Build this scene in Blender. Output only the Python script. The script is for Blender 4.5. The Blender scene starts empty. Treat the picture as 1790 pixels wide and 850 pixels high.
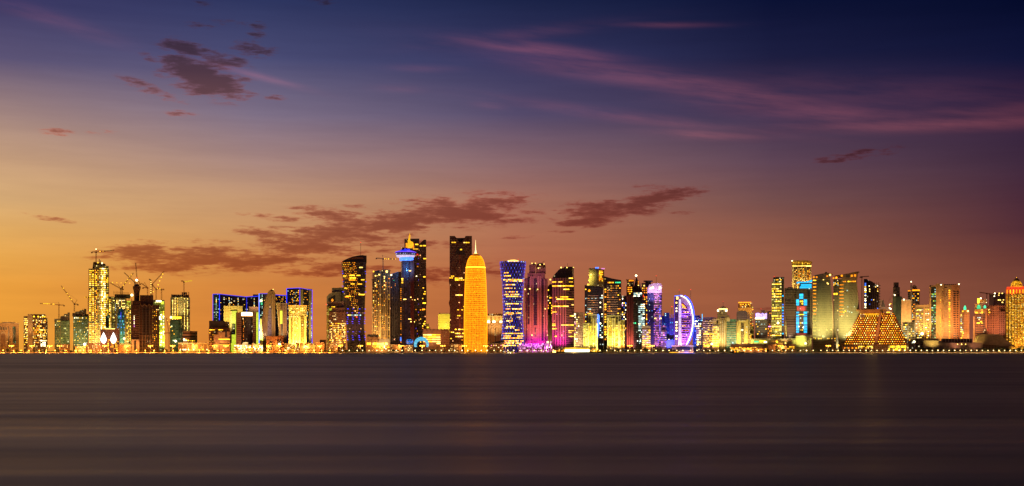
import bpy, math, random
from mathutils import Vector, Matrix
random.seed(7)
sc = bpy.context.scene
COL = sc.collection
rad = math.radians
F = 2037.0          # focal length of the view in photo pixels
HY = 614.2          # horizon row
GZ = 1.6            # level of the land above the water

# ------------------------------------------------------------------ camera
cam_d = bpy.data.cameras.new('camera'); cam = bpy.data.objects.new('camera', cam_d); COL.objects.link(cam)
cam.location = (0, 0, 4.0); cam.rotation_euler = (rad(90), 0, 0)
cam_d.sensor_width = 36; cam_d.lens = 36 * F / 1790; cam_d.shift_y = (HY - 425) / 1790
cam_d.clip_start = 0.5; cam_d.clip_end = 90000
sc.camera = cam

# ------------------------------------------------------------------ render settings
sc.view_settings.view_transform = 'Standard'; sc.view_settings.look = 'None'
sc.view_settings.exposure = 0; sc.view_settings.gamma = 1
sc.render.engine = 'CYCLES'
cy = sc.cycles
cy.max_bounces = 4; cy.diffuse_bounces = 2; cy.glossy_bounces = 2; cy.transmission_bounces = 2; cy.volume_bounces = 0
cy.sample_clamp_indirect = 1.5; cy.use_light_tree = True
cy.caustics_reflective = False; cy.caustics_refractive = False
cy.use_denoising = True

def lin(c):
    return tuple(((v / 255) / 12.92 if v / 255 <= 0.04045 else ((v / 255 + 0.055) / 1.055) ** 2.4) for v in c)

# ------------------------------------------------------------------ node helper
class N:
    def __init__(s, tree): s.t = tree
    def new(s, kind, **kw):
        n = s.t.nodes.new(kind)
        for k, v in kw.items(): setattr(n, k, v)
        return n
    def put(s, sock, v):
        if isinstance(v, bpy.types.NodeSocket): s.t.links.new(v, sock)
        elif v is not None: sock.default_value = v
    def m(s, op, a, b=None, c=None, clamp=False):
        n = s.new('ShaderNodeMath', operation=op, use_clamp=clamp)
        s.put(n.inputs[0], a)
        if b is not None: s.put(n.inputs[1], b)
        if c is not None: s.put(n.inputs[2], c)
        return n.outputs[0]
    def mix(s, f, a, b, mode='MIX'):
        n = s.new('ShaderNodeMix', data_type='RGBA', blend_type=mode, clamp_factor=True)
        s.put(n.inputs[0], f); s.put(n.inputs[6], a); s.put(n.inputs[7], b)
        return n.outputs[2]
    def xyz(s, x, y, z):
        n = s.new('ShaderNodeCombineXYZ'); s.put(n.inputs[0], x); s.put(n.inputs[1], y); s.put(n.inputs[2], z)
        return n.outputs[0]
    def sep(s, v):
        n = s.new('ShaderNodeSeparateXYZ'); s.put(n.inputs[0], v); return n.outputs
    def ramp(s, f, stops, interp='LINEAR'):
        n = s.new('ShaderNodeValToRGB'); r = n.color_ramp; r.interpolation = interp
        while len(r.elements) > 1: r.elements.remove(r.elements[-1])
        r.elements[0].position = stops[0][0]; r.elements[0].color = (*stops[0][1], 1)
        for p, c in stops[1:]:
            e = r.elements.new(p); e.color = (*c, 1)
        s.put(n.inputs[0], f); return n.outputs[0]
    def noise(s, v, scale=1, detail=4, rough=0.55, lac=2.0):
        n = s.new('ShaderNodeTexNoise'); s.put(n.inputs['Vector'], v)
        n.inputs['Scale'].default_value = scale; n.inputs['Detail'].default_value = detail
        n.inputs['Roughness'].default_value = rough; n.inputs['Lacunarity'].default_value = lac
        return n.outputs[0]
    def smooth(s, v, a, b):
        n = s.new('ShaderNodeMapRange', interpolation_type='SMOOTHSTEP')
        s.put(n.inputs[0], v); n.inputs[1].default_value = a; n.inputs[2].default_value = b
        return n.outputs[0]

# ------------------------------------------------------------------ dusk sky (world)
def px_dir(px, py):
    az = math.atan((px - 895) / F)
    return az, math.atan((HY - py) / F * math.cos(az))
world = bpy.data.worlds.new('World'); sc.world = world; world.use_nodes = True
wt = world.node_tree; wt.nodes.clear(); w = N(wt)
tc = w.new('ShaderNodeTexCoord')
wx, wy, wz = w.sep(tc.outputs['Generated'])
AZ = w.m('ARCTAN2', wx, wy)
EL = w.m('ARCSINE', wz)
ELMAX = rad(24)
tEL = w.m('DIVIDE', EL, ELMAX, clamp=True)
rows = [600, 500, 450, 400, 350, 285, 200, 100, 0]
cols = {
 0:    [(240,160,54), (233,158,62), (231,166,78), (228,173,98), (216,172,118), (200,160,124), (163,134,128), (92,84,118), (58,56,98)],
 450:  [(214,126,52), (210,130,62), (208,140,78), (204,150,100), (196,150,112), (168,134,126), (126,112,134), (74,76,116), (46,54,96)],
 900:  [(178,98,58), (180,104,66), (178,106,76), (176,112,86), (166,112,94), (138,104,108), (84,74,106), (52,54,94), (28,36,72)],
 1350: [(150,86,58), (154,90,64), (152,92,68), (138,86,70), (118,80,78), (94,68,84), (60,50,80), (28,30,64), (11,18,52)],
 1790: [(132,76,56), (120,68,54), (106,58,52), (84,46,54), (74,42,56), (64,42,62), (46,32,60), (17,21,56), (5,11,42)],
}
def column(colrs, az_px=None, els=None):
    stops = []
    for i, c in enumerate(colrs):
        e = px_dir(az_px, rows[i])[1] if az_px is not None else els[i]
        stops.append((max(0, min(1, e / ELMAX)), lin(c)))
    stops.append((1.0, lin(tuple(v * 0.55 for v in colrs[-1]))))
    stops[0] = (0.0, stops[0][1])
    return w.ramp(tEL, stops)
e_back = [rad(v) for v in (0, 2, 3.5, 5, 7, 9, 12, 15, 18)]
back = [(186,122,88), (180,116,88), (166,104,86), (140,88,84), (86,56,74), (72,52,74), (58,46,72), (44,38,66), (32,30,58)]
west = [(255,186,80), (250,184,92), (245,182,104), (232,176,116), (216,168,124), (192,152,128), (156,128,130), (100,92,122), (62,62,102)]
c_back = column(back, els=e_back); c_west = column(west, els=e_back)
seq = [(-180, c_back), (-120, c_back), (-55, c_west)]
for px in (0, 450, 900, 1350, 1790):
    seq.append((math.degrees(px_dir(px, 0)[0]), column(cols[px], az_px=px)))
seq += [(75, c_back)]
AZD = w.m('MULTIPLY', AZ, 180 / math.pi)
cur = seq[0][1]
for (a0, _), (a1, c1) in zip(seq, seq[1:]):
    n = w.new('ShaderNodeMapRange'); w.put(n.inputs[0], AZD); n.inputs[1].default_value = a0; n.inputs[2].default_value = a1
    cur = w.mix(n.outputs[0], cur, c1)
sky = cur
# clouds in directions of the sky, one unit = 1/2037 rad
U = w.m('MULTIPLY', AZ, F); V = w.m('MULTIPLY', EL, F)
def blobfield(blobs, expo=1.0):
    acc = None
    for px, py, rx, ry, rot, st in blobs:
        a, e = px_dir(px, py); u0, v0 = a * F, e * F
        cr, sr = math.cos(rad(-rot)), math.sin(rad(-rot))
        du = w.m('SUBTRACT', U, u0); dv = w.m('SUBTRACT', V, v0)
        p = w.m('DIVIDE', w.m('ADD', w.m('MULTIPLY', du, cr), w.m('MULTIPLY', dv, sr)), rx)
        q = w.m('DIVIDE', w.m('SUBTRACT', w.m('MULTIPLY', dv, cr), w.m('MULTIPLY', du, sr)), ry)
        d = w.m('ADD', w.m('MULTIPLY', p, p), w.m('MULTIPLY', q, q))
        g = w.m('MULTIPLY', w.m('EXPONENT', w.m('MULTIPLY', d, -0.75)), st)
        acc = g if acc is None else w.m('MAXIMUM', acc, g)
    return acc
dark = [ # px, py, half length, half height, tilt (clockwise degrees), strength
 (358,136,60,24,12,1.5), (325,84,42,12,8,.95), (440,86,34,11,2,1.0), (382,103,44,12,10,.85), (448,52,16,12,0,.7), (400,42,34,7,0,.62),
 (263,104,22,10,40,.7), (270,160,55,10,18,.66), (345,168,24,6,0,.66), (318,199,26,6,0,.66), (352,44,26,6,0,.6), (395,160,22,8,10,.75), (350,10,22,8,0,.45),
 (97,231,26,6,0,.66), (188,232,32,5,2,.66), (480,171,18,5,0,.62), (82,381,50,5,5,.6), (575,2,34,8,0,.5),
 (320,450,120,24,0,1.0), (445,455,120,18,-2,.95), (260,440,64,12,0,.75), (545,432,90,17,0,.95), (620,402,85,20,-3,1.0), (570,372,56,10,3,.9),
 (700,385,90,22,-6,1.0), (790,372,95,22,0,1.05), (850,352,75,15,-3,.9), (885,346,56,10,0,.8), (920,386,30,7,0,.75), (590,470,110,14,0,.75),
 (470,380,56,6,3,.72), (450,404,50,8,0,.75), (700,430,110,13,0,.62), (760,480,80,20,0,.66), (560,408,70,12,0,.9), (490,415,55,12,5,.8),
 (1060,366,85,16,-4,1.0), (1145,345,75,11,-6,.95), (1030,388,56,9,-5,.85), (930,372,45,5,0,.6), (1150,326,45,5,0,.55), (860,470,70,18,0,.5), (980,404,26,4,0,.6),
 (1500,270,62,9,-6,.78), (1190,372,24,4,0,.5), (620,361,24,4,0,.7), (910,415,40,4,0,.55), (1350,540,60,5,0,.3),
]
Bd = blobfield(dark)
nz = w.noise(w.xyz(w.m('MULTIPLY', U, 1 / 74), w.m('MULTIPLY', V, 1 / 13), 3.7), 1.0, 7, 0.66)
nz2 = w.noise(w.xyz(w.m('MULTIPLY', U, 1 / 26), w.m('MULTIPLY', V, 1 / 7), 9.1), 1.0, 5, 0.6)
nn = w.m('ADD', w.m('MULTIPLY', nz, 0.62), w.m('MULTIPLY', nz2, 0.38))
s_ = w.m('ADD', Bd, w.m('MULTIPLY_ADD', nn, 4.0, -2.0 - 0.27))
alpha = w.m('MULTIPLY', w.smooth(s_, -0.06, 0.48), w.smooth(Bd, 0.12, 0.38))
dense = w.smooth(s_, 0.02, 0.80)
low = w.smooth(EL, rad(12), rad(5))   # clouds near the horizon are a little redder and softer
edge = w.mix(1.0, sky, w.mix(low, (1.45, 0.80, 0.68, 1), (0.80, 0.56, 0.60, 1)), 'MULTIPLY')
core = w.mix(1.0, sky, w.mix(low, (0.70, 0.37, 0.27, 1), (0.48, 0.25, 0.28, 1)), 'MULTIPLY')
ccol = w.mix(dense, edge, core)
sky2 = w.mix(w.m('MULTIPLY', alpha, 0.93), sky, ccol)
pink = [(935,87,110,10,7,1.0), (1010,98,60,6,8,.7), (1120,135,220,15,9,.8), (1290,165,150,17,11,.85), (1420,195,170,17,8,.75), (1640,217,210,10,2,.9),
        (1720,198,170,16,0,.45), (1110,206,200,8,8,.6), (1230,236,75,7,4,.9), (1155,44,70,4,2,.5), (905,62,130,9,-6,.35), (1500,165,260,26,5,.3),
        (90,34,85,10,14,.5), (462,136,62,5,12,.75), (740,120,50,5,0,.3), (700,155,40,6,0,.3), (860,184,26,5,5,.5)]
Bp = blobfield(pink)
ps = w.noise(w.xyz(w.m('MULTIPLY', w.m('ADD', U, w.m('MULTIPLY', V, -0.1)), 1 / 150), w.m('MULTIPLY', w.m('ADD', V, w.m('MULTIPLY', U, 0.13)), 1 / 17), 1.3), 1.0, 5, 0.6)
pa = w.m('MULTIPLY', Bp, w.smooth(ps, 0.12, 0.78))
addp = w.mix(pa, (0, 0, 0, 1), (0.155, 0.036, 0.034, 1))
sky3 = w.mix(1.0, sky2, addp, 'ADD')
grain = w.noise(w.xyz(w.m('MULTIPLY', U, 1 / 300), w.m('MULTIPLY', V, 1 / 26), 5.0), 1.0, 5, 0.6)
sky3 = w.mix(1.0, sky3, w.mix(w.smooth(grain, 0.25, 0.75), (0.95, 0.94, 0.95, 1), (1.05, 1.05, 1.04, 1)), 'MULTIPLY')
bg = w.new('ShaderNodeBackground'); w.put(bg.inputs[0], sky3); bg.inputs[1].default_value = 1.0
out = w.new('ShaderNodeOutputWorld'); wt.links.new(bg.outputs[0], out.inputs[0])
world.cycles.sampling_method = 'MANUAL'; world.cycles.sample_map_resolution = 512

# the last of the sun, just under the glow at the left
sd = bpy.data.lights.new('sun', 'SUN'); sd.energy = 0.25; sd.angle = rad(14); sd.color = (1, 0.55, 0.25)
so = bpy.data.objects.new('sun', sd); COL.objects.link(so)
so.rotation_euler = Vector((math.sin(rad(60)), -math.cos(rad(60)) , -0.07)).to_track_quat('-Z', 'Y').to_euler()

# ------------------------------------------------------------------ materials
MATS = {}
def principled(name):
    m = bpy.data.materials.new(name); m.use_nodes = True
    t = m.node_tree; t.nodes.clear(); n = N(t)
    p = n.new('ShaderNodeBsdfPrincipled'); o = n.new('ShaderNodeOutputMaterial'); t.links.new(p.outputs[0], o.inputs[0])
    return m, n, p
def glow(name, col, strength=1.0, vary=0.35, sample=False):
    if name in MATS: return MATS[name]
    m, n, p = principled(name)
    p.inputs['Base Color'].default_value = (0.05, 0.05, 0.05, 1); p.inputs['Roughness'].default_value = 0.4
    tcn = n.new('ShaderNodeTexCoord'); oi = n.new('ShaderNodeObjectInfo')
    geo = n.new('ShaderNodeNewGeometry')
    v = n.noise(geo.outputs['Position'], 0.37, 2, 0.6)
    f = n.m('MULTIPLY_ADD', n.smooth(v, 0.3, 0.7), vary * 1.4, 1 - vary)
    f = n.m('MULTIPLY', f, n.m('MULTIPLY_ADD', n.m('POWER', oi.outputs['Random'], 2.0), vary * 2.4, 1 - vary * 1.3))
    p.inputs['Emission Color'].default_value = (*col, 1)
    n.put(p.inputs['Emission Strength'], n.m('MULTIPLY', f, strength * 1.3))
    if not sample: m.cycles.emission_sampling = 'NONE'
    MATS[name] = m; return m
def plain(name, col, rough=0.7, metal=0.0, var=0.25, scale=0.15):
    if name in MATS: return MATS[name]
    m, n, p = principled(name)
    tcn = n.new('ShaderNodeTexCoord')
    v = n.noise(tcn.outputs['Object'], scale, 5, 0.6)
    v2 = n.noise(tcn.outputs['Object'], scale * 9, 3, 0.6)
    f = n.m('ADD', n.m('MULTIPLY', v, 0.7), n.m('MULTIPLY', v2, 0.3))
    a = tuple(c * (1 - var) for c in col); b = tuple(min(1, c * (1 + var)) for c in col)
    n.put(p.inputs['Base Color'], n.mix(n.smooth(f, 0.3, 0.7), (*a, 1), (*b, 1)))
    p.inputs['Roughness'].default_value = rough; p.inputs['Metallic'].default_value = metal
    MATS[name] = m; return m

# facade group: openings in a wall, a share of them lit from inside
FG = bpy.data.node_groups.new('facade', 'ShaderNodeTree')
def gin(name, kind, val):
    s = FG.interface.new_socket(name=name, in_out='INPUT', socket_type=kind); s.default_value = val
for nm, kd, vl in [('Wall','NodeSocketColor',(.3,.3,.3,1)), ('Glass','NodeSocketColor',(.02,.02,.03,1)), ('CW','NodeSocketFloat',4.0), ('CH','NodeSocketFloat',4.0),
                   ('WX','NodeSocketFloat',.6), ('WZ','NodeSocketFloat',.6), ('Prob','NodeSocketFloat',.1), ('Row','NodeSocketFloat',.5), ('Seed','NodeSocketFloat',0.0),
                   ('LitA','NodeSocketColor',(1,.6,.1,1)), ('LitB','NodeSocketColor',(1,.9,.6,1)), ('Power','NodeSocketFloat',1.0), ('Cyl','NodeSocketFloat',0.0), ('Dim','NodeSocketFloat',0.0)]:
    gin(nm, kd, vl)
FG.interface.new_socket(name='Color', in_out='OUTPUT', socket_type='NodeSocketColor')
FG.interface.new_socket(name='Rough', in_out='OUTPUT', socket_type='NodeSocketFloat')
FG.interface.new_socket(name='Emit', in_out='OUTPUT', socket_type='NodeSocketColor')
FG.interface.new_socket(name='Height', in_out='OUTPUT', socket_type='NodeSocketFloat')
g = N(FG); gi = g.new('NodeGroupInput').outputs; go = g.new('NodeGroupOutput')
tcg = g.new('ShaderNodeTexCoord'); gx, gy, gz = g.sep(tcg.outputs['Object']); nx, ny, nzz = g.sep(tcg.outputs['Normal'])
side = g.m('GREATER_THAN', g.m('ABSOLUTE', nx), 0.72)
fl = g.m('ADD', g.m('MULTIPLY', gx, g.m('SUBTRACT', 1, side)), g.m('MULTIPLY', gy, side))
cyl = g.m('MULTIPLY', g.m('ARCTAN2', gy, gx), gi['Cyl'])
iscyl = g.m('GREATER_THAN', gi['Cyl'], 0.01)
uu = g.m('ADD', g.m('MULTIPLY', fl, g.m('SUBTRACT', 1, iscyl)), g.m('MULTIPLY', cyl, iscyl))
uu = g.m('ADD', uu, 500.0)
cu = g.m('DIVIDE', uu, gi['CW']); cz = g.m('DIVIDE', gz, gi['CH'])
iu = g.m('FLOOR', cu); iz = g.m('FLOOR', cz); fu = g.m('FRACT', cu); fz = g.m('FRACT', cz)
mu = g.m('LESS_THAN', g.m('ABSOLUTE', g.m('SUBTRACT', fu, 0.5)), g.m('MULTIPLY', gi['WX'], 0.5))
mz = g.m('LESS_THAN', g.m('ABSOLUTE', g.m('SUBTRACT', fz, 0.5)), g.m('MULTIPLY', gi['WZ'], 0.5))
mk = g.m('MULTIPLY', g.m('MULTIPLY', mu, mz), g.m('LESS_THAN', g.m('ABSOLUTE', nzz), 0.6))
def wn(v):
    n = g.new('ShaderNodeTexWhiteNoise', noise_dimensions='3D'); g.put(n.inputs['Vector'], v); return n.outputs
r1 = wn(g.xyz(iu, iz, gi['Seed'])); rr = wn(g.xyz(77.0, iz, g.m('ADD', gi['Seed'], 5)))
rg = wn(g.xyz(g.m('FLOOR', g.m('DIVIDE', iu, 3)), iz, g.m('ADD', gi['Seed'], 9)))
rowf = g.m('MULTIPLY', g.m('POWER', rr['Value'], 3.0), 3.2)
pe = g.m('MULTIPLY', gi['Prob'], g.m('ADD', g.m('SUBTRACT', 1, gi['Row']), g.m('MULTIPLY', gi['Row'], rowf)))
sel = g.m('ADD', g.m('MULTIPLY', r1['Value'], 0.6), g.m('MULTIPLY', rg['Value'], 0.4))
lit = g.m('LESS_THAN', sel, g.m('MULTIPLY_ADD', pe, 0.8, 0.04))
lit = g.m('MULTIPLY', lit, g.m('GREATER_THAN', gi['Prob'], 0.001))
c1, c2, c3 = g.sep(r1['Color'])
litc = g.mix(c2, gi['LitA'], gi['LitB'])
br = g.m('MULTIPLY', g.m('MULTIPLY_ADD', g.m('POWER', c3, 2.5), 2.0, 0.16), gi['Power'])
lvl = g.m('ADD', g.m('MULTIPLY', lit, br), g.m('MULTIPLY', gi['Dim'], c1))
em = g.mix(1.0, litc, g.xyz(*(g.m('MULTIPLY', lvl, mk),) * 3), 'MULTIPLY')
pn = g.noise(tcg.outputs['Object'], 0.06, 5, 0.6); pn2 = g.noise(g.xyz(g.m('MULTIPLY', uu, 1.3), 0.0, g.m('MULTIPLY', gz, 0.12)), 0.5, 3, 0.6)
pv = g.m('MULTIPLY_ADD', g.m('ADD', pn, pn2), 0.55, 0.45)
wallc = g.mix(1.0, gi['Wall'], g.xyz(pv, pv, pv), 'MULTIPLY')
gv = g.m('MULTIPLY_ADD', c1, 0.9, 0.55)
glc = g.mix(1.0, gi['Glass'], g.xyz(gv, gv, gv), 'MULTIPLY')
g.put(go.inputs['Color'], g.mix(mk, wallc, glc))
g.put(go.inputs['Rough'], g.m('MULTIPLY_ADD', mk, -0.5, 0.72))
g.put(go.inputs['Emit'], em); g.put(go.inputs['Height'], g.m('SUBTRACT', 1, mk))
_seed = [0]
def fac(wall, glass=(.02,.02,.03), cw=4.0, ch=4.0, wx=.6, wz=.6, prob=.1, row=.5, A=(1,.6,.12), B_=(1,.88,.5), power=1.0, cyl=0.0, dim=0.0):
    _seed[0] += 1
    m, n, p = principled('facade_%d' % _seed[0])
    q = n.new('ShaderNodeGroup'); q.node_tree = FG
    for k, v in [('Wall', (*wall, 1)), ('Glass', (*glass, 1)), ('CW', cw), ('CH', ch), ('WX', wx), ('WZ', wz), ('Prob', prob), ('Row', row), ('Seed', _seed[0] * 3.17),
                 ('LitA', (*A, 1)), ('LitB', (*B_, 1)), ('Power', power * 1.7), ('Cyl', cyl), ('Dim', dim)]:
        q.inputs[k].default_value = v
    n.put(p.inputs['Base Color'], q.outputs['Color']); n.put(p.inputs['Roughness'], q.outputs['Rough'])
    n.put(p.inputs['Emission Color'], q.outputs['Emit']); p.inputs['Emission Strength'].default_value = 1.0
    b = n.new('ShaderNodeBump'); b.inputs['Strength'].default_value = 0.4; b.inputs['Distance'].default_value = 0.4
    n.put(b.inputs['Height'], q.outputs['Height']); n.put(p.inputs['Normal'], b.outputs[0])
    m.cycles.emission_sampling = 'NONE'
    return m

# lights inside and on buildings; glow also put on some lit walls
AMB = glow('glow_amber', (1.0, .28, .006), 2.4); YEL = glow('glow_yellow', (1.0, .50, .018), 3.2); WRM = glow('glow_warm_white', (1.0, .62, .12), 3.8)
WHT = glow('glow_white', (1.0, .84, .45), 5.0); LIM = glow('glow_lime', (.78, .92, .05), 1.2); BLU = glow('glow_blue', (.025, .035, 1.0), 1.3)
BRB = glow('glow_bright_blue', (.06, .20, 1.0), 1.7); CYN = glow('glow_cyan', (.02, .55, 1.0), 1.3, .2); PNK = glow('glow_pink', (1.0, .30, .75), 1.6)
MAG = glow('glow_magenta', (.85, .06, 1.0), 1.8); RED = glow('glow_red', (1.0, .04, .02), 1.8); GRN = glow('glow_green', (.05, .85, .35), 1.2)
COOL = glow('glow_cool', (.62, .95, .90), 1.3); ORG = glow('glow_orange', (1.0, .26, .01), 1.5); VIO = glow('glow_violet', (.16, .06, 1.0), 1.3)
PEA = glow('glow_pearl', (.85, .66, 1.0), 1.0); DYEL = glow('glow_dull_yellow', (.55, .42, .06), 1.0)
CONC = plain('concrete', (.26, .23, .20)); DCON = plain('dark_concrete', (.10, .085, .08)); TAN = plain('tan_stone', (.42, .33, .24))
WHI = plain('white_render', (.62, .58, .52)); DRK = plain('dark_cladding', (.035, .028, .032), .35); STEEL = plain('steel', (.28, .26, .26), .4, .6)
CRN = plain('crane_paint', (.30, .12, .05), .5); MET = plain('grey_metal', (.18, .17, .17), .5, .4); BRK = plain('brown_stone', (.26, .15, .10))
GOLDM = plain('gold_cladding', (.55, .33, .10), .45)

# ------------------------------------------------------------------ mesh builder
class MB:
    def __init__(s): s.v = []; s.f = []; s.mi = []
    def add(s, vs, fs, mi=0):
        o = len(s.v); s.v += vs; s.f += [tuple(i + o for i in f) for f in fs]; s.mi += [mi] * len(fs); return s
    def box(s, x0, x1, y0, y1, z0, z1, mi=0):
        return s.add([(x0,y0,z0),(x1,y0,z0),(x1,y1,z0),(x0,y1,z0),(x0,y0,z1),(x1,y0,z1),(x1,y1,z1),(x0,y1,z1)],
                     [(0,3,2,1),(4,5,6,7),(0,1,5,4),(1,2,6,5),(2,3,7,6),(3,0,4,7)], mi)
    def prism(s, poly, y0, y1):   # poly of (x, z), counter-clockwise seen from the front
        n = len(poly); vs = [(x, y0, z) for x, z in poly] + [(x, y1, z) for x, z in poly]
        fs = [tuple(range(n)), tuple(range(2 * n - 1, n - 1, -1))] + [(i, i + n, (i + 1) % n + n, (i + 1) % n) for i in range(n)]
        return s.add(vs, fs)
    def plan(s, poly, z0, z1):    # poly of (x, y), counter-clockwise from above
        n = len(poly); vs = [(x, y, z0) for x, y in poly] + [(x, y, z1) for x, y in poly]
        fs = [tuple(range(n - 1, -1, -1)), tuple(range(n, 2 * n))] + [(i, (i + 1) % n, (i + 1) % n + n, i + n) for i in range(n)]
        return s.add(vs, fs)
    def lathe(s, prof, seg=32, cx=0, cy=0, a0=0, a1=360, sy=1.0):  # prof (r, z) upward
        full = abs(a1 - a0) >= 359.9; m = seg if full else seg + 1
        vs = []
        for r, z in prof:
            for i in range(m):
                t = rad(a0 + (a1 - a0) * i / seg); vs.append((cx + r * math.cos(t), cy + r * math.sin(t) * sy, z))
        fs = []
        for j in range(len(prof) - 1):
            for i in range(seg):
                i2 = (i + 1) % m; fs.append((j * m + i, j * m + i2, (j + 1) * m + i2, (j + 1) * m + i))
        if full:
            fs.append(tuple(range(m - 1, -1, -1))); fs.append(tuple((len(prof) - 1) * m + i for i in range(m)))
        return s.add(vs, fs)
    def tube(s, p0, p1, r, n=4, r1=None):
        p0 = Vector(p0); p1 = Vector(p1); d = p1 - p0
        if d.length < 1e-6: return s
        q = d.to_track_quat('Z', 'Y'); r1 = r if r1 is None else r1
        vs = []
        for p, rr_ in ((p0, r), (p1, r1)):
            for i in range(n):
                t = 2 * math.pi * (i + .5) / n; vs.append(tuple(p + q @ Vector((rr_ * math.cos(t), rr_ * math.sin(t), 0))))
        fs = [(i, (i + 1) % n, (i + 1) % n + n, i + n) for i in range(n)] + [tuple(range(n - 1, -1, -1)), tuple(range(n, 2 * n))]
        return s.add(vs, fs)
    def mesh(s, name, mats):
        me = bpy.data.meshes.new(name); me.from_pydata(s.v, [], s.f)
        for m in (mats if isinstance(mats, (list, tuple)) else [mats]): me.materials.append(m)
        if any(s.mi): me.polygons.foreach_set('material_index', s.mi)
        me.update(); return me
    def build(s, name, mat, parent=None, smooth=False):
        me = s.mesh(name, mat)
        if smooth: me.polygons.foreach_set('use_smooth', [True] * len(me.polygons))
        o = bpy.data.objects.new(name, me); COL.objects.link(o)
        if parent: o.parent = parent
        return o
def tag(o, label=None, cat=None, group=None, kind=None):
    for k, v in (('label', label), ('category', cat), ('group', group), ('kind', kind)):
        if v: o[k] = v
    return o
def empty(name, loc, rz=0):
    o = bpy.data.objects.new(name, None); o.location = loc; o.rotation_euler = (0, 0, rz); o.empty_display_size = 2; COL.objects.link(o); return o
def copy_tree(o, parent=None):
    c = o.copy(); COL.objects.link(c)
    if parent: c.parent = parent
    for ch in o.children: copy_tree(ch, c)
    return c
def wpos(px, Y, z=GZ): return ((px - 895) * Y / F, Y, z)

UNIT = {}
def unit_box(mat):
    if mat.name not in UNIT: UNIT[mat.name] = MB().box(-.5, .5, -.5, .5, -.5, .5).mesh('window', mat)
    return UNIT[mat.name]

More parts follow.
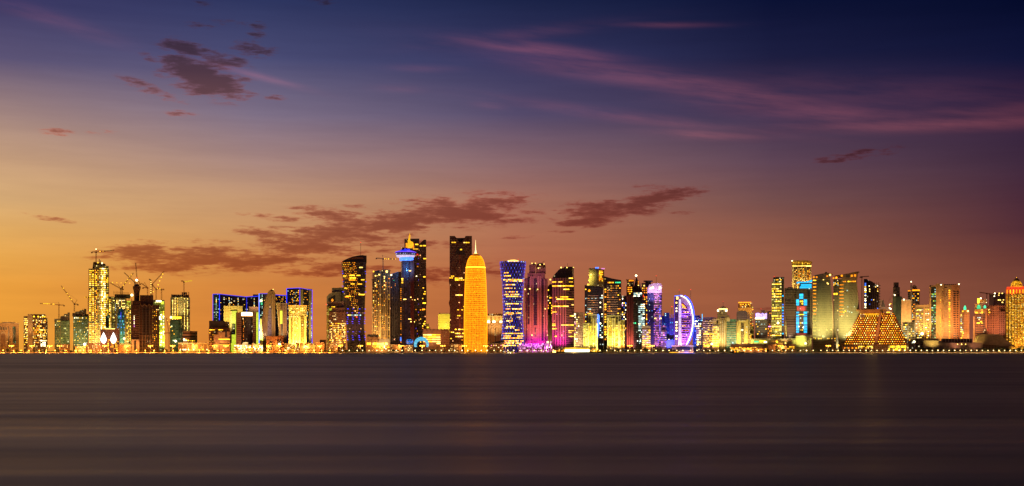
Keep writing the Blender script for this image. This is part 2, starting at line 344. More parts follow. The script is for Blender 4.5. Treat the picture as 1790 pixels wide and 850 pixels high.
ALL = []      # buildings, for descriptions of what stands in front of them
class B:
    def __init__(s, name, label, cat, px, Y, a=0, short=None, group=None, span=None):
        s.c = px; s.Y = Y; s.a = rad(a); th = math.atan((px - 895) / F)
        s.k = Y * math.cos(th) / F; s.kz = Y / F
        s.root = empty(name, wpos(px, Y), -th - s.a); tag(s.root, label, cat, group)
        s.panes = []; s.short = short; s.span = span; s.rng = random.Random(int(px * 10) + int(Y))
        if short: ALL.append(s)
    def X(s, px): return (px - s.c) * s.k / math.cos(s.a)
    def R(s, px): return (px - s.c) * s.k / math.sin(s.a)
    def Z(s, py): return max(0.0, 4 + (HY - py) * s.kz - GZ) if py < 616 else 0.0
    def put(s, name, mb, mat, parent=None, smooth=False, label=None):
        o = mb.build(name, mat, parent or s.root, smooth)
        if label: o['label'] = label
        return o
    def box(s, name, x0, x1, y0, y1=617, mat=None, d=25, f=0, parent=None, label=None):
        return s.put(name, MB().box(s.X(x0), s.X(x1), f, f + d, s.Z(y1), s.Z(y0)), mat, parent, label=label)
    def cbox(s, name, x0, x1, y0, y1=617, mat=None, o=0.0, parent=None, label=None):
        return s.put(name, MB().box(s.X(x0) - o, o, -o, s.R(x1) + o, s.Z(y1), s.Z(y0)), mat, parent, label=label)
    def prism(s, name, pts, mat, d=25, f=0, parent=None, label=None):
        pl = [(s.X(x), s.Z(y)) for x, y in pts]
        ar = sum(pl[i][0] * pl[(i + 1) % len(pl)][1] - pl[(i + 1) % len(pl)][0] * pl[i][1] for i in range(len(pl)))
        if ar < 0: pl.reverse()
        return s.put(name, MB().prism(pl, f, f + d), mat, parent, label=label)
    def tube(s, name, pts, r, mat, n=6, parent=None, label=None):  # pts of (px, py, depth)
        mb = MB()
        P = [(s.X(x), y, s.Z(z)) for x, z, y in pts]
        for a, b in zip(P, P[1:]): mb.tube(a, b, r, n)
        return s.put(name, mb, mat, parent, label=label)
    def slats(s, name, x0, x1, y0, y1, n, th, mat, f=-0.5, d=0.5, face='F', vert=False, parent=None):
        mb = MB()
        for i in range(n):
            if vert:
                xc = x0 + (x1 - x0) * (i / (n - 1) if n > 1 else .5)
                if face == 'F': c = s.X(xc); mb.box(c - th / 2, c + th / 2, f, f + d, s.Z(y1), s.Z(y0))
                else: c = s.R(xc); mb.box(-f - d, -f, c - th / 2, c + th / 2, s.Z(y1), s.Z(y0))
            else:
                zc = s.Z(y1 + (y0 - y1) * (i + .5) / n)
                if face == 'F': mb.box(s.X(x0), s.X(x1), f, f + d, zc - th / 2, zc + th / 2)
                else: mb.box(-f - d, -f, s.R(x0), s.R(x1), zc - th / 2, zc + th / 2)
        return s.put(name, mb, mat, parent)
    def pane(s, px, py, wpx, hpx, mat, face='F', out=0.25, th=0.3, name='window'):
        z = s.Z(py); h = hpx * s.kz
        if face == 'F': x, y, rz, wd = s.X(px), -out, 0, wpx * s.k / math.cos(s.a)
        elif face == 'R': x, y, rz, wd = out, s.R(px), rad(90), wpx * s.k / math.sin(s.a)
        else:
            x, y, rz, wd = face(px, py, out); wd = wpx * s.k * wd
        s.panes.append((wd * h, (x, y, z), rz, (wd, th, h), mat, name))
    def win(s, x0, x1, y0, y1, nc, nr, fw=.6, fh=.5, mats=((1, None),), prob=1.0, face='F', out=0.25, name='window', band=0.0, th=.3, jit=0):
        cw = (x1 - x0) / nc; ch = (y1 - y0) / nr
        ws = [m[0] for m in mats]; ms = [m[1] for m in mats]
        for j in range(nr):
            pr = prob if not band else (min(1, prob * (4 if s.rng.random() < band else .35)))
            for i in range(nc):
                if s.rng.random() > pr: continue
                s.pane(x0 + (i + .5) * cw + s.rng.uniform(-jit, jit), y0 + (j + .5) * ch, cw * fw, ch * fh, s.rng.choices(ms, ws)[0], face, out, th, name)
    def cyl(s, cx, rfun, yc):   # face on a round tower: rfun(py) radius in px, axis at depth yc
        def f(px, py, out):
            r = rfun(py) * s.k; x = (px - cx) * s.k; t = max(-.98, min(.98, x / r)); an = math.asin(t)
            return s.X(cx) + (r + out) * math.sin(an), yc - (r + out) * math.cos(an), an, 1 / max(.25, math.cos(an))
        return f
    def flood(s, px, dist, kw, col=(1, .62, .22), z=None, aim=560, size=110, name='floodlight'):  # added spot per building, standing in for city glow as well as floodlighting
        if dist >= 40: kw *= 1.7; size = min(size, 84)
        else: kw *= 2.1
        if z is None: z = 3 if dist < 40 else 36
        ld = bpy.data.lights.new(name, 'SPOT'); ld.energy = kw * 1000; ld.color = col; ld.spot_size = rad(size); ld.spot_blend = 1; ld.shadow_soft_size = .5
        lo = bpy.data.objects.new(name, ld); COL.objects.link(lo); lo.parent = s.root
        p = Vector((s.X(px), -dist, z)); lo.location = p
        lo.rotation_euler = (Vector((s.X(px), 0, s.Z(aim))) - p).to_track_quat('-Z', 'Y').to_euler()
        return lo
    def done(s, cap=100):
        P = s.panes[:]; s.rng.shuffle(P); P.sort(key=lambda p: -round(p[0], 1))
        n = cap if len(P) > cap else len(P)
        for ar, loc, rz, sz, mat, nm in P[:n]:
            o = bpy.data.objects.new(nm, unit_box(mat)); o.location = loc; o.rotation_euler = (0, 0, rz); o.scale = sz; o.parent = s.root; COL.objects.link(o)
        if len(P) > n:
            mb = MB(); mats = []
            for ar, loc, rz, sz, mat, nm in P[n:]:
                if mat not in mats: mats.append(mat)
                q = Matrix.Translation(loc) @ Matrix.Rotation(rz, 4, 'Z')
                vs = [tuple(q @ Vector((a * sz[0] / 2, b * sz[1] / 2, c * sz[2] / 2))) for c in (-1, 1) for a, b in ((-1,-1),(1,-1),(1,1),(-1,1))]
                mb.add(vs, [(0,3,2,1),(4,5,6,7),(0,1,5,4),(1,2,6,5),(2,3,7,6),(3,0,4,7)], mats.index(mat))
            o = mb.build('windows', mats, s.root); o['kind'] = 'stuff'
        return s
# ------------------------------------------------------------------ the setting
SHORE = 2440.0
m, n, p = principled('water')
tcn = n.new('ShaderNodeTexCoord'); ox, oy, oz = n.sep(tcn.outputs['Object'])
# long smooth swells drawn out sideways, at several sizes
def swell(lx, ly, seed, det=1.6): return n.noise(n.xyz(n.m('DIVIDE', ox, lx), n.m('DIVIDE', n.m('ADD', oy, n.m('MULTIPLY', ox, .012)), ly), seed), 1.0, det, .55)
s1, s2, s3, s4 = swell(70, 8, 0), swell(240, 34, 5), swell(800, 130, 9), swell(2600, 520, 13)
stv = n.m('ADD', n.m('ADD', n.m('MULTIPLY', s1, .3), n.m('MULTIPLY', s2, .3)), n.m('ADD', n.m('MULTIPLY', s3, .22), n.m('MULTIPLY', s4, .18)))
sv = n.smooth(stv, .36, .64)
n.put(p.inputs['Base Color'], n.mix(sv, (.27, .28, .135, 1), (.55, .56, .29, 1)))
n.put(p.inputs['Roughness'], n.m('MULTIPLY_ADD', sv, -.10, .475)); p.inputs['IOR'].default_value = 1.33
bp2 = n.new('ShaderNodeBump'); bp2.inputs['Strength'].default_value = .5; bp2.inputs['Distance'].default_value = 2.0
n.put(bp2.inputs['Height'], stv); n.put(p.inputs['Normal'], bp2.outputs[0])
WATER = m
wa = MB().box(-30000, 30000, -3000, SHORE + 3, -2, 0).build('water', WATER); tag(wa, kind='structure')
LAND = plain('land', (.14, .10, .07), .9, 0, .3, .02)
ln = MB().box(-45000, 45000, SHORE + 10, 60000, -1, GZ).build('ground', LAND); tag(ln, kind='structure')
ASPH = plain('asphalt', (.05, .05, .05), .8)
rd = MB().box(-1500, 1500, 2478, 2494, GZ - .2, GZ + .004).build('road', ASPH); tag(rd, kind='structure')
PAVE = plain('paving', (.36, .27, .18), .8, 0, .2, .1)
pv_ = MB().box(-1500, 1500, SHORE + 9.5, SHORE + 24, GZ - .3, GZ + .12).build('promenade', PAVE); tag(pv_, kind='structure')
mk_ = MB()
for i in range(-240, 240): mk_.box(i * 6.0, i * 6.0 + 3, 2485.9, 2486.1, GZ, GZ + .008)
mo = mk_.build('road_markings', plain('road_paint', (.7, .7, .68))); tag(mo, kind='structure')
# the sloping stone edge of the shore, a thing of its own
ROCK = plain('rock_armour', (.34, .22, .13), .9, 0, .45, .5)
mb = MB(); rr_ = random.Random(3)
xs = [-1500 + i * 3.0 for i in range(1001)]
prof = [(0, -1.2), (3.0, .1), (5.5, .8), (8.0, 1.5), (9.5, 1.72), (10.4, 1.74)]
vs = []; fs = []
for x in xs:
    for j, (dy, z) in enumerate(prof):
        jt = .45 if j < 4 else .02
        vs.append((x + rr_.uniform(-1, 1) * jt, SHORE + dy + rr_.uniform(-1, 1) * jt, z + rr_.uniform(-1, 1) * jt * .6))
for i in range(len(xs) - 1):
    for j in range(len(prof) - 1):
        a = i * len(prof) + j; b = a + len(prof); fs.append((a, b, b + 1, a + 1))
mb.add(vs, fs); se = mb.build('sea_wall', ROCK)
tag(se, 'long sloping stone sea wall glowing orange at the waterline', 'sea wall')

# ------------------------------------------------------------------ buildings, left to right
S = lambda *a, **k: fac(*a, **k)
def masts(b, name, px, y0, y1, f, tip=RED, r=.35, tr=.8):
    o = b.tube(name, [(px, y0, f), (px, y1, f)], r, MET)
    b.put('beacon', MB().lathe([(.05, b.Z(y0) - tr), (tr, b.Z(y0)), (.05, b.Z(y0) + tr)], 8, b.X(px), f), tip, parent=o)

# 1 arcaded office at the left edge
b = B('arcaded_office', 'low tan office block with pointed arch windows cut off by the left picture edge', 'building', 12, 2520, short='tan arcaded office', span=(-12, 34))
b.box('wall', -14, 33, 566, mat=S((.46,.30,.16), (.06,.05,.04), 3.2, 3.6, .35, .35, .04), d=26)
b.box('wall', 4, 26, 563, 567, TAN, 24, f=1); b.box('cornice', -14, 33.6, 564.6, 566, TAN, 27, -.6)
def arch(b, name, x0, x1, y0, y1, mat, f=-.35, d=.5, parent=None):
    pts = [(x0, y1), (x1, y1)] + [((x0 + x1) / 2 + (x1 - x0) / 2 * math.cos(t), y0 + (x1 - x0) / 2 * (1 - math.sin(t))) for t in [math.pi * i / 8 for i in range(9)]]
    return b.prism(name, pts, mat, d, f, parent)
for i in range(3):
    fr = arch(b, 'arched_window', 0.5 + i * 4.2, 4.0 + i * 4.2, 571, 577.5, TAN, -.9, .9); arch(b, 'pane', 1.1 + i * 4.2, 3.4 + i * 4.2, 571.8, 577.5, DRK, -1.0, .4, fr)
fr = arch(b, 'entrance_arch', 0, 11.5, 580, 606, TAN, -1.2, 1.2); arch(b, 'pane', 1.6, 9.8, 583, 606, BRK, -1.4, .5, fr)
b.box('window_strip', 14.3, 16.4, 571, 605, DRK, .5, -.3)
arch(b, 'arched_window', 22.5, 27.6, 571, 600, S((.1,.1,.08), (.02,.05,.04), 2, 3.5, .8, .8, .3, .2, (.05,.5,.3), (.1,.4,.2), .35))
b.flood(18, 60, 90, (1,.5,.16)); b.flood(5, 25, 6, (1,.5,.12)); b.done()

# 2 office with lit floors and a blank shaft
b = B('office_block', 'mid-rise office block with rows of lit yellow windows and a blank concrete shaft', 'building', 62, 2520, short='office block with blank shaft', span=(41, 84))
wf = S((.12,.07,.05), (.03,.02,.02), 2.4, 3.9, .75, .5, .45, .35, (1,.55,.08), (1,.8,.35), 1.0)
b.box('wall', 41.5, 49, 553, mat=wf, d=24, f=1.5); b.box('stair_shaft', 48.2, 57, 549.5, mat=TAN, d=28, f=-1.5)
b.box('wall', 57, 80.5, 550.5, mat=wf, d=26); b.box('parapet', 57, 79, 549.4, 550.5, BRK, 22, 1)
b.box('side_wing', 80.5, 83.5, 556, mat=wf, d=20, f=2)
b.win(57.5, 80, 552.2, 555, 6, 1, .7, .8, ((1, YEL),), .8); b.win(57.5, 80, 558, 600, 9, 12, .75, .38, ((3, AMB), (2, YEL), (1, WRM)), .5)
b.win(42, 48, 556, 604, 3, 14, .7, .4, ((2, YEL), (1, WRM)), .55, out=-1.2); b.win(71, 80, 594, 606, 3, 4, .8, .6, ((1, WHT),), .9)
b.slats('slats', 57, 80.5, 557, 606, 15, .7, BRK); b.flood(52, 40, 45, (1,.5,.14)); b.done()

# 3 two glazed blocks still being topped out
gl = lambda prob=.25, seed=0: S((.16,.15,.08), (.035,.07,.045), 2.6, 3.6, .8, .7, prob, .4, (.75,.72,.12), (.9,.9,.5), .45, dim=.05)
b = B('unfinished_block', 'green glazed mid-rise under construction with a stepped bare concrete top beside the office block', 'building', 112, 2540, short='stepped unfinished block', span=(95, 128))
b.box('wall', 95.5, 106, 562, mat=gl(), d=30); b.box('wall', 106, 122, 561, mat=gl(), d=32, f=-1); b.box('concrete_frame', 95, 106.5, 557.5, 562, CONC, 26, 2)
b.prism('concrete_frame', [(104, 561), (122, 561), (122, 546), (118, 546.5), (118, 549), (112, 549), (112, 552), (106, 553)], S((.14,.08,.06), (.03,.02,.02), 3, 3.4, .6, .6, .1, .5, power=.5), 24, 2)
b.win(96, 122, 560.5, 563, 9, 1, .5, .5, ((1, YEL), (1, WRM)), .7); b.win(100, 122, 566, 602, 8, 10, .35, .3, ((2, YEL), (1, WRM)), .22); b.slats('mullions', 96, 122, 562, 610, 9, .6, BRK, vert=True)
b.flood(106, 30, 60, (.9,.75,.2)); b.done()
b = B('unfinished_block', 'green glazed mid-rise under construction with a ragged higher roof left of the tallest lit tower', 'building', 142, 2560, short='ragged-roofed unfinished block', span=(127, 156))
b.box('wall', 128, 156, 553, mat=gl(.2), d=34)
b.prism('concrete_frame', [(126.5, 553), (154.5, 553), (154.5, 549), (151, 549), (151, 539.5), (147, 540.5), (146, 542), (140, 542), (139, 544.5), (132, 545), (131, 547), (126.5, 547.5)], S((.16,.09,.06), (.03,.02,.02), 3, 3.4, .6, .6, .12, .5, power=.5), 24, 2)
b.tube('scaffold_pole', [(147, 553, 0), (147, 538.5, 0)], .4, CRN); b.tube('scaffold_pole', [(144, 553, 0), (144, 540, 0)], .4, CRN)
b.win(129, 155, 554.5, 557.5, 9, 1, .4, .5, ((1, YEL), (1, WHT)), .7); b.win(129, 155, 560, 605, 9, 12, .35, .3, ((2, YEL), (1, WRM), (1, COOL)), .25)
b.slats('mullions', 129, 155, 553, 612, 9, .6, DCON, vert=True); b.flood(142, 30, 110, (.95,.85,.3)); b.done()

# 4 the tallest lit construction tower on the left
b = B('unfinished_tower', 'tall slim unfinished tower strung with columns of yellow work lights under a level-jib crane', 'skyscraper', 172, 2520, short='tall work-lit tower', span=(155, 191))
cf = lambda: S((.20,.15,.07), (.05,.04,.02), 3.0, 3.7, .65, .65, .3, .2, (.9,.55,.06), (1,.85,.3), .55, dim=.12)
b.box('wall', 155.5, 164.5, 470, mat=cf(), d=26, f=3); b.box('wall', 164.5, 173, 463, mat=cf(), d=34); b.box('wall', 173, 190, 464.5, mat=cf(), d=30, f=2)
b.prism('concrete_crown', [(161.5, 470), (163, 458.5), (166, 457.5), (170, 459.5), (178, 459.5), (184, 461), (186, 466), (186, 470)], S((.15,.09,.05), (.03,.02,.02), 3, 3, .5, .5, .1, .5), 22, 4)
b.tube('column_stub', [(173.5, 460, 8), (173.5, 452.5, 8)], .9, DCON); b.tube('column_stub', [(175.8, 460, 8), (175.8, 455, 8)], .9, DCON)
for x0, x1, nc, mt, pr in [(156, 164, 3, ((1, WRM), (2, YEL)), .92), (165, 172, 3, ((1, YEL), (1, AMB)), .6), (174, 184.5, 5, ((2, WRM), (2, YEL), (1, WHT)), .96), (185, 189.5, 2, ((1, YEL), (1, DYEL)), .8)]:
    b.win(x0, x1, 468 if x0 > 160 else 472, 600, nc, 40, .62, .5, mt, pr)
for yy in (501.5, 563.5): b.box('transfer_slab', 155, 190.5, yy - .7, yy + .9, DCON, 30, -1.2)
b.slats('mullions', 155.5, 190, 470, 612, 8, 1.3, CRN, f=-1, vert=True)
b.box('green_glazing', 185.5, 190, 552, 604, S((.05,.12,.08), (.02,.1,.06), 2, 3, .8, .7, .5, .2, (.1,.5,.3), (.5,.8,.5), .7), 4, -1.6)
b.pane(178.5, 460.2, 2.4, 2.4, WHT, out=1.5, name='work_light'); b.pane(171, 459.6, 1.8, 1.2, YEL, out=1, name='work_light')
b.flood(172, 35, 350, (1,.85,.3)); b.done()

# dark hotel podium with a lit roof edge
b = B('hotel_podium', 'low dark brown podium with a white lit roof edge behind two teardrop lamps', 'building', 193, 2490, short='dark podium', span=(176, 210))
b.box('wall', 175.5, 209, 575.5, mat=S((.14,.06,.035), (.03,.02,.02), 3.2, 3.4, .5, .45, .12, .5, (1,.6,.15), (1,.8,.4), .9), d=22); b.box('canopy', 183, 209.5, 573.2, 575.2, DCON, 24, -1.5)
b.box('light_strip', 183, 201, 574.2, 575.6, WRM, .6, -2.2); b.win(188, 208, 593, 611, 9, 6, .6, .5, ((1, AMB), (1, YEL)), .45); b.flood(190, 22, 30, (1,.35,.1)); b.done()

# 5 cluster behind
b = B('unfinished_tower', 'slim unfinished tower with paired strings of lights right beside the tallest work-lit tower', 'skyscraper', 196, 2640, short='slim string-lit tower', span=(190, 203))
b.box('wall', 190, 203.5, 520, mat=cf(), d=24); b.box('concrete_crown', 190, 200, 518.6, 520, CRN, 18, 3)
b.win(190.5, 195, 523, 590, 2, 24, .5, .5, ((1, WRM), (1, YEL)), .9); b.win(197, 200.5, 524, 590, 1, 22, .7, .45, ((1, WRM), (1, DYEL)), .6); b.win(201, 203, 530, 580, 1, 14, .5, .4, ((1, COOL),), .5)
b.slats('mullions', 190, 203.5, 520, 612, 4, 1.1, CRN, f=-.8, vert=True); b.done()
b = B('unfinished_tower', 'broad unfinished tower with a bulging blue-green glass front and scaffolded roof', 'skyscraper', 213, 2620, short='blue-green fronted unfinished tower', span=(198, 230))
b.box('wall', 202.5, 220, 521, mat=cf(), d=30); b.box('wall', 220, 230, 526, mat=cf(), d=26, f=2)
b.box('concrete_crown', 200.5, 228, 514.5, 521, S((.15,.12,.06), (.04,.03,.02), 3, 3.4, .6, .6, .15, .5, power=.5), 22, 3)
mb = MB()
for i in range(12): mb.tube((b.X(198.5 + i * 2.4), 2, b.Z(516)), (b.X(198.5 + i * 2.4), 2, b.Z(511 if i > 4 else 508.5)), .35)
mb.tube((b.X(198.5), 2, b.Z(512)), (b.X(225), 2, b.Z(512)), .35); mb.tube((b.X(198.5), 2, b.Z(516)), (b.X(225), 2, b.Z(516)), .35); b.put('scaffolding', mb, CRN)
gb = MB().lathe([(b.k * r, b.Z(y)) for r, y in [(6.5, 600), (7, 575), (7.2, 560), (6.6, 548), (4.5, 540), (2.6, 536)]], 20, b.X(211.5), 4, 180, 360)
b.put('glass_front', gb, S((.05,.12,.12), (.015,.07,.08), 2.5, 3.6, .8, .75, .35, .3, (.1,.55,.35), (.05,.2,.8), .6, dim=.1), smooth=True)
b.win(203, 219, 524, 540, 6, 6, .5, .5, ((2, WRM), (1, WHT)), .8); b.win(221, 229, 530, 596, 3, 22, .45, .5, ((2, YEL), (1, LIM), (1, WRM)), .75)
b.pane(225, 527.5, 6, 2.2, LIM, out=1, name='work_light'); b.pane(211.4, 552, .9, 12, BLU, out=8.5, name='light_strip')
b.slats('mullions', 202.5, 230, 522, 612, 7, 1.0, CRN, f=-.8, vert=True); b.flood(218, 25, 200, (1,.8,.25)); b.done()

# dark concrete tower with tapered core
b = B('unfinished_tower', 'dark brown unfinished tower with a flared core rising above its flat roof, ringed by cranes', 'skyscraper', 254, 2500, short='dark unfinished tower', span=(229, 279))
dk = lambda p_=.04: S((.085,.035,.028), (.018,.012,.012), 3, 3.6, .6, .5, p_, .5, (1,.6,.15), (1,.8,.4), .7)
b.box('wall', 244.5, 268, 516, mat=dk(.02), d=22, f=3); b.box('wall', 229.5, 278.5, 533, mat=dk(), d=34); b.box('wall', 231, 246, 526, mat=dk(), d=26, f=1)
b.put('tapered_core', MB().lathe([(b.k * r, b.Z(y)) for r, y in [(4.6, 533), (4.8, 513), (5.6, 508), (6.8, 504), (7.0, 500.5), (5, 500), (4.4, 497.5), (1.5, 496)]], 14, b.X(239), 12), S((.09,.035,.03), (.02,.01,.01), 3, 3.2, .7, .4, .0), smooth=False)
b.box('glazing', 250, 262, 539, 610, S((.05,.02,.02), (.015,.01,.01), 2, 3.6, .85, .8, .02, .5), 1, -.8)
mb = MB()
for i in range(6):
    xa = 245 + i * 4; mb.tube((b.X(xa), -.8, b.Z(536.5 if i % 2 else 531.5)), (b.X(xa + 4), -.8, b.Z(531.5 if i % 2 else 536.5)), .7)
b.put('roof_truss', mb, BRK); b.slats('slats', 233, 243, 540, 606, 17, .8, BRK, f=-.8); b.slats('mullions', 244, 278, 533, 610, 7, 1.1, DCON, f=-1.2, vert=True)
b.win(250.3, 251.5, 540, 582, 1, 12, .8, .5, ((1, WRM), (1, AMB)), .8); b.win(265.5, 275, 540, 604, 3, 19, .3, .35, ((1, AMB), (1, YEL)), .5); b.win(234, 235.2, 552, 572, 1, 8, .9, .6, ((2, WHT), (1, PNK)), .9)
b.box('entrance_block', 230, 243.5, 594, mat=TAN, d=10, f=-12); b.box('glazing', 234.5, 238, 596, 613, DRK, 1, -12.6)
b.slats('scaffolding', 244, 268, 584, 612, 4, .7, BRK, f=-3, d=1); b.slats('scaffolding', 244, 268, 586, 612, 6, .7, BRK, f=-3.2, d=1, vert=True)
b.flood(240, 30, 26, (1,.35,.1)); b.flood(270, 30, 20, (1,.5,.12)); b.done()
b = B('unfinished_tower', 'narrow lime lit unfinished tower half hidden by the dark flared tower', 'skyscraper', 282, 2560, short='lime lit unfinished tower', span=(276, 289))
b.box('wall', 268, 288, 528, mat=S((.30,.30,.06), (.08,.08,.02), 3, 3.7, .6, .6, .35, .2, (.75,.75,.06), (1,1,.4), .8, dim=.15), d=26)
b.box('concrete_crown', 267, 287.5, 524.5, 529, DCON, 18, 2); b.pane(277.5, 526.8, 9, 2.8, WHT, out=1, name='work_light'); b.pane(284, 529.5, 5, 5, LIM, out=.6, name='work_light')
b.win(280, 287.6, 541, 600, 2, 22, .55, .6, ((2, YEL), (1, LIM), (2, WHT)), .85); b.pane(279, 556, 4, 6, WHT, out=1.2, name='work_light')
b.flood(283, 20, 260, (.9,1,.2)); b.done()

# 6 round-ish tower under construction
b = B('unfinished_tower', 'drum-shaped unfinished tower with dotted columns of light and one lit crane', 'skyscraper', 315, 2540, short='drum-shaped unfinished tower', span=(296, 333))
R0 = 17.2; yc = R0 * b.k
b.put('wall', MB().lathe([(R0 * b.k, 0), (R0 * b.k, b.Z(519.5))], 40, b.X(315), yc), cf(), smooth=False)
mb = MB()
for i in range(14):
    t = math.pi + math.pi * i / 13; xx = b.X(315) + R0 * .9 * b.k * math.cos(t); yy = yc + R0 * .9 * b.k * math.sin(t); mb.tube((xx, yy, b.Z(520)), (xx, yy, b.Z(514 - (i > 6) * 4)), .5)
b.put('rebar_crown', mb, CRN); b.put('concrete_crown', MB().lathe([(15.5 * b.k, b.Z(520)), (14.8 * b.k, b.Z(515))], 24, b.X(315), yc), DCON)
b.box('concrete_crown', 318, 327, 510.5, 515, DCON, 10, yc - 8)
f_ = b.cyl(315, lambda y: R0, yc)
for x, mt, pr in [(302, WRM, .95), (306.2, WRM, .95), (310.5, YEL, .6), (313, DYEL, .6), (317, DYEL, .7), (322.5, WRM, .9), (327.5, WRM, .8), (330, DYEL, .6)]:
    b.win(x - .75, x + .75, 521, 598, 1, 28, .75, .5, ((1, mt),), pr, face=f_)
b.win(312, 328, 521, 552, 7, 9, .5, .4, ((1, DYEL),), .5, face=f_); b.box('hoist_platform', 297, 317, 554, 557, YEL, 2, -2.4); b.pane(299, 555, 3.4, 3.4, WHT, out=3, name='work_light')
b.put('slats', (lambda mb: [mb.lathe([(R0 * b.k + .5, z), (R0 * b.k + .5, z + .5)], 40, b.X(315), yc) for z in [b.Z(521) * i / 30 for i in range(1, 30)]] and mb)(MB()), BRK)
b.flood(315, 30, 150, (1,.85,.3)); b.done()
b = B('glazed_block', 'small curved green glass block in front of the drum-shaped unfinished tower', 'building', 307, 2505, short='green glass block', span=(296, 318))
b.put('wall', MB().lathe([(9.6 * b.k, 0), (9.6 * b.k, b.Z(562)), (8.8 * b.k, b.Z(560)), (5 * b.k, b.Z(558.5))], 24, b.X(306.5), 9.6 * b.k), S((.05,.11,.07), (.03,.09,.06), 2.4, 3.4, .8, .7, .06, .3, (.3,.6,.3), (.9,.9,.4), .7, cyl=9.6 * b.k, dim=.035))
b.box('side_wing', 309, 318, 574, mat=S((.07,.09,.06), (.03,.07,.05), 2.4, 3.4, .8, .7, .06, .3, dim=.02), d=18, f=5); b.flood(304, 20, 14, (.8,.9,.4)); b.done()
b = B('brown_block', 'small flat-roofed brown block of two halves with dark window bands', 'building', 332, 2500, a=38, short='two-part brown block', span=(319, 345))
b.c = 331.5; b.root.location = wpos(331.5, 2500)
b.cbox('wall', 319.5, 345, 579.5, 617, S((.30,.13,.09), (.04,.02,.02), 40, 7.5, .94, .36, .0)); b.cbox('parapet', 319.2, 345.2, 578.8, 579.5, BRK, .3)
b.win(320, 331, 592, 596.5, 3, 2, .7, .7, ((1, WHT), (1, YEL)), .8); b.win(332, 341, 595, 597, 3, 1, .5, .6, ((1, YEL),), .8, face='R'); b.flood(325, 30, 30, (1,.6,.3)); b.done()
b = B('portico_hall', 'long low cream hall with square openings glowing yellow along the shore', 'building', 337, 2478, short='long cream hall', span=(311, 364))
b.box('wall', 311.5, 364, 600.3, mat=S((.5,.42,.26), (.1,.07,.03), 3.2, 3, .5, .5, .2, .1, (1,.6,.1), (1,.85,.4), .8), d=16); b.box('cornice', 311, 364.5, 599.2, 600.3, WHI, 17, -.5)
for x in (314, 322, 331, 346, 357): b.box('opening', x, x + 4.5, 602.5, 611.5, BRK, .6, -.35)
b.win(312, 363, 609.5, 613, 22, 1, .5, .6, ((1, YEL), (1, WHT)), .6, out=.6); b.flood(325, 16, 22, (1,.75,.25)); b.flood(350, 16, 22, (1,.75,.25)); b.done()

# 7 brown office with a dark cube top
b = B('brown_office', 'stepped brown office block under a dark windowless cube', 'building', 384, 2490, short='stepped brown office', span=(364, 405))
b.box('wall', 365, 402.5, 573, mat=S((.20,.09,.06), (.03,.02,.015), 2.6, 3.8, .6, .5, .07, .6, (1,.6,.12), (1,.8,.35), 1.0), d=30); b.box('roof_cube', 365.5, 393, 561, 573, DRK, 24, 2)
b.box('wall', 393, 401, 562, 573, S((.10,.08,.05), (.02,.02,.02), 2.6, 3.4, .5, .5, .1), 20, 4); b.box('wall', 379.5, 402, 580, mat=BRK, d=8, f=-6); b.box('wall', 373.5, 382, 585, mat=BRK, d=7, f=-9)
b.win(366, 376, 576, 577.5, 5, 1, .8, .9, ((1, YEL),), .9); b.win(381, 390, 576, 577.5, 4, 1, .8, .9, ((1, YEL),), .9, out=.5)
b.box('light_strip', 381.5, 402, 592.5, 594, YEL, .6, -6.7); b.box('window_strip', 393.5, 396.5, 576, 590, DRK, .5, -6.4); b.box('light_strip', 374, 402, 602, 603.2, AMB, .6, -9.6)
b.slats('slats', 366, 379, 574, 610, 9, .8, BRK); b.win(366, 373, 580, 606, 4, 7, .5, .4, ((1, YEL),), .18); b.flood(385, 28, 45, (1,.5,.18)); b.done()

# 8 blue-outlined complex
bl = lambda p_=.1: S((.028,.022,.035), (.015,.015,.03), 3.2, 3.7, .8, .6, p_, .2, (1,.55,.12), (.5,.85,.8), .8)
b = B('blue_outlined_block', 'long dark block edged with blue light strips behind the tan punched building', 'building', 383.5, 2640, a=0, short='long blue-outlined block', span=(372, 452))
b.c = 383.5; th = math.atan((383.5 - 895) / F); b.root.location = wpos(383.5, 2640)
kk = b.k
mb = MB().plan([(-11.5 * kk, 9), (0, 0), (0, 40), (-11.5 * kk, 40)], 0, b.Z(514.5)); b.put('left_wing', mb, S((.02,.05,.04), (.01,.05,.04), 2.5, 3.7, .7, .5, .35, .1, (.1,.7,.45), (.8,.9,.5), .6))
b.prism('wall', [(383.5, 617), (431.5, 617), (431.5, 519), (383.5, 514.5)], bl(.13), 38, 1.5); b.prism('wall', [(431.5, 617), (452.5, 617), (452.5, 517), (431.5, 518.5)], bl(.15), 30, 8)
b.box('lift_overrun', 443, 453, 513.5, 519, DRK, 12, 14)
for x0, y0, z0, x1, y1, z1 in [(372, 514.3, 8, 383.5, 514.3, -.8), (383.5, 514.3, .6, 431.5, 518.8, .6), (431.5, 518.3, 7, 452.5, 516.8, 7)]:
    b.tube('light_strip', [(x0, y0, z0), (x1, y1, z1)], .8, BLU)
for x, yt, f in [(372.1, 514.5, 8), (383.6, 514.5, -.5), (431.5, 519, .5)]: b.tube('light_strip', [(x, yt, f), (x, 560, f)], .8, BLU if x > 375 else VIO)
for x in (378, 400.5, 416.5, 445): b.win(x - .5, x + .5, 520, 556, 1, 18, .9, .5, ((1, COOL), (1, WRM)), .8, out=(-.8 if x < 431 else -7) if x > 383 else -4)
b.win(385, 430, 521, 560, 24, 12, .4, .3, ((1, AMB), (1, YEL), (1, COOL)), .12, out=-1.2); b.done()
b = B('blue_outlined_block', 'narrow dark glass slab edged in blue left of the curved sail tower', 'building', 463, 2620, short='narrow blue-edged slab', span=(452, 474))
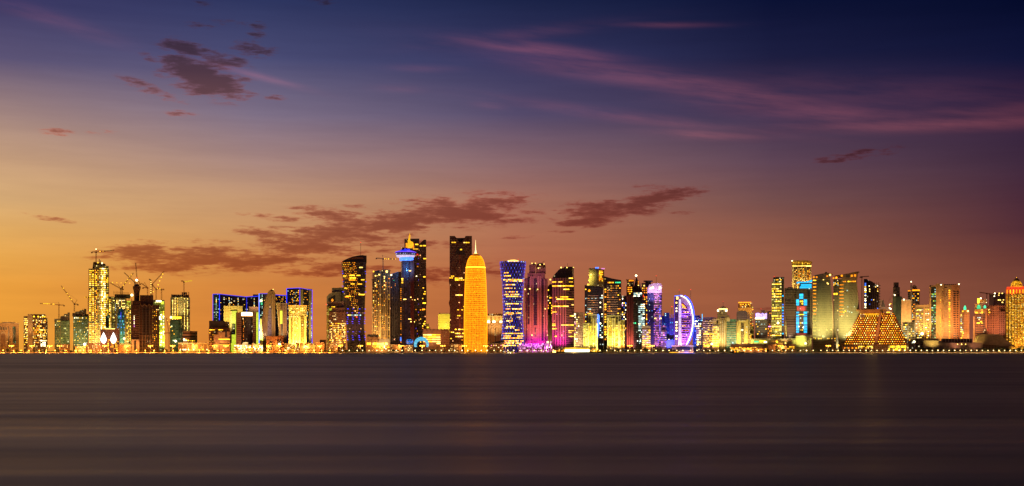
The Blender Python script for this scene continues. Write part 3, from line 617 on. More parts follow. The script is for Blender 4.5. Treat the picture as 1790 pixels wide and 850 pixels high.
b.box('wall', 453, 475, 514, mat=bl(.12), d=36); b.box('side_face', 452.4, 459, 515, mat=S((.02,.07,.05), (.01,.06,.05), 2.5, 3.7, .7, .5, .4, .1, (.1,.8,.5), (.8,1,.6), .8), d=5, f=-5)
b.tube('light_strip', [(453, 514, -5.5), (453, 610, -5.5)], .8, BRB); b.tube('light_strip', [(453, 513.8, -.8), (475, 513.2, -.8)], .7, BLU); b.tube('light_strip', [(475, 513.2, -.8), (475, 520, -.8)], .6, BLU)
b.pane(456.5, 526, 4, 3.2, WHT, out=6, name='work_light'); b.pane(457.5, 531, 3, 5, GRN, out=6, name='sign'); b.win(457.8, 459, 515, 556, 1, 18, .8, .5, ((1, COOL),), .7, out=5.5); b.win(461, 473, 517, 530, 5, 4, .4, .3, ((1, YEL),), .3); b.done()
b = B('blue_outlined_block', 'dark slab with one blue roof line between sail tower and tall blue-outlined tower', 'building', 491, 2650, short='blue-roofed dark slab', span=(480, 502))
b.box('wall', 479, 504, 516, mat=bl(.1), d=30); b.tube('light_strip', [(481, 515.8, -.8), (504, 517.2, -.8)], .8, BLU); b.win(482, 500, 518, 528, 9, 4, .4, .3, ((1, AMB), (1, YEL)), .3); b.done()
b = B('blue_outlined_tower', 'tallest blue-outlined tower, one face dark glass and one pale yellow, behind the golden hotel', 'skyscraper', 524, 2620, a=35, short='tall blue-outlined tower', span=(501, 546))
b.c = 524; b.root.location = wpos(524, 2620)
b.cbox('wall', 501.5, 545.5, 504.5, 617, bl(.16)); b.cbox('parapet', 501.2, 545.7, 503.8, 504.6, DRK, .5)
b.put('lit_panel', MB().box(-.2, .9, b.R(524.5), b.R(529.5), b.Z(600), b.Z(506)), S((.5,.42,.16), (.3,.25,.1), 2, 3.6, .2, .2, 0)); b.put('lit_panel', MB().box(-.2, .9, b.R(540), b.R(545), b.Z(600), b.Z(506)), S((.5,.42,.16), (.3,.25,.1), 2, 3.6, .2, .2, 0))
for P_ in ([(b.X(501.5), -.8, 0), (b.X(501.5), -.8, b.Z(504))], [(b.X(501.5), -.8, b.Z(504)), (.6, -.8, b.Z(503.6))], [(.6, -.8, b.Z(503.6)), (.6, -.8, b.Z(534))], [(1, 0, b.Z(503.6)), (1, b.R(545.6), b.Z(505.5))], [(1, b.R(545.6), b.Z(505.5)), (1, b.R(545.6), 0)]):
    b.put('light_strip', MB().tube(P_[0], P_[1], .75), VIO if P_[0][0] > .9 or P_[0][0] == .6 else BLU)
b.win(502.5, 523, 507, 533, 10, 9, .45, .35, ((2, AMB), (1, YEL), (1, COOL)), .3); b.win(530, 540, 507, 600, 5, 26, .35, .3, ((2, AMB), (1, YEL)), .15, face='R')
b.win(543.3, 544.8, 528, 600, 1, 24, .8, .4, ((1, VIO), (1, COOL)), .9, face='R', out=1.1); b.root.rotation_euler[2] += 0
lo = b.flood(532, 60, 260, (1,.75,.25)); lo.location = (60, b.R(535), 3); lo.rotation_euler = (Vector((0, b.R(535), b.Z(545))) - lo.location).to_track_quat('-Z', 'Y').to_euler(); b.done()

pn_ = lambda c, pr=0: S(c, (.10,.07,.03), 3.3, 3.4, .42, .42, pr, .2, (1,.6,.1), (1,.8,.4), .8)
b = B('punched_block', 'pale tan building punched with rows of small square windows beneath the blue-outlined block', 'building', 408, 2580, short='tan punched building', span=(391, 425))
b.box('wall', 391, 424.5, 535.5, mat=pn_((.42,.32,.14)), d=24); b.box('wall', 404, 414, 544, mat=LIM, d=4, f=-5); b.box('glazing', 405, 411.5, 566, 585, S((.03,.05,.04), (.01,.02,.02), 2, 3, .7, .6, .3, .2, (.5,.6,.4), (.9,.9,.5), .6), 5, -10)  # lime wall glows by itself, the light on it put into the material
b.box('parapet', 391, 424.5, 535, 535.6, TAN, 24.5, -.3); b.box('lit_panel', 402.5, 405, 545, 600, TAN, 5, -6); b.flood(400, 60, 320, (1,.75,.18)); b.done()
b = B('punched_block', 'pinkish punched building peeking over the brown tower with the white crown', 'building', 444, 2590, short='pinkish punched building', span=(436, 452))
b.box('wall', 435, 452.5, 537, mat=pn_((.40,.24,.16)), d=24); b.box('parapet', 435, 452.5, 536.4, 537, TAN, 24, -.3); b.box('wall', 448, 452, 546, mat=LIM, d=4, f=-5); b.flood(444, 40, 90, (1,.6,.3)); b.done()  # narrow side wall glows lime in place of light falling on it
b = B('crown_lit_tower', 'short brown tower with a dark glass bay under a glowing white oval crown', 'building', 430, 2530, short='white-crowned brown tower', span=(412, 450))
b.box('wall', 412.5, 422, 546.5, mat=S((.30,.13,.07), (.10,.04,.03), 30, 4.5, .9, .25, 0), d=26); b.box('wall', 441.5, 447.5, 546.5, mat=S((.26,.12,.07), (.10,.04,.03), 30, 4.5, .9, .25, 0), d=26)
bay = MB().lathe([(10 * b.k, 0), (10 * b.k, b.Z(552.5))], 28, b.X(431.5), 8); b.put('glass_bay', bay, S((.03,.015,.02), (.02,.01,.015), 2.2, 3.4, .6, .85, .03, .2, cyl=10 * b.k))
b.put('crown', MB().lathe([(8 * b.k, b.Z(552.3)), (9.6 * b.k, b.Z(551.5)), (10 * b.k, b.Z(548.5)), (9.3 * b.k, b.Z(546.4)), (7 * b.k, b.Z(546))], 28, b.X(431.5), 8), WHT)
b.put('roof_edge', MB().lathe([(10.6 * b.k, b.Z(553.2)), (10.6 * b.k, b.Z(552.2))], 28, b.X(431.5), 8), AMB)
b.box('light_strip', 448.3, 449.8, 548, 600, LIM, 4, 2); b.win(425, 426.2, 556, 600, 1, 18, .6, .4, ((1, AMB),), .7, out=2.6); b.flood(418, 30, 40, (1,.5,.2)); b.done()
b = B('floodlit_annex', 'low cream annex with floodlit white walls behind a row of palms', 'building', 436, 2470, short='floodlit cream annex', span=(408, 458))
b.box('wall', 409, 460, 603, mat=S((.55,.5,.36), (.3,.2,.08), 3, 3.2, .5, .6, .5, .1, (1,.8,.25), (1,.95,.7), 1.2), d=12); b.box('wall', 425, 434, 598.5, mat=WHI, d=10, f=2)
for x, w_ in [(413, 5), (424, 3), (429, 4), (440, 7), (452, 5)]: b.box('battlement', x, x + w_, 600.5 + (x % 2), 603, WHI, 6, 1)
b.win(410, 459, 603.5, 611, 24, 3, .75, .7, ((3, WHT), (2, YEL), (1, WRM)), .6, out=.5); b.flood(425, 12, 30, (1,.85,.4)); b.flood(446, 12, 30, (.95,.95,.3)); b.done()
b = B('lime_fin', 'slim lime lit curved fin wall at the foot of the blue-edged slab', 'wall', 457, 2500, short='lime fin', span=(454, 460))
b.prism('wall', [(453.5, 617), (460, 617), (459.2, 590), (457.5, 570), (457.2, 557), (454.2, 557), (454, 580)], plain('lime_render', (.6, .6, .2)), 4); b.flood(457, 14, 120, (1,1,.3)); b.done()

# sail tower
b = B('sail_tower', 'curved brown sail-shaped tower with a violet glass slot', 'skyscraper', 470, 2540, short='curved sail tower', span=(458, 481))
Lx = lambda y: 470 - 12.2 * math.sin(math.pi * min(1, max(0, (y - 508) / 150)) ** .8) - (0 if y < 600 else 0)
ys = [508 + i * (612 - 508) / 22 for i in range(23)]
b.prism('wall', [(481.5, 616)] + [(481.5, y) for y in (560, 513)] + [(479, 509)] + [(Lx(y), y) for y in ys] + [(Lx(612), 616)], S((.24,.13,.07), (.08,.05,.03), 2.2, 80, .35, 1, 0), 26)
sl = [(474.5, 600), (474.5, 540)] + [(471.5, 532), (469.5, 545), (467.8, 565), (467.4, 600)]
b.prism('glass_slot', sl, S((.12,.08,.16), (.10,.07,.16), 3, 3.6, .9, .6, .12, .5, (.9,.5,.12), (.4,.3,.8), .35, dim=.12), 1, -.9)
b.box('roof_cap', 471, 478.5, 508, 513, DCON, 14, 4); b.prism('roof_cap', [(471, 508.2), (478.5, 508.2), (477.5, 506.2), (474, 506)], DRK, 10, 5); b.pane(477.5, 506, 1.6, 1.6, WRM, out=-3, name='beacon')
b.box('edge_rib', 475.3, 476.6, 514, 612, BRK, 1, -1.3); b.pane(471, 546, 5, 3, AMB, out=1.2, name='reflection_panel') if False else None
b.flood(462, 60, 130, (1,.6,.3)); b.done()
b = B('concave_tower', 'narrow perforated tower with a concave left edge and a lime lit recess', 'building', 492, 2580, short='concave perforated tower', span=(482, 502))
CX = lambda y: 482.5 + 7.2 * min(1, max(0, (y - 530) / 75)) ** .7
b.prism('wall', [(502, 617)] + [(502, 531)] + [(CX(y), y) for y in [531 + 85 * i / 14 for i in range(15)]], pn_((.36,.22,.13)), 24); b.box('cornice', 482, 502, 529.8, 531.2, TAN, 25, -.6)
b.tube('edge_rib', [(CX(y), y, -.5) for y in [531 + 72 * i / 10 for i in range(11)]], 1.0, plain('pale_rib', (.6,.5,.3))); b.box('lit_panel', 489.5, 493.5, 543.5, 566, LIM, 1, -.7); b.box('glazing', 491.5, 494, 566, 600, DRK, 1, -.6)
b.flood(492, 50, 120, (1,.6,.25)); b.done()
b = B('arched_gatehouse', 'low brown gatehouse with two lit pointed arches under the sail tower', 'building', 480, 2480, short='arched gatehouse', span=(464, 497))
b.prism('wall', [(465.5, 616), (495.5, 616), (495.5, 594), (497, 587.5), (488, 586.5), (484, 588), (472, 587.8), (464.2, 587.5), (465.5, 594)], S((.30,.14,.07), (.2,.1,.05), 5, 5, .2, .2, 0), 18)
for x in (470.3, 485.5): fr = arch(b, 'arched_window', x, x + 6, 594.5, 612, BRK, -.9, .9); arch(b, 'pane', x + .9, x + 5.1, 596, 612, S((.05,.03,.02), (.03,.03,.02), 1.5, 3, .8, .6, .35, .3, (1,.6,.1), (.6,.9,.6), 1.0), -1.1, .4, fr)
b.pane(488.5, 602, 3.6, 1.6, WHT, out=1.3); b.pane(473.3, 601, 2.6, 1.2, YEL, out=1.3); b.flood(478, 22, 26, (1,.4,.12)); b.done()

# golden hotel
b = B('golden_hotel', 'ornate hotel floodlit brilliant yellow with a white-hot base and corniced top', 'hotel', 521, 2530, short='golden floodlit hotel', span=(504, 537))
hs = plain('hotel_stone', (.55,.45,.28))
b.box('wall', 504.5, 536, 536.5, mat=S((.55,.44,.24), (.25,.14,.04), 2.8, 3.6, .35, .45, .2, .1, (1,.5,.05), (1,.8,.3), .9), d=26); b.box('cornice', 503.6, 537, 534.6, 536.8, hs, 28, -1.6); b.box('cornice', 504, 536.5, 549.3, 550.2, hs, 27, -1.2)
for x in (505, 511.5, 522.5, 532.5): b.box('pilaster', x, x + 3, 552, 614, hs, 1.6, -1.5)
for x, w_ in ((508.6, 2.6), (525.8, 5.5)): b.box('window_strip', x, x + w_, 552, 600, S((.3,.2,.08), (.06,.03,.01), 2.2, 3.6, .6, .55, .15, .2), .5, -.4)
b.box('balcony_bay', 515, 521, 540, 612, S((.5,.4,.2), (.2,.1,.02), 2.5, 3.6, .5, .5, .5, .2, (1,.7,.12), (1,.9,.5), 1.1), 2, -2.4)
b.win(505.5, 535.5, 538, 548, 11, 3, .5, .5, ((1, WRM), (1, YEL)), .5); b.box('light_strip', 504, 536.5, 534, 534.6, AMB, 1, -1.8); b.box('light_strip', 511.5, 523, 544, 547, WRM, .5, -1.5)
for x, kw in ((508, 120), (520, 170), (532, 120)): b.flood(x, 14, kw, (1,.72,.12), aim=575)
b.flood(520, 60, 260, (1,.68,.12), aim=550); b.done()
b = B('cream_terrace', 'row of low cream blocks behind palms at the foot of the golden hotel', 'building', 524, 2472, short='low cream blocks', span=(497, 551))
for x0, x1, y in [(497, 509, 600.5), (509, 517, 602), (517.5, 524, 599.5), (524, 533, 599), (533, 545, 599.8), (543, 551, 600.5)]:
    b.box('wall', x0, x1 - .3, y, mat=S((.5,.42,.26), (.12,.08,.04), 2.8, 3.2, .5, .45, .25, .1, (1,.65,.12), (1,.9,.5), .9), d=12, f=random.uniform(0, 4))
b.flood(508, 14, 14, (1,.75,.3)); b.flood(540, 14, 14, (1,.75,.3)); b.win(498, 550, 607, 612, 24, 2, .4, .5, ((1, YEL), (1, WHT)), .35, out=.5); b.done()
b = B('tan_rowhouses', 'plain low tan blocks between the golden hotel and the stepped tan tower', 'building', 561, 2485, short='plain tan blocks', span=(551, 572))
b.box('wall', 551.5, 567, 598.5, mat=S((.36,.21,.11), (.1,.06,.03), 3, 3.4, .4, .4, .08), d=14); b.box('wall', 559, 570, 594, mat=S((.36,.24,.12), (.1,.06,.03), 3, 3.4, .4, .4, .08), d=12, f=10); b.flood(560, 18, 20, (1,.5,.15)); b.done()

# 9 stepped tan tower
b = B('stepped_tower', 'stepped tan stone tower with lit square windows and a lime lit left edge', 'building', 587, 2530, short='stepped tan tower', span=(570, 602))
b.box('wall', 574.5, 604.5, 545, mat=S((.30,.15,.08), (.05,.03,.02), 3.0, 3.5, .55, .5, .35, .2, (1,.6,.12), (1,.85,.45), .9), d=26)
b.box('wall', 580, 604, 538, 545, BRK, 22, 2); b.box('wall', 572, 597, 529, 545, S((.12,.07,.05), (.03,.02,.02), 3, 3.4, .8, .5, .1), 22, 5); b.box('roof_slab', 571, 598, 527.6, 529.2, TAN, 24, 3)
b.box('side_wall', 571.2, 575.5, 536, mat=S((.5,.45,.10), (.2,.15,.03), 3, 3.5, .5, .5, .5, .1, (.9,.8,.05), (1,.95,.3), .9), d=20, f=1); b.box('wall', 597, 602.5, 526, mat=TAN, d=14, f=8)
b.win(572, 586, 535.5, 543, 4, 4, .8, .5, ((1, YEL), (1, LIM)), .8, out=-4.6); b.win(576, 604, 564, 604, 12, 11, .5, .45, ((2, WRM), (2, YEL), (1, AMB)), .6); b.put('roof_lamp', MB().lathe([(.1, b.Z(527.4)), (2.0, b.Z(526)), (2.2, b.Z(524.3)), (.1, b.Z(522))], 12, b.X(581), 4), ORG)
b.pane(570.5, 532.5, 1.6, 1.6, RED, out=0, name='beacon'); b.flood(590, 28, 60, (1,.55,.2)); b.done()
b = B('grey_prism_tower', 'pale grey faceted tower rising behind the stepped tan tower', 'skyscraper', 586, 2650, short='grey faceted tower', span=(571, 602))
b.prism('wall', [(571, 617), (596, 617), (596, 510), (583, 510.5), (575, 514), (571, 519)], plain('lilac_panel', (.26,.20,.22)), 26); b.box('wall', 592, 603, 502.5, mat=plain('grey_panel', (.30,.26,.25)), d=20, f=6); b.box('lift_overrun', 580, 592, 503, 510.6, plain('grey_panel', (.3,.26,.25)), 12, 8)
b.prism('glazing', [(573, 540), (586, 540), (586, 516), (574, 522)], DRK, .8, -.5); b.done()
def loft(secs, cap=True):   # secs: list of (z, [(x, y), ...]) counter-clockwise, same count
    mb = MB(); n = len(secs[0][1]); vs = [(x, y, z) for z, P in secs for x, y in P]
    fs = [(j * n + i, j * n + (i + 1) % n, (j + 1) * n + (i + 1) % n, (j + 1) * n + i) for j in range(len(secs) - 1) for i in range(n)]
    if cap: fs += [tuple(range(n - 1, -1, -1)), tuple((len(secs) - 1) * n + i for i in range(n))]
    return mb.add(vs, fs)
def interp(t, pts):
    for (a, va), (c, vc) in zip(pts, pts[1:]):
        if t <= c: return va + (vc - va) * (t - a) / (c - a) if t >= a else va
    return pts[-1][1]

# 10 twisted dark tower
b = B('twisted_tower', 'dark twisting tower narrowing at the waist with lit diamond windows and a red-tipped mast', 'skyscraper', 619, 2520, short='dark twisted tower', span=(597, 641))
TL = [(446, 596.3), (458, 596.6), (500, 599.8), (540, 603.2), (580, 606), (616, 607.5)]; TR = [(446, 641), (470, 640.3), (520, 638.6), (570, 637), (616, 640.5)]
secs = []
for i in range(31):
    y = 616 - (616 - 458) * i / 30; l, r_ = interp(y, TL), interp(y, TR); ex = (r_ - l) / 2 * b.k; cx = b.X((l + r_) / 2)
    q = []; ph = rad(8 * i / 30)
    for j in range(36):
        t = 2 * math.pi * j / 36; c_, s_n = math.cos(t), math.sin(t)
        q.append((cx + ex * math.copysign(abs(c_) ** .55, c_), 26 + 24 * math.copysign(abs(s_n) ** .55, s_n)))
    secs.append((b.Z(y), q))
b.put('wall', loft(secs), S((.035,.022,.03), (.02,.012,.02), 3, 3.8, .7, .6, .05, .6, (1,.4,.1), (1,.5,.2), .8, dim=.05))
b.prism('crown', [(597, 458)] + [(597 + 44 * t, 458 - 12.5 * math.sin(t * 1.75) ** .8 * (1.0 if t < .9 else .95)) for t in [i / 12 for i in range(1, 13)]] + [(641, 458)], DRK, 40, 5)
b.prism('crown_recess', [(606, 454), (612, 451.6), (622, 449.2), (632, 449), (637, 451.5), (630, 452.4), (618, 452.8)], S((.30,.12,.07), (.2,.08,.05), 3, 3, .2, .2, 0), .8, 4)
masts(b, 'antenna_mast', 630.6, 423, 447, 12, RED, .4, 1.1)
def ff(px, py, out):
    l, r_ = interp(py, TL), interp(py, TR); u = (px - (l + r_) / 2) / ((r_ - l) / 2); u = max(-.97, min(.97, u))
    yy = 26 - 24 * (1 - abs(u) ** (2 / .55)) ** (.55 / 2); return b.X(px), yy - out - .2, 0, 1
rg_ = random.Random(5)
for j in range(31):      # lit diamonds drifting down to the right
    y = 459.5 + j * 3.1; x0 = 599 + j * .33; wd = 24 if j < 12 else 26 - (j - 12) * .8
    for i in range(9):
        x = x0 + (i + .5 * (j % 2)) * 3.0 + max(0, j - 14) * .75
        if x < x0 + wd + max(0, j - 14) * .45 and rg_.random() < (.85 if j < 10 else .6): b.pane(x, y, 1.25, .95, rg_.choice((AMB, AMB, ORG, YEL)), ff, .6)
for (x0, x1, y, mt) in [(600, 606, 482.6, YEL), (611, 620, 481.5, YEL), (623, 630, 481.5, YEL), (611, 622, 486, YEL), (610, 621, 489.5, AMB), (631, 637, 489, YEL), (613, 620, 496.5, YEL), (625, 633, 496.6, YEL), (602, 608, 504, YEL), (603, 611, 519, AMB), (627, 637, 515, YEL), (605, 613, 518, YEL), (628, 634, 467.5, WRM)]:
    b.pane((x0 + x1) / 2, y, x1 - x0, 1.7, mt, ff, .9)
for j, y in enumerate([474, 478, 492, 500, 510, 540, 547, 554.5, 558, 562, 565.5, 580, 587, 590, 594]):
    for x in ((599, 638.5) if y < 512 else (607, 616, 627.5, 637)): b.pane(x + (j % 3) * .6, y, 2.6, 1.1, BLU if j % 3 else VIO, ff, .8, name='blue_lamp')
for x in (609, 612, 615, 619.5, 622, 625, 630): b.pane(x, 551, 2.2, 1.8, COOL if x > 612 else WRM, ff, .8)
b.pane(623.5, 554.5, 2, 2, RED, ff, .9, name='beacon'); b.pane(599, 489, 1.6, 1.6, RED, ff, .9, name='beacon'); b.pane(597.5, 457, 1.3, 1.3, RED, ff, .5, name='beacon'); b.flood(620, 40, 50, (1,.4,.3)); b.done()
b = B('dark_roof_block', 'low block with a dark ribbed mansard roof and brightly lit windows', 'building', 650, 2480, short='ribbed mansard block', span=(640, 682))
b.box('wall', 641, 662, 589, mat=S((.32,.18,.10), (.1,.06,.03), 3, 3.6, .4, .4, .1), d=16); b.prism('roof', [(640.6, 589.3), (662.4, 589.3), (661, 584.6), (643, 584.6)], DCON, 15, .5); b.slats('slats', 642, 661.5, 585, 589, 10, .7, DRK, f=.1, d=.6, vert=True)
b.box('wall', 662, 682, 592, mat=TAN, d=14); b.win(641, 681, 599, 603, 16, 1, .7, .9, ((1, YEL), (1, WRM)), .85); b.win(650, 681, 604, 611, 12, 3, .6, .6, ((1, YEL), (1, WHT), (1, AMB)), .75)
b.flood(652, 18, 26, (1,.5,.15)); b.flood(672, 14, 30, (1,.7,.3)); b.done()

# 11 twin shaft tower under construction
b = B('unfinished_tower', 'twin-shafted slender unfinished tower with a crane between the twisted tower and the dark slab', 'skyscraper', 667, 2560, short='twin-shafted unfinished tower', span=(650, 682))
ct = lambda: S((.22,.14,.07), (.05,.03,.02), 3.4, 3.7, .55, .45, .22, .2, (1,.55,.08), (1,.8,.35), .55, dim=.04)
b.box('wall', 650.5, 660, 489, mat=ct(), d=26, f=2); b.box('wall', 652.5, 667, 476, mat=ct(), d=26, f=1); b.put('wall', MB().lathe([(7.8 * b.k, 0), (7.8 * b.k, b.Z(475)), (8.6 * b.k, b.Z(473)), (8.6 * b.k, b.Z(471.5)), (5 * b.k, b.Z(471))], 20, b.X(674), 10), ct())
b.prism('concrete_crown', [(652, 477), (652, 474), (655, 473.5), (655, 474), (660, 473.2), (660, 472.4), (664, 472.4), (664, 474), (667, 474), (667, 477)], DCON, 16, 2); b.box('hoist_platform', 649.5, 655, 488.3, 489.2, DCON, 24, 0)
b.slats('mullions', 651, 681, 478, 610, 9, 1.2, plain('ochre_slab', (.4,.28,.12)), f=-1.4, vert=True); b.slats('slats', 651, 682, 477, 610, 38, .5, BRK, f=-.8)
fc = b.cyl(674, lambda y: 7.8, 10)
b.win(651.5, 666, 490, 600, 5, 32, .35, .4, ((2, AMB), (1, YEL), (1, WRM)), .3, out=1.6); b.win(668, 681, 478, 600, 5, 34, .35, .4, ((2, AMB), (1, YEL), (1, WRM)), .3, face=fc, out=.6)
for x, y, s_ in [(653, 475, 2.4), (656.5, 482.5, 2.2), (656, 495, 1.6), (656.5, 500, 1.6), (663, 480.5, 2.2), (672, 484, 1.8), (672, 492, 1.8), (672.2, 499, 1.8), (672, 506, 1.6), (676, 475, 3.2)]: b.pane(x, y, s_, s_, WRM if x != 653 else YEL, out=2, name='work_light')
b.box('lift_shaft', 663.4, 666, 474, 612, plain('ochre_slab', (.4,.28,.12)), 1, -1.6); b.flood(667, 30, 120, (1,.6,.2)); b.flood(660, 60, 160, (1,.6,.2)); b.done()

# 12 dark slab
b = B('dark_slab', 'almost unlit black slab tower with a bluish slanted roof edge left of the disc tower', 'skyscraper', 691, 2570, short='black slab', span=(681, 702))
b.prism('wall', [(682, 617), (703, 617), (703, 475.2), (695, 475.8), (682, 480)], S((.022,.014,.018), (.015,.008,.012), 2.4, 3.8, .6, .8, .012, .4, (1,.35,.1), (1,.5,.3), dim=.035), 30); b.tube('roof_edge', [(682, 480, -.4), (695, 475.8, -.4), (703, 475.2, -.4)], .5, plain('blue_metal', (.05,.12,.25), .3))
b.pane(684, 481, 2.2, 2.2, WHT, out=.6, name='beacon'); b.win(683, 692, 486, 510, 4, 8, .4, .4, ((2, ORG), (1, COOL), (1, GRN)), .25); b.slats('mullions', 683, 699, 480, 610, 6, .5, DCON, vert=True); b.done()

# 13 two towers: disc tower and its big neighbour
b = B('stepped_dark_tower', 'very tall dark tower with a split crown rising behind the flame-topped disc', 'skyscraper', 726, 2600, short='tall split-crowned dark tower', span=(707, 746))
dm = lambda p_: S((.05,.018,.02), (.025,.012,.012), 2.8, 3.9, .7, .6, p_, .8, (1,.35,.1), (1,.5,.2), .9, dim=.06)
b.box('wall', 707, 733, 417.8, mat=dm(.05), d=34, f=2); b.prism('wall', [(732, 617), (744.5, 617), (745, 535), (746.3, 531), (745, 485), (745, 419), (741, 419), (733.5, 426), (732, 426)], dm(.09), 40, 0)
b.prism('crown', [(707, 419), (709, 417.4), (733, 416.8), (733, 419)], DRK, 30, 4)
for x0, x1, y in [(726, 731, 427.5), (734, 738, 429.8), (739.5, 744.5, 429.6), (740, 744.8, 452.2), (740, 744, 484), (739, 744.5, 530), (738, 743, 541), (740, 743, 566), (738, 742, 592), (722, 731, 435.5), (739, 741, 503.5), (740, 744, 514)]: b.pane((x0 + x1) / 2, y, x1 - x0, 1.9 if y != 435.5 else .9, YEL if y != 541 else AMB, out=.6)
b.win(733.5, 745, 496, 600, 3, 26, .5, .35, ((2, YEL), (1, AMB)), .13); b.win(726, 733, 440, 600, 3, 34, .35, .35, ((1, AMB), (1, PNK), (2, VIO)), .12, out=-1.6); b.pane(729.5, 445, 3.4, 2.4, RED, out=-1, name='sign')
b.slats('mullions', 708, 744, 426, 610, 10, .6, DCON, vert=True); b.pane(728, 483, 1.6, 1.6, WHT, out=0, name='beacon'); b.done()
b = B('disc_tower', 'dark round tower carrying a blue and white lit disc and a glowing orange flame spire', 'skyscraper', 713, 2520, short='flame-topped disc tower', span=(690, 727))
Rr = 11.6; yc = 15
b.put('shaft', MB().lathe([(Rr * b.k, 0), (Rr * b.k, b.Z(450))], 36, b.X(712.5), yc), S((.035,.018,.03), (.02,.012,.02), 2.4, 3.9, .6, .8, .015, .8, (1,.3,.1), (.5,.3,.6), .8, cyl=Rr * b.k, dim=.045))
DX = 709
b.put('collar', MB().lathe([(11.8 * b.k, b.Z(455.5)), (12.6 * b.k, b.Z(453.4)), (12.2 * b.k, b.Z(449))], 40, b.X(DX + 2), yc - 1.5), BRB)
b.put('disc_underside', MB().lathe([(12.4 * b.k, b.Z(449.6)), (14.6 * b.k, b.Z(449.2)), (16.6 * b.k, b.Z(447)), (16.8 * b.k, b.Z(445.8))], 40, b.X(DX), yc), PEA)
b.put('disc_deck', MB().lathe([(16.8 * b.k, b.Z(445.8)), (17.6 * b.k, b.Z(444.8)), (17.6 * b.k, b.Z(441.4)), (18.6 * b.k, b.Z(441))], 40, b.X(DX), yc), S((.02,.02,.18), (.03,.03,.2), 3.4, 9, .45, .7, .75, 0, (.35,.4,1), (.8,.8,1), .5, cyl=17.6 * b.k, dim=.08))
b.put('disc_rim', MB().lathe([(18.6 * b.k, b.Z(441)), (18.8 * b.k, b.Z(440.5)), (18.2 * b.k, b.Z(440))], 40, b.X(DX), yc), VIO)
b.put('disc_roof', MB().lathe([(18.2 * b.k, b.Z(440)), (13 * b.k, b.Z(438)), (8 * b.k, b.Z(436.8)), (7.6 * b.k, b.Z(434.6))], 40, b.X(DX), yc), BLU)
b.box('machine_deck', 702, 712, 432.4, 436.5, S((.1,.05,.03), (.05,.03,.02), 2.5, 3, .6, .5, .6, 0, (1,.5,.1), (1,.8,.4), .9), 14, 6)
fl = [(710, 433), (723, 433), (723.4, 425), (721, 423.5), (718, 421.5), (716.6, 419), (717.6, 413), (716.4, 407), (714.2, 412), (713.8, 417), (712.4, 419.5), (711.6, 425), (709.6, 424.5)]
b.prism('flame_spire', [(712.6, 433), (720.4, 433), (722.6, 427), (722.2, 422.5), (718.2, 421.2), (716.8, 418.6), (717.5, 412), (716.3, 406.5), (714.6, 411.5), (714, 417), (712.6, 419.5), (713, 425), (711, 424.5)], glow('glow_flame', (1, .45, .01), 1.3), 4, 10)
b.prism('flame_fin', [(709.2, 433), (712.2, 433), (711, 424.2), (709.4, 424)], ORG, 5, 12); b.prism('flame_fin', [(721, 433), (724, 433), (724, 424), (722.8, 425)], ORG, 5, 12)
fs_ = b.cyl(712.5, lambda y: Rr, yc)
for y in (487.5, 490.8, 494.2): b.pane(703.5, y, 2.6, 1.9, YEL, fs_, .5)
for x0, x1, y in [(704.5, 711, 523.4), (716, 724, 519.8), (719, 727, 524), (713, 719, 557.8), (717.5, 721, 558.4), (716, 726, 562.6), (714, 719, 473.4)]: b.pane((x0 + x1) / 2, y, (x1 - x0) * .75, 1.4, WRM, fs_, .5)
b.win(700.2, 701.4, 500, 600, 1, 30, .9, .45, ((2, AMB), (1, ORG)), .85, out=-3); b.box('red_pier', 716.5, 724, 455, 600, plain('maroon_panel', (.16,.03,.025), .5), 2, 2.2)
b.pane(700.5, 593, 2.2, 7, BRB, out=1, name='sign'); b.flood(706, 26, 90, (.1,.4,1), z=180, aim=470); b.done()
# blue ball and arch in front of it
b = B('lattice_ball', 'ball of bright blue lights left of the cyan crescent arch', 'sculpture', 716, 2470, short='blue light ball', span=(710, 722))
b.put('ball', MB().lathe([(max(.05, 6.2 * b.k * math.cos(t)), b.Z(597.5) + 6.2 * b.k * math.sin(t)) for t in [rad(-80 + 160 * i / 12) for i in range(13)]], 20, b.X(716), 8), S((.02,.06,.3), (.02,.05,.4), 1.2, 1.2, .7, .7, .8, 0, (.0,.12,.9), (.02,.35,1), .9, cyl=6.2 * b.k, dim=.25)); b.put('stand', MB().lathe([(3, 0), (2.2, b.Z(603))], 12, b.X(716), 8), DCON); b.done()
b = B('crescent_arch', 'glowing cyan crescent arch standing on the promenade', 'sculpture', 736, 2468, short='cyan crescent arch', span=(723, 749))
sec = []; mb = MB(); prev = None
for i in range(25):
    t = rad(-22 + 224 * i / 24); ro, ri = 13 * b.k, (7.2 + 1.4 * max(0, abs(math.cos(t)))) * b.k; cz_ = b.Z(602); zi = b.Z(603.4)
    P_ = [(b.X(736.5) + ro * math.cos(t), -2.5, cz_ + ro * math.sin(t)), (b.X(736.5) + ro * math.cos(t), 2.5, cz_ + ro * math.sin(t)), (b.X(737) + ri * math.cos(t), 2.5, zi + ri * math.sin(t)), (b.X(737) + ri * math.cos(t), -2.5, zi + ri * math.sin(t))]
    P_ = [(x, y, max(.1, z)) for x, y, z in P_]
    if prev: mb.add(prev + P_, [(0, 4, 5, 1), (1, 5, 6, 2), (2, 6, 7, 3), (3, 7, 4, 0)])
    prev = P_
m_, n_, p_ = principled('arch_light'); t_ = n_.new('ShaderNodeTexCoord'); nv = n_.noise(t_.outputs['Object'], .35, 4, .7)
n_.put(p_.inputs['Emission Color'], n_.mix(n_.smooth(nv, .35, .7), (.0,.35,.75,1), (.3,.9,.95,1))); p_.inputs['Emission Strength'].default_value = .9; p_.inputs['Base Color'].default_value = (.1,.2,.3,1); m_.cycles.emission_sampling = 'NONE'
b.put('arch', mb, m_); b.done()
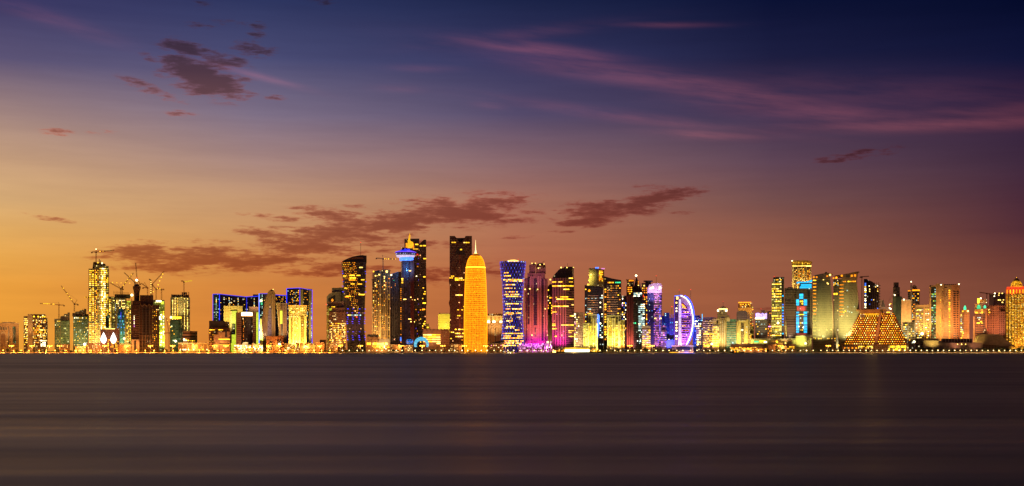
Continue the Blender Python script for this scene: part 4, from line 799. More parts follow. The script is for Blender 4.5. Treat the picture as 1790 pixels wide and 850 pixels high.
b = B('ribbon_office', 'low wide office block with four bright ribbon windows behind the cyan crescent arch', 'building', 765, 2530, short='ribbon-windowed low office', span=(739, 786))
b.box('wall', 739, 772, 575.2, mat=S((.40,.22,.13), (.1,.06,.04), 8, 14, .2, .2, 0), d=22); b.box('wall', 772, 786, 575.6, mat=S((.28,.14,.08), (.1,.05,.03), 3.4, 3.8, .6, .4, .05), d=20, f=1); b.slats('mullions', 740, 771, 575.5, 582, 5, .5, BRK, vert=True)
b.win(739.5, 770, 583.6, 599.2, 4, 4, .94, .5, ((1, YEL), (1, WRM)), 1.0); b.win(763, 770, 597, 602, 1, 2, .94, .5, ((1, WRM),), 1.0); b.flood(752, 28, 30, (1,.5,.25)); b.flood(779, 28, 16, (1,.35,.15)); b.done()
b = B('yellow_slab', 'small yellow floodlit slab with a ragged top and a large arch on its wall', 'building', 776, 2700, short='yellow arched slab', span=(766, 787))
b.box('wall', 766, 787, 549, mat=S((.5,.42,.16), (.35,.28,.1), 30, 4.2, .96, .1, 0), d=20); b.slats('roof_posts', 768, 785, 547, 549, 8, 1.4, DCON, f=0, d=2, vert=True)
fr = b.tube('arch_rib', [(785 - 8 * math.cos(t), 575 - 12 * math.sin(t), -.6) for t in [math.pi / 2 * i / 8 for i in range(9)]], .8, DYEL); b.win(779, 786, 564, 574, 4, 5, .5, .5, ((1, YEL), (1, DYEL)), .6); b.flood(774, 70, 360, (1,.8,.12)); b.done()
b = B('far_block', 'tiny yellow-lit block peeping out beside the foot of the split-crowned tower', 'building', 748, 2750, short='tiny yellow-lit block', span=(745, 752))
b.box('wall', 744, 750, 566, mat=ct(), d=14); b.box('wall', 747, 752, 571, mat=BRK, d=14, f=-1); b.pane(747.7, 572.5, 3, 2, YEL, out=1.5); b.done()

# 14 dark notched tower
b = B('notched_tower', 'very tall dark maroon tower with a notched crown behind the gold bullet tower', 'skyscraper', 805, 2600, short='dark notched tower', span=(785, 826))
mr = lambda p_, w_=.8: S((.085,.022,.02), (.04,.012,.012), 2.8, 3.9, .7, .5, p_, w_, (1,.35,.1), (1,.5,.2), 1.0, dim=.07)
b.prism('wall', [(786, 617), (795, 617), (795, 412.6), (786, 412.6), (786, 484), (784.7, 489), (784.7, 493), (786, 500), (786, 524), (784.4, 530), (786.4, 538)], mr(.05), 36, 0)
b.prism('wall', [(795, 617), (825, 617), (825, 412.4), (814, 412.4), (812.5, 415), (808, 423), (802, 423), (798, 416), (795, 412.8)], mr(.05), 38, 1)
b.prism('recess', [(795, 445), (802, 432), (808, 432), (814, 445)], DRK, .6, .2); b.prism('crown_slab', [(797.5, 415.3), (812.3, 415), (808.5, 422.5), (802.5, 422.5)], DCON, 20, 12)
b.win(795.5, 824, 455, 605, 8, 36, .8, .3, ((1, YEL), (1, AMB)), .015, out=-.6)
for x0, x1, y in [(789, 797, 424), (810, 821, 424.2), (795, 812, 486.6), (795, 812, 489.6), (796, 812, 516), (799, 810, 541.8), (796, 805, 552), (795, 813, 576), (795, 811, 583), (796, 810, 588.6), (788, 794, 483), (788, 794, 581), (787, 793, 592), (785.5, 792, 486)]:
    k_ = max(2, int((x1 - x0) / 3)); b.win(x0, x1, y - .9, y + .9, k_, 1, .82, .9, ((2, YEL), (1, WRM)), .88, out=.5)
b.pane(806, 436.5, 3.2, 2, YEL, out=.6); b.box('maroon_edge', 803.6, 804.3, 446, 610, plain('maroon_rib', (.35,.08,.04)), .6, .2); b.flood(805, 60, 60, (1,.3,.15)); b.done()

# 15 gold bullet tower
b = B('bullet_tower', 'glowing gold bullet-shaped tower wrapped in a fine lattice with a white-hot spire', 'skyscraper', 831.4, 2500, short='gold bullet tower', span=(811, 852))
pr_ = [(19.6, 617), (20.2, 600), (20.4, 575), (20.2, 548), (19.6, 520), (18.6, 495), (17.6, 476), (16.8, 467), (15.6, 459.5), (13.6, 453), (10.8, 447.8), (7.4, 444.2), (4, 442.3), (1.6, 441.6)]
def br(y): return interp(y, [(yy, r) for r, yy in reversed(pr_)])
prof_ = [(br(616.9 - i * 2.5) * b.k, b.Z(616.9 - i * 2.5)) for i in range(71) if 616.9 - i * 2.5 > 441.8] + [(1.5 * b.k, b.Z(441.4))]
core = b.put('wall', MB().lathe([(r * .965, z) for r, z in prof_], 40, 0, 21 * b.k), S((.30,.14,.02), (.25,.09,.0), 2.6, 3.4, .7, .55, 1.0, 0, (1,.23,.002), (1,.34,.006), .5, cyl=20 * b.k, dim=1.5))
core.location = (0, 0, 0)
core.data.transform(Matrix.Translation((0, -21 * b.k, 0))); core.location = (0, 21 * b.k, 0)
GL1 = glow('lattice_gold', (1, .29, .004), 1.8, .12); GL2 = glow('lattice_gold_bright', (1, .52, .03), 1.25, .4)
mb = MB()
for i in range(48):
    y = 614 - i * 3.55; r = br(y) * b.k + .1; z = b.Z(y); mb.lathe([(r, z - .45), (r + .3, z - .45), (r + .3, z + .45), (r, z + .45)], 40, 0, 21 * b.k)
b.put('ring_lattice', mb, GL1)
mb = MB()
for i in range(44):
    t = 2 * math.pi * i / 44; last = None
    for j in range(0, len(prof_), 2):
        r, z = prof_[j]; p_c = ((r + .15) * math.cos(t), 21 * b.k + (r + .15) * math.sin(t), z)
        if last: mb.tube(last, p_c, .36, 3)
        last = p_c
b.put('rib_lattice', mb, GL1)
b.put('bright_ring', MB().lathe([(br(466.5) * b.k + .4, b.Z(467.3)), (br(466.5) * b.k + .9, b.Z(466.5)), (br(466) * b.k + .4, b.Z(465.6))], 40, 0, 21 * b.k), YEL)
b.put('spire', MB().lathe([(2.1 * b.k, b.Z(442)), (1.5 * b.k, b.Z(439)), (.7 * b.k, b.Z(434.5)), (.45 * b.k, b.Z(428)), (.12 * b.k, b.Z(417.5))], 12, 0, 21 * b.k), glow('spire_light', (1, .78, .3), 2.2, .1)); b.done()
b = B('tan_hall', 'tan stone block with bright white uplights under its attic right of the gold bullet tower', 'building', 866, 2620, short='tan uplit block', span=(850, 882))
b.box('wall', 850, 880, 553, mat=S((.42,.27,.14), (.25,.15,.08), 9, 60, .5, .8, 0), d=24); b.box('attic', 852, 879, 548, 553, S((.45,.28,.12), (.15,.08,.04), 3, 3, .5, .5, .3), 20, 2); b.slats('pilasters', 855, 878, 566, 600, 6, 1.6, TAN, f=-1.2, d=1.2, vert=True); b.box('cornice', 850, 880.5, 552, 553.4, TAN, 25, -1)
for x in (854, 863.5, 875.5): b.pane(x, 562.6, 4.6, 3.4, WHT, out=1.3, name='uplight'); b.flood(x, 9, 12, (1,.75,.2), z=b.Z(566), aim=550)
b.flood(865, 40, 110, (1,.6,.2)); b.done()
b = B('low_pavilion', 'low dark-roofed pavilion between the gold bullet tower and the blue diagrid tower', 'building', 867, 2480, short='low dark-roofed pavilion', span=(852, 884))
b.prism('roof', [(851, 600), (872, 596.5), (882, 593.5), (882, 598.8), (852, 601)], plain('grey_roof', (.22,.18,.12)), 26, 6); b.box('roof', 855, 881, 599.6, 601.6, DCON, 20, -2); b.box('wall', 856, 880, 601.4, mat=S((.10,.05,.03), (.03,.02,.02), 3, 3, .6, .5, .2), d=14); b.win(858, 879, 603, 605, 10, 1, .4, .6, ((1, WRM), (1, PNK)), .6); b.flood(867, 14, 9, (1,.5,.2)); b.done()

# 16 blue diagrid tower
b = B('diagrid_tower', 'hourglass-shaped tower wrapped in a diamond grid of blue lights with amber floors inside', 'skyscraper', 896.5, 2510, short='blue diagrid hourglass tower', span=(873, 920))
HR = [(456, 23.6), (470, 21.6), (490, 19.4), (515, 17.6), (540, 17.0), (560, 17.4), (580, 18.8), (600, 20.8), (617, 22)]
prof_ = [(interp(616.9 - i * 4, HR) * b.k, b.Z(616.9 - i * 4)) for i in range(41)]
cD = 23 * b.k
core = b.put('wall', MB().lathe([(r * .94, z) for r, z in prof_], 48), S((.03,.025,.06), (.03,.02,.06), 3, 3.9, .85, .6, .22, .75, (1,.42,.04), (1,.7,.2), 1.0, cyl=18 * b.k, dim=.03)); core.location = (0, cD, 0)
nd = 24; ns = 27; zt = b.Z(457)
def node(i, j):
    y = 615 - j * (615 - 457) / ns; r = interp(y, HR) * b.k + .3; t = 2 * math.pi * (i + .5 * (j % 2)) / nd; return (r * math.cos(t), cD + r * math.sin(t), b.Z(y))
mb = MB()
for j in range(ns):
    for i in range(nd):
        a_ = node(i, j); i2 = i if j % 2 else i - 1
        mb.tube(a_, node(i2, j + 1), .28, 3); mb.tube(a_, node(i2 + 1, j + 1), .28, 3)
b.put('diagrid_lattice', mb, glow('diagrid_violet', (.10, .05, .75), .42, .5))
for j in range(0, ns + 1):
    for i in range(nd):
        x, y, z = node(i, j)
        if y < cD - 2 and b.rng.random() < .72: b.panes.append((3 if j > 15 else 2.0, (x * 1.01, y - .5, z), 0, (1.15, .6, 1.5), b.rng.choice((BLU, BLU, BRB, BRB, COOL) if x > -35 else (BLU, VIO, BRB)), 'grid_lamp'))
fd = b.cyl(896.5, lambda y: interp(y, HR) * .95, cD)
for x0, x1, y in [(881, 889, 476.5), (881, 893, 482), (880, 915, 488.6), (885, 915, 491), (882, 900, 497.5), (881, 896, 503.6), (906, 913, 504), (884, 905, 510), (881, 908, 514.5), (882, 911, 518), (883, 912, 530.8), (884, 912, 540), (884, 898, 547), (902, 912, 547.2), (880, 896, 549.5), (885, 896, 561), (885, 900, 571), (900, 908, 577), (878, 914, 583), (880, 915, 587.5), (879, 913, 591), (877, 915, 596), (879, 912, 600), (880, 910, 604)]:
    k_ = max(2, int((x1 - x0) / 2.6)); b.win(x0, x1, y - 1, y + 1, k_, 1, .85, .85, ((2, AMB), (3, YEL), (1, WRM)), .9, face=fd, out=.3, name='office_window')
b.put('crown_rim', MB().lathe([(22.4 * b.k, b.Z(458)), (23.2 * b.k, b.Z(456.6)), (22.6 * b.k, b.Z(456))], 48, 0, cD), S((.2,.15,.1), (.2,.2,.1), 2, 9, .6, .9, .7, 0, (.2,.3,1), (.3,.4,1), 1.0)); b.put('roof_lights', MB().lathe([(11 * b.k, b.Z(457)), (10 * b.k, b.Z(455.5)), (5 * b.k, b.Z(454.2))], 24, b.X(897), cD - 20), WRM)
masts(b, 'antenna_mast', 906, 451.5, 457, 30, RED, .3, .9); b.done()

# 17 magenta lit stone tower
b = B('magenta_tower', 'stone tower with dark vertical window strips and a rounded crown floodlit magenta from below', 'skyscraper', 937, 2540, short='magenta floodlit tower', span=(917, 957))
ps_ = lambda: S((.34,.15,.10), (.08,.03,.03), 3.6, 3.7, .25, .35, .03, .4, (1,.6,.2), (1,.8,.5), .8)
b.box('wall', 917, 927, 486, mat=ps_(), d=28, f=2); b.box('wall', 922, 953, 477, mat=ps_(), d=32, f=4); b.box('wall', 950, 957.5, 487, mat=ps_(), d=24, f=3); b.box('wall', 925, 936, 462.5, 478, ps_(), 24, 6); b.box('wall', 937, 954, 468, 478, ps_(), 24, 6)
b.put('crown_dome', MB().lathe([(8.4 * b.k, b.Z(469)), (8.2 * b.k, b.Z(464)), (6.6 * b.k, b.Z(461)), (4 * b.k, b.Z(459.6))], 16, b.X(945.5), 16), S((.3,.14,.08), (.1,.04,.02), 2.6, 3, .5, .5, .2)); b.put('crown_dome', MB().lathe([(3.8 * b.k, b.Z(465)), (3.4 * b.k, b.Z(461)), (1 * b.k, b.Z(459.8))], 16, b.X(933), 14), BRK)
for x0, x1, y0, y1, f in [(932.5, 938.5, 487, 569, 3.4), (922.5, 925.8, 487, 567, 1.4), (946.8, 949.8, 487, 596, 3.4), (934.8, 937, 573, 589, 3.4), (952.6, 954, 500, 600, 2.4), (919.5, 921.5, 520, 596, 1.4)]:
    b.box('window_strip', x0, x1, y0, y1, S((.07,.03,.04), (.02,.01,.02), 2, 3.7, .7, .7, .02), .6, f - .2)
for x in (918, 927, 931, 940, 944.5, 951.5): b.box('pilaster', x, x + 1.6, 482 if 922 < x < 950 else 490, 612, plain('pink_stone', (.42,.20,.13)), 1.8, (2 if 925 < x < 950 else 0))
for x in (928.3, 943): b.win(x, x + 1.2, 480, 600, 1, 40, .5, .4, ((1, DRK),), 1, out=-3.5, name='small_window') if x > 940 else b.win(x, x + 1.2, 510, 600, 1, 28, .5, .4, ((1, DRK),), 1, out=-3.5, name='small_window')
for x, y in [(918, 506), (941, 469), (944, 463), (951, 462), (957, 519), (953, 540), (930, 586), (957, 586), (930, 460.5), (936, 460.5), (939.8, 506), (926, 505)]: b.pane(x, y, 1.7, 1.7, WRM, out=1.2, name='uplight')
b.tube('roof_mast', [(944, 461, 12), (952, 455.5, 12)], .35, MET); b.tube('roof_mast', [(943, 462, 14), (944, 458, 14)], .3, MET)
for x, kw in ((924, 90), (930, 130), (941, 170), (948, 170), (955, 60)): b.flood(x, 9, kw * .32, (.7,.015,1), z=4, aim=590, size=80)
b.flood(937, 30, 30, (1,.4,.8), z=b.Z(510), aim=465); b.flood(937, 60, 200, (1,.30,.10)); b.done()
b = B('magenta_pavilion', 'low glass pavilion blazing pink and magenta at the foot of the stone tower', 'building', 933, 2472, short='magenta glass pavilion', span=(906, 966))
b.box('wall', 906, 947, 602, mat=S((.3,.1,.25), (.15,.03,.15), 2.6, 2.6, .6, .6, .75, .1, (.85,.05,.95), (1,.5,.9), 1.1), d=10); b.box('wall', 947, 966, 600, mat=S((.4,.12,.3), (.2,.04,.2), 2.2, 4, .4, .8, .7, .1, (.9,.08,1), (1,.5,.9), 1.0), d=10, f=1)
b.win(908, 945, 600, 606, 15, 2, .55, .7, ((3, MAG), (2, PNK), (1, WHT)), .75, out=.5); b.win(947, 965, 596, 610, 9, 3, .3, .8, ((2, MAG), (2, PNK), (1, WHT)), .6, out=.2); b.flood(935, 12, 30, (.8,.1,1)); b.done()
b = B('narrow_dark_block', 'narrow dark block with scattered lit windows squeezed between the magenta and the slant-topped tower', 'building', 961, 2620, short='narrow dark block', span=(956, 967))
b.prism('wall', [(956, 617), (966, 617), (966, 497), (961, 497), (956, 503)], S((.05,.035,.025), (.03,.02,.02), 3, 3.7, .6, .5, .15, .3), 24); b.box('wall', 957, 965, 551, mat=TAN, d=6, f=-8); b.win(957, 966, 505, 550, 3, 10, .5, .5, ((1, YEL), (1, AMB)), .4); b.pane(962, 489, 2, 2, WRM, out=0, name='beacon'); b.tube('antenna_mast', [(962, 489, 1), (962, 498, 1)], .4, MET); b.flood(961, 30, 16, (1,.6,.2)); b.done()

# 18 slant topped tower with ribbon lights
b = B('slant_topped_tower', 'rounded pinkish tower with a dark slanted glass top and long yellow ribbon floors', 'skyscraper', 984, 2530, short='slant-topped ribbon tower', span=(964, 1004))
RS = 60; cyy = 52
def cp(px): u = (px - 984) * b.k / RS; return cyy - RS * math.cos(math.asin(max(-1, min(1, u)))) + 8
pl = [(b.X(965 + 38.5 * i / 14), cp(965 + 38.5 * i / 14)) for i in range(15)] + [(b.X(1003.5), 40), (b.X(965), 40)]
b.put('wall', MB().plan(pl, 0, b.Z(486)), S((.40,.15,.14), (.05,.02,.03), 5.5, 3.9, .35, .9, .03, .6, (1,.55,.1), (1,.8,.3), .8))
b.put('glass_wing', MB().plan([(b.X(989.5), cp(989.5) - .7), (b.X(996), cp(996) - .7), (b.X(1003.8), cp(1003.8) - .7), (b.X(1003.8), 30), (b.X(989.5), 30)], 0, b.Z(486)), S((.25,.15,.09), (.04,.025,.02), 40, 3.9, .98, .55, .02, .6))
b.prism('slanted_top', [(965, 486.5), (1003, 486.5), (1001, 468.2), (980.5, 468.2), (976, 472), (968, 481)], S((.045,.025,.03), (.02,.012,.015), 3, 4, .8, .8, .03), 30, 6)
b.box('roof_deck', 986, 1003.5, 466, 467, MET, 20, 8); b.tube('antenna_mast', [(992.3, 467, 16), (992.3, 459.5, 16)], .35, MET); b.box('side_fin', 1000.2, 1003, 468, 486.5, TAN, 20, 4)
fsn = lambda px, py, out: (b.X(px), cp(px) - out - .8, math.asin(max(-.95, min(.95, (px - 984) * b.k / RS))), 1.02)
for x0, x1, y in [(965.4, 1002.8, 500), (973, 1003, 523.2), (965.4, 994, 535.5), (981, 1003, 568.4), (965.4, 972, 493), (976, 983, 493), (994.5, 1001.5, 486.5), (994.5, 1001.5, 493.3), (985, 995, 506), (979, 993, 519.2), (971, 973.5, 520), (999, 1003, 533), (965.4, 973, 545.5), (996, 1003, 552.4), (965.4, 971, 566.4), (965.4, 971, 569), (965.4, 973.5, 574.8), (994, 1003, 578.6), (994, 999, 581.4), (970, 973, 588), (994, 1003, 588.2)]:
    k_ = max(1, int((x1 - x0) / 3)); b.win(x0, x1, y - .85, y + .85, k_, 1, 1.0, .9, ((3, YEL), (1, WRM)), 1, face=fsn)
for x in (981, 991, 1002.5): b.pane(x, 467.6, 1.8, 1.8, WRM, out=-5, name='roof_lamp')
b.win(966, 990, 525, 600, 8, 20, .35, .3, ((1, ORG), (1, PNK)), .12, face=fsn); b.put('slats', (lambda mb: [mb.box(b.X(989.6), b.X(1003.8), cp(996) - 1.6, cp(996) - .8, z, z + .9) for z in [b.Z(486) * i / 32 for i in range(32)]] and mb)(MB()), BRK)
for x, kw in ((970, 90), (980, 120), (987, 60)): b.flood(x, 22, kw * .6, (.8,.06,.7), z=4, aim=560)
b.flood(984, 60, 90, (1,.40,.2)); b.done()

# 19 - 20 lit low front row and two dark towers
yl = lambda p_=.3: S((.5,.42,.20), (.12,.09,.03), 2.8, 3.4, .5, .5, p_, .3, (1,.7,.06), (1,.9,.4), .9, dim=.03)
b = B('cream_block', 'cream block with a flat cornice and lit white edge right of the slant-topped tower', 'building', 1012, 2560, short='cream flat-corniced block', span=(1003, 1021))
b.box('wall', 1003.5, 1020, 549, mat=S((.5,.36,.24), (.1,.05,.04), 3, 3.8, .5, .5, .12, .3), d=22); b.box('cornice', 1003, 1021, 546.4, 549, TAN, 24, -1); b.win(1004, 1013, 553, 606, 3, 14, .5, .4, ((2, WRM), (1, PNK), (1, WHT)), .5); b.box('light_strip', 1003.8, 1005, 583, 606, WRM, .6, -.8); b.pane(1005, 549.8, 2.4, 3.4, WHT, out=1.4, name='uplight'); b.flood(1012, 24, 80, (1,.75,.4)); b.done()
b = B('pale_crown_slab', 'pale blank slab with three descending lamps and blue roof light behind the dark blue-black towers', 'skyscraper', 1043, 2680, short='pale blank slab', span=(1028, 1056))
b.box('wall', 1029.5, 1045, 469, mat=plain('olive_render', (.42,.34,.16)), d=20); b.box('wall', 1045, 1056, 470, mat=S((.4,.28,.12), (.1,.06,.03), 2.6, 3.8, .6, .4, .2, .2), d=18, f=2); b.box('roof_light', 1040.5, 1046.5, 467.3, 469.2, BRB, 3, -1); b.box('roof_light', 1051, 1057, 468.8, 470.6, PNK, 3, 1)
b.win(1047, 1054, 473, 492, 3, 9, .75, .5, ((1, AMB), (1, YEL)), .85, out=-1.2)
for x, y, mt in [(1033, 480, WRM), (1032, 484.6, YEL), (1029.8, 490, LIM), (1028, 497.5, YEL)]: b.pane(x, y, 2.6, 2.6, mt, out=1, name='roof_lamp'); b.flood(x, 14, 4, (1,.9,.2), z=b.Z(y), aim=y)
b.flood(1037, 60, 320, (1,.75,.2)); b.done()
b = B('banded_dark_tower', 'dark blue-black tower with pale floor bands and one round amber lamp near its top', 'skyscraper', 1038, 2560, short='amber-lamp banded tower', span=(1022, 1056))
b.prism('wall', [(1022, 617), (1055, 617), (1055, 503), (1046, 500.5), (1026, 499.5), (1022, 498)], S((.022,.02,.028), (.012,.012,.022), 3, 3.9, .8, .6, .08, .6, (1,.6,.1), (.7,.9,.9), .8), 32)
b.slats('slats', 1027, 1046, 515, 552, 9, 1.1, plain('pale_band', (.42,.30,.22)), f=-.9, d=.9); b.box('mullion', 1054.3, 1055.7, 503, 612, plain('pale_rib', (.6,.5,.3)), 1, -1.4)
b.put('roof_lamp', MB().lathe([(.1, -2.6), (1.8, -1.8), (2.6, 0), (1.8, 1.8), (.1, 2.6)], 12), AMB).location = (b.X(1030), -1, b.Z(508.2))
b.win(1027, 1046, 516, 550, 6, 9, .8, .35, ((2, AMB), (1, YEL), (1, COOL)), .28, out=.7); b.win(1048, 1054, 515, 600, 2, 21, .7, .45, ((2, COOL), (1, WHT)), .35); b.win(1022.5, 1025, 504, 600, 1, 24, .7, .4, ((1, YEL), (1, COOL)), .4); b.flood(1036, 50, 40, (1,.65,.4)); b.done()
b = B('banded_dark_tower', 'dark pale-banded tower with green roof lights next to the amber-lamp one', 'skyscraper', 1070, 2570, short='green-lit banded tower', span=(1055, 1086))
b.prism('wall', [(1056, 617), (1086, 617), (1086, 489.8), (1070, 487), (1065, 485.5), (1056, 483)], S((.03,.022,.025), (.015,.012,.02), 3, 3.9, .8, .6, .1, .6, (1,.6,.1), (1,.8,.4), .8), 32)
b.slats('slats', 1061, 1080, 498, 550, 13, 1.1, plain('pale_band', (.42,.30,.22)), f=-.9, d=.9); b.win(1062, 1073, 492.8, 495.4, 4, 1, .8, .8, ((1, AMB), (1, YEL)), 1, out=.4); b.win(1075, 1085, 492.8, 495.4, 3, 1, .8, .8, ((1, GRN),), 1, out=.4)
b.win(1061, 1085, 498, 550, 8, 13, .75, .35, ((2, AMB), (1, YEL)), .26, out=.7); b.win(1056.5, 1060, 504, 600, 1, 22, .8, .5, ((2, YEL), (1, AMB)), .75); b.flood(1071, 50, 50, (1,.65,.35)); b.done()
def arcaded(b, x0, x1, y, cols_, flc=(1,.8,.15), kw=60):
    b.box('wall', x0, x1, y, mat=yl(.45), d=20); b.box('cornice', x0 - .4, x1 + .4, y - .8, y + .4, WHI, 21, -.6)
    for x in cols_: b.box('pilaster', x, x + 1.5, y + 2, 612, WHI, 1.6, -1.5)
    b.flood((x0 + x1) / 2, 22, kw, flc)
b = B('yellow_block', 'low yellow block with bright white piers and a bright blue light blade at its corner', 'building', 1033, 2500, short='blue-bladed yellow block', span=(1018, 1049))
arcaded(b, 1019, 1031, 566, (1019.5, 1023.5, 1027.5), kw=70); b.box('wall', 1028, 1045, 550.5, mat=yl(.35), d=22, f=3); b.box('cornice', 1027.5, 1045.5, 549.5, 550.7, WHI, 23, 2)
for x in (1030, 1036.5, 1041): b.box('pilaster', x, x + 1.6, 556 if x > 1030 else 572, 612, WHI, 1.6, 1.2)
arch(b, 'arched_window', 1029.5, 1032.5, 553, 566, DRK, 2.4, .8); b.prism('light_blade', [(1044.5, 550), (1046, 549), (1048, 552), (1047.4, 575), (1045.4, 592), (1044.6, 570)], BRB, 2, -1.5); b.box('light_strip', 1042.6, 1044.6, 566, 612, WRM, 1, -.5)
b.win(1020, 1044, 570, 606, 9, 10, .7, .45, ((3, YEL), (1, LIM), (1, WRM)), .5, out=.6); b.flood(1037, 18, 120, (1,.85,.15)); b.done()
b = B('yellow_block', 'low corniced yellow block with twin tall piers under the green-lit banded tower', 'building', 1077, 2500, short='twin-piered yellow block', span=(1060, 1093))
b.box('wall', 1061, 1078, 553, mat=yl(.35), d=22); b.box('cornice', 1060.5, 1084.5, 551.5, 553.2, WHI, 23, -.6); b.box('wall', 1078, 1092, 559, mat=yl(.35), d=20, f=1); b.box('wall', 1080, 1084.5, 551.5, mat=WHI, d=6, f=-3); b.box('recess', 1067, 1075, 554, 557, DRK, .8, -.4)
for x in (1061.5, 1070, 1073.5, 1089): b.box('pilaster', x, x + 1.7, 556 if x < 1080 else 568, 612, WHI, 1.6, -1.5)
arch(b, 'arched_window', 1077.2, 1079.6, 554, 566, DRK, -.6, .8); arch(b, 'arched_window', 1081.2, 1083.6, 553.5, 562, DRK, -3.5, .8); b.win(1062, 1092, 568, 608, 10, 11, .7, .45, ((3, YEL), (1, AMB), (1, WRM)), .5, out=.6)
b.flood(1068, 20, 130, (1,.78,.15)); b.flood(1084, 20, 110, (1,.82,.15)); b.done()
b = B('narrow_tower', 'narrow purplish tower with cool lit windows between the banded tower and the maroon columned tower', 'skyscraper', 1090, 2640, short='narrow purplish tower', span=(1084, 1096))
b.box('wall', 1084, 1096, 517, mat=S((.16,.07,.09), (.05,.03,.06), 2.6, 3.8, .6, .5, .25, .2, (.5,.4,1), (1,.8,.4), .7), d=22); b.box('edge_rib', 1084, 1086, 515, mat=BRK, d=4, f=-2); b.win(1087, 1095, 520, 580, 3, 15, .5, .5, ((1, YEL), (1, BRB), (1, WHT), (1, PNK)), .4); b.flood(1090, 30, 16, (1,.5,.6)); b.done()

# 21 maroon columned tower + spiked dark tower
b = B('columned_tower', 'maroon tower of tall vertical piers with a flared lit cap', 'skyscraper', 1101, 2540, short='maroon columned tower', span=(1094, 1111))
b.box('wall', 1095, 1111, 500, mat=S((.16,.05,.045), (.05,.02,.02), 3.2, 200, .5, 1, 0), d=26); b.box('upper_floor', 1096, 1108, 492, 500, S((.15,.06,.04), (.03,.02,.02), 3, 3.8, .7, .5, .4, .2, (1,.55,.08), (1,.8,.3), .9), 20, 2); b.prism('flared_cap', [(1096, 492.5), (1108, 492.5), (1109.5, 488.6), (1094, 488.6)], GOLDM, 24, 0)
b.slats('piers', 1096.5, 1110, 517, 612, 5, 1.6, plain('maroon_pier', (.34,.12,.09)), f=-1.4, d=1.4, vert=True); b.win(1097, 1105, 501, 515, 3, 4, .7, .5, ((2, YEL), (1, AMB)), .8); b.win(1097, 1108, 489.2, 492, 5, 1, .7, .8, ((1, AMB),), .8); b.flood(1102, 24, 120, (1,.35,.25)); b.done()
b = B('spiked_tower', 'dark tower with a needle-sharp pyramid top carrying one white beacon and a curved cool-lit front', 'skyscraper', 1117, 2520, short='needle-topped dark tower', span=(1106, 1131))
b.box('wall', 1107, 1124, 509, mat=S((.03,.02,.03), (.02,.015,.025), 2.8, 3.8, .8, .6, .03, .5, (.6,.9,.9), (1,.9,.7), .8), d=28)
cxx, cyy2, hw = b.X(1114.5), 14, 8 * b.k
b.put('pyramid_top', MB().add([(cxx - hw, 3, b.Z(509)), (cxx + hw, 3, b.Z(509)), (cxx + hw, 25, b.Z(509)), (cxx - hw, 25, b.Z(509)), (b.X(1112.2), cyy2, b.Z(482))], [(3, 2, 1, 0), (0, 1, 4), (1, 2, 4), (2, 3, 4), (3, 0, 4)]), S((.06,.025,.03), (.03,.015,.02), 3, 4, .7, .7, .03))
b.put('beacon', MB().lathe([(.1, -2.2), (1.6, -1.4), (2.2, 0), (1.6, 1.4), (.1, 2.2)], 10), WHT).location = (b.X(1112), 14, b.Z(481.2))
b.prism('curved_front', [(1113, 617), (1129, 617), (1129, 560), (1128.4, 550), (1126.5, 541), (1123, 533), (1119, 527), (1113, 521)], S((.03,.03,.05), (.02,.02,.04), 2.8, 3.8, .8, .6, .12, .8, (.5,.85,.85), (1,.95,.7), .9), 8, -6)
b.win(1107.5, 1122, 511.5, 519, 4, 3, .9, .4, ((2, COOL), (1, WHT)), .8, out=.4); b.win(1116, 1127, 531, 575, 3, 13, .9, .45, ((3, COOL), (1, WHT)), .8, out=6.4); b.win(1107, 1112, 563, 567, 2, 1, .8, .6, ((1, GRN), (1, YEL)), 1); b.win(1117, 1121, 584, 602, 2, 6, .6, .5, ((1, COOL),), .6, out=6.4)
b.prism('roof_fin', [(1117, 509), (1123, 509), (1121.5, 498), (1116, 489)], GOLDM, 2, 16); b.win(1115, 1117, 491, 500, 1, 4, .9, .5, ((1, WRM), (1, AMB)), .9, out=-2.6); b.done()
b = B('dotted_tower', 'slim brown tower covered in amber dots beside the pink-crowned tower', 'skyscraper', 1131, 2600, short='amber-dotted tower', span=(1122, 1142))
b.box('wall', 1121.5, 1137, 495, mat=S((.14,.06,.05), (.04,.02,.02), 3, 3.8, .6, .5, .25, .2, (1,.35,.05), (1,.6,.1), .9), d=24); b.box('roof_deck', 1125, 1141, 490.4, 492.2, TAN, 18, 2); b.box('plant_room', 1128, 1138, 492, 497, DCON, 14, 4)
b.win(1122, 1132, 502, 568, 3, 17, .45, .5, ((3, AMB), (1, ORG), (1, YEL)), .6); b.pane(1126, 499.5, 2.2, 2.2, WRM, out=1, name='uplight'); b.pane(1124.6, 518, 2.5, 3, RED, out=1, name='sign'); b.done()

# 22 pink crowned banded tower
b = B('pink_crowned_tower', 'rounded tower of pink and violet bands under a white arched crown with a glowing sign', 'skyscraper', 1145, 2530, short='pink-crowned banded tower', span=(1131, 1158))
b.box('glass_wing', 1131.5, 1143, 511, mat=S((.03,.03,.09), (.03,.03,.12), 2.4, 3.8, .7, .6, .08, .2, (.3,.35,1), (.6,.6,1), .7, dim=.03), d=24)
RP = 7.6; b.put('wall', MB().lathe([(RP * b.k, 0), (RP * b.k, b.Z(511))], 28, b.X(1149.5), RP * b.k), S((.30,.16,.25), (.03,.015,.04), 50, 3.9, .99, .5, 0))
b.prism('crown', [(1131.5, 512), (1156.8, 512), (1157, 500), (1156, 497), (1153.5, 495.4), (1149, 495), (1138, 496.5), (1134, 499.5), (1132, 504)], plain('white_panel', (.75,.62,.62)), 14, -1); b.tube('light_strip', [(1149, 511, -1.6), (1149, 496, -1.6)], .35, PEA)
sg = MB()
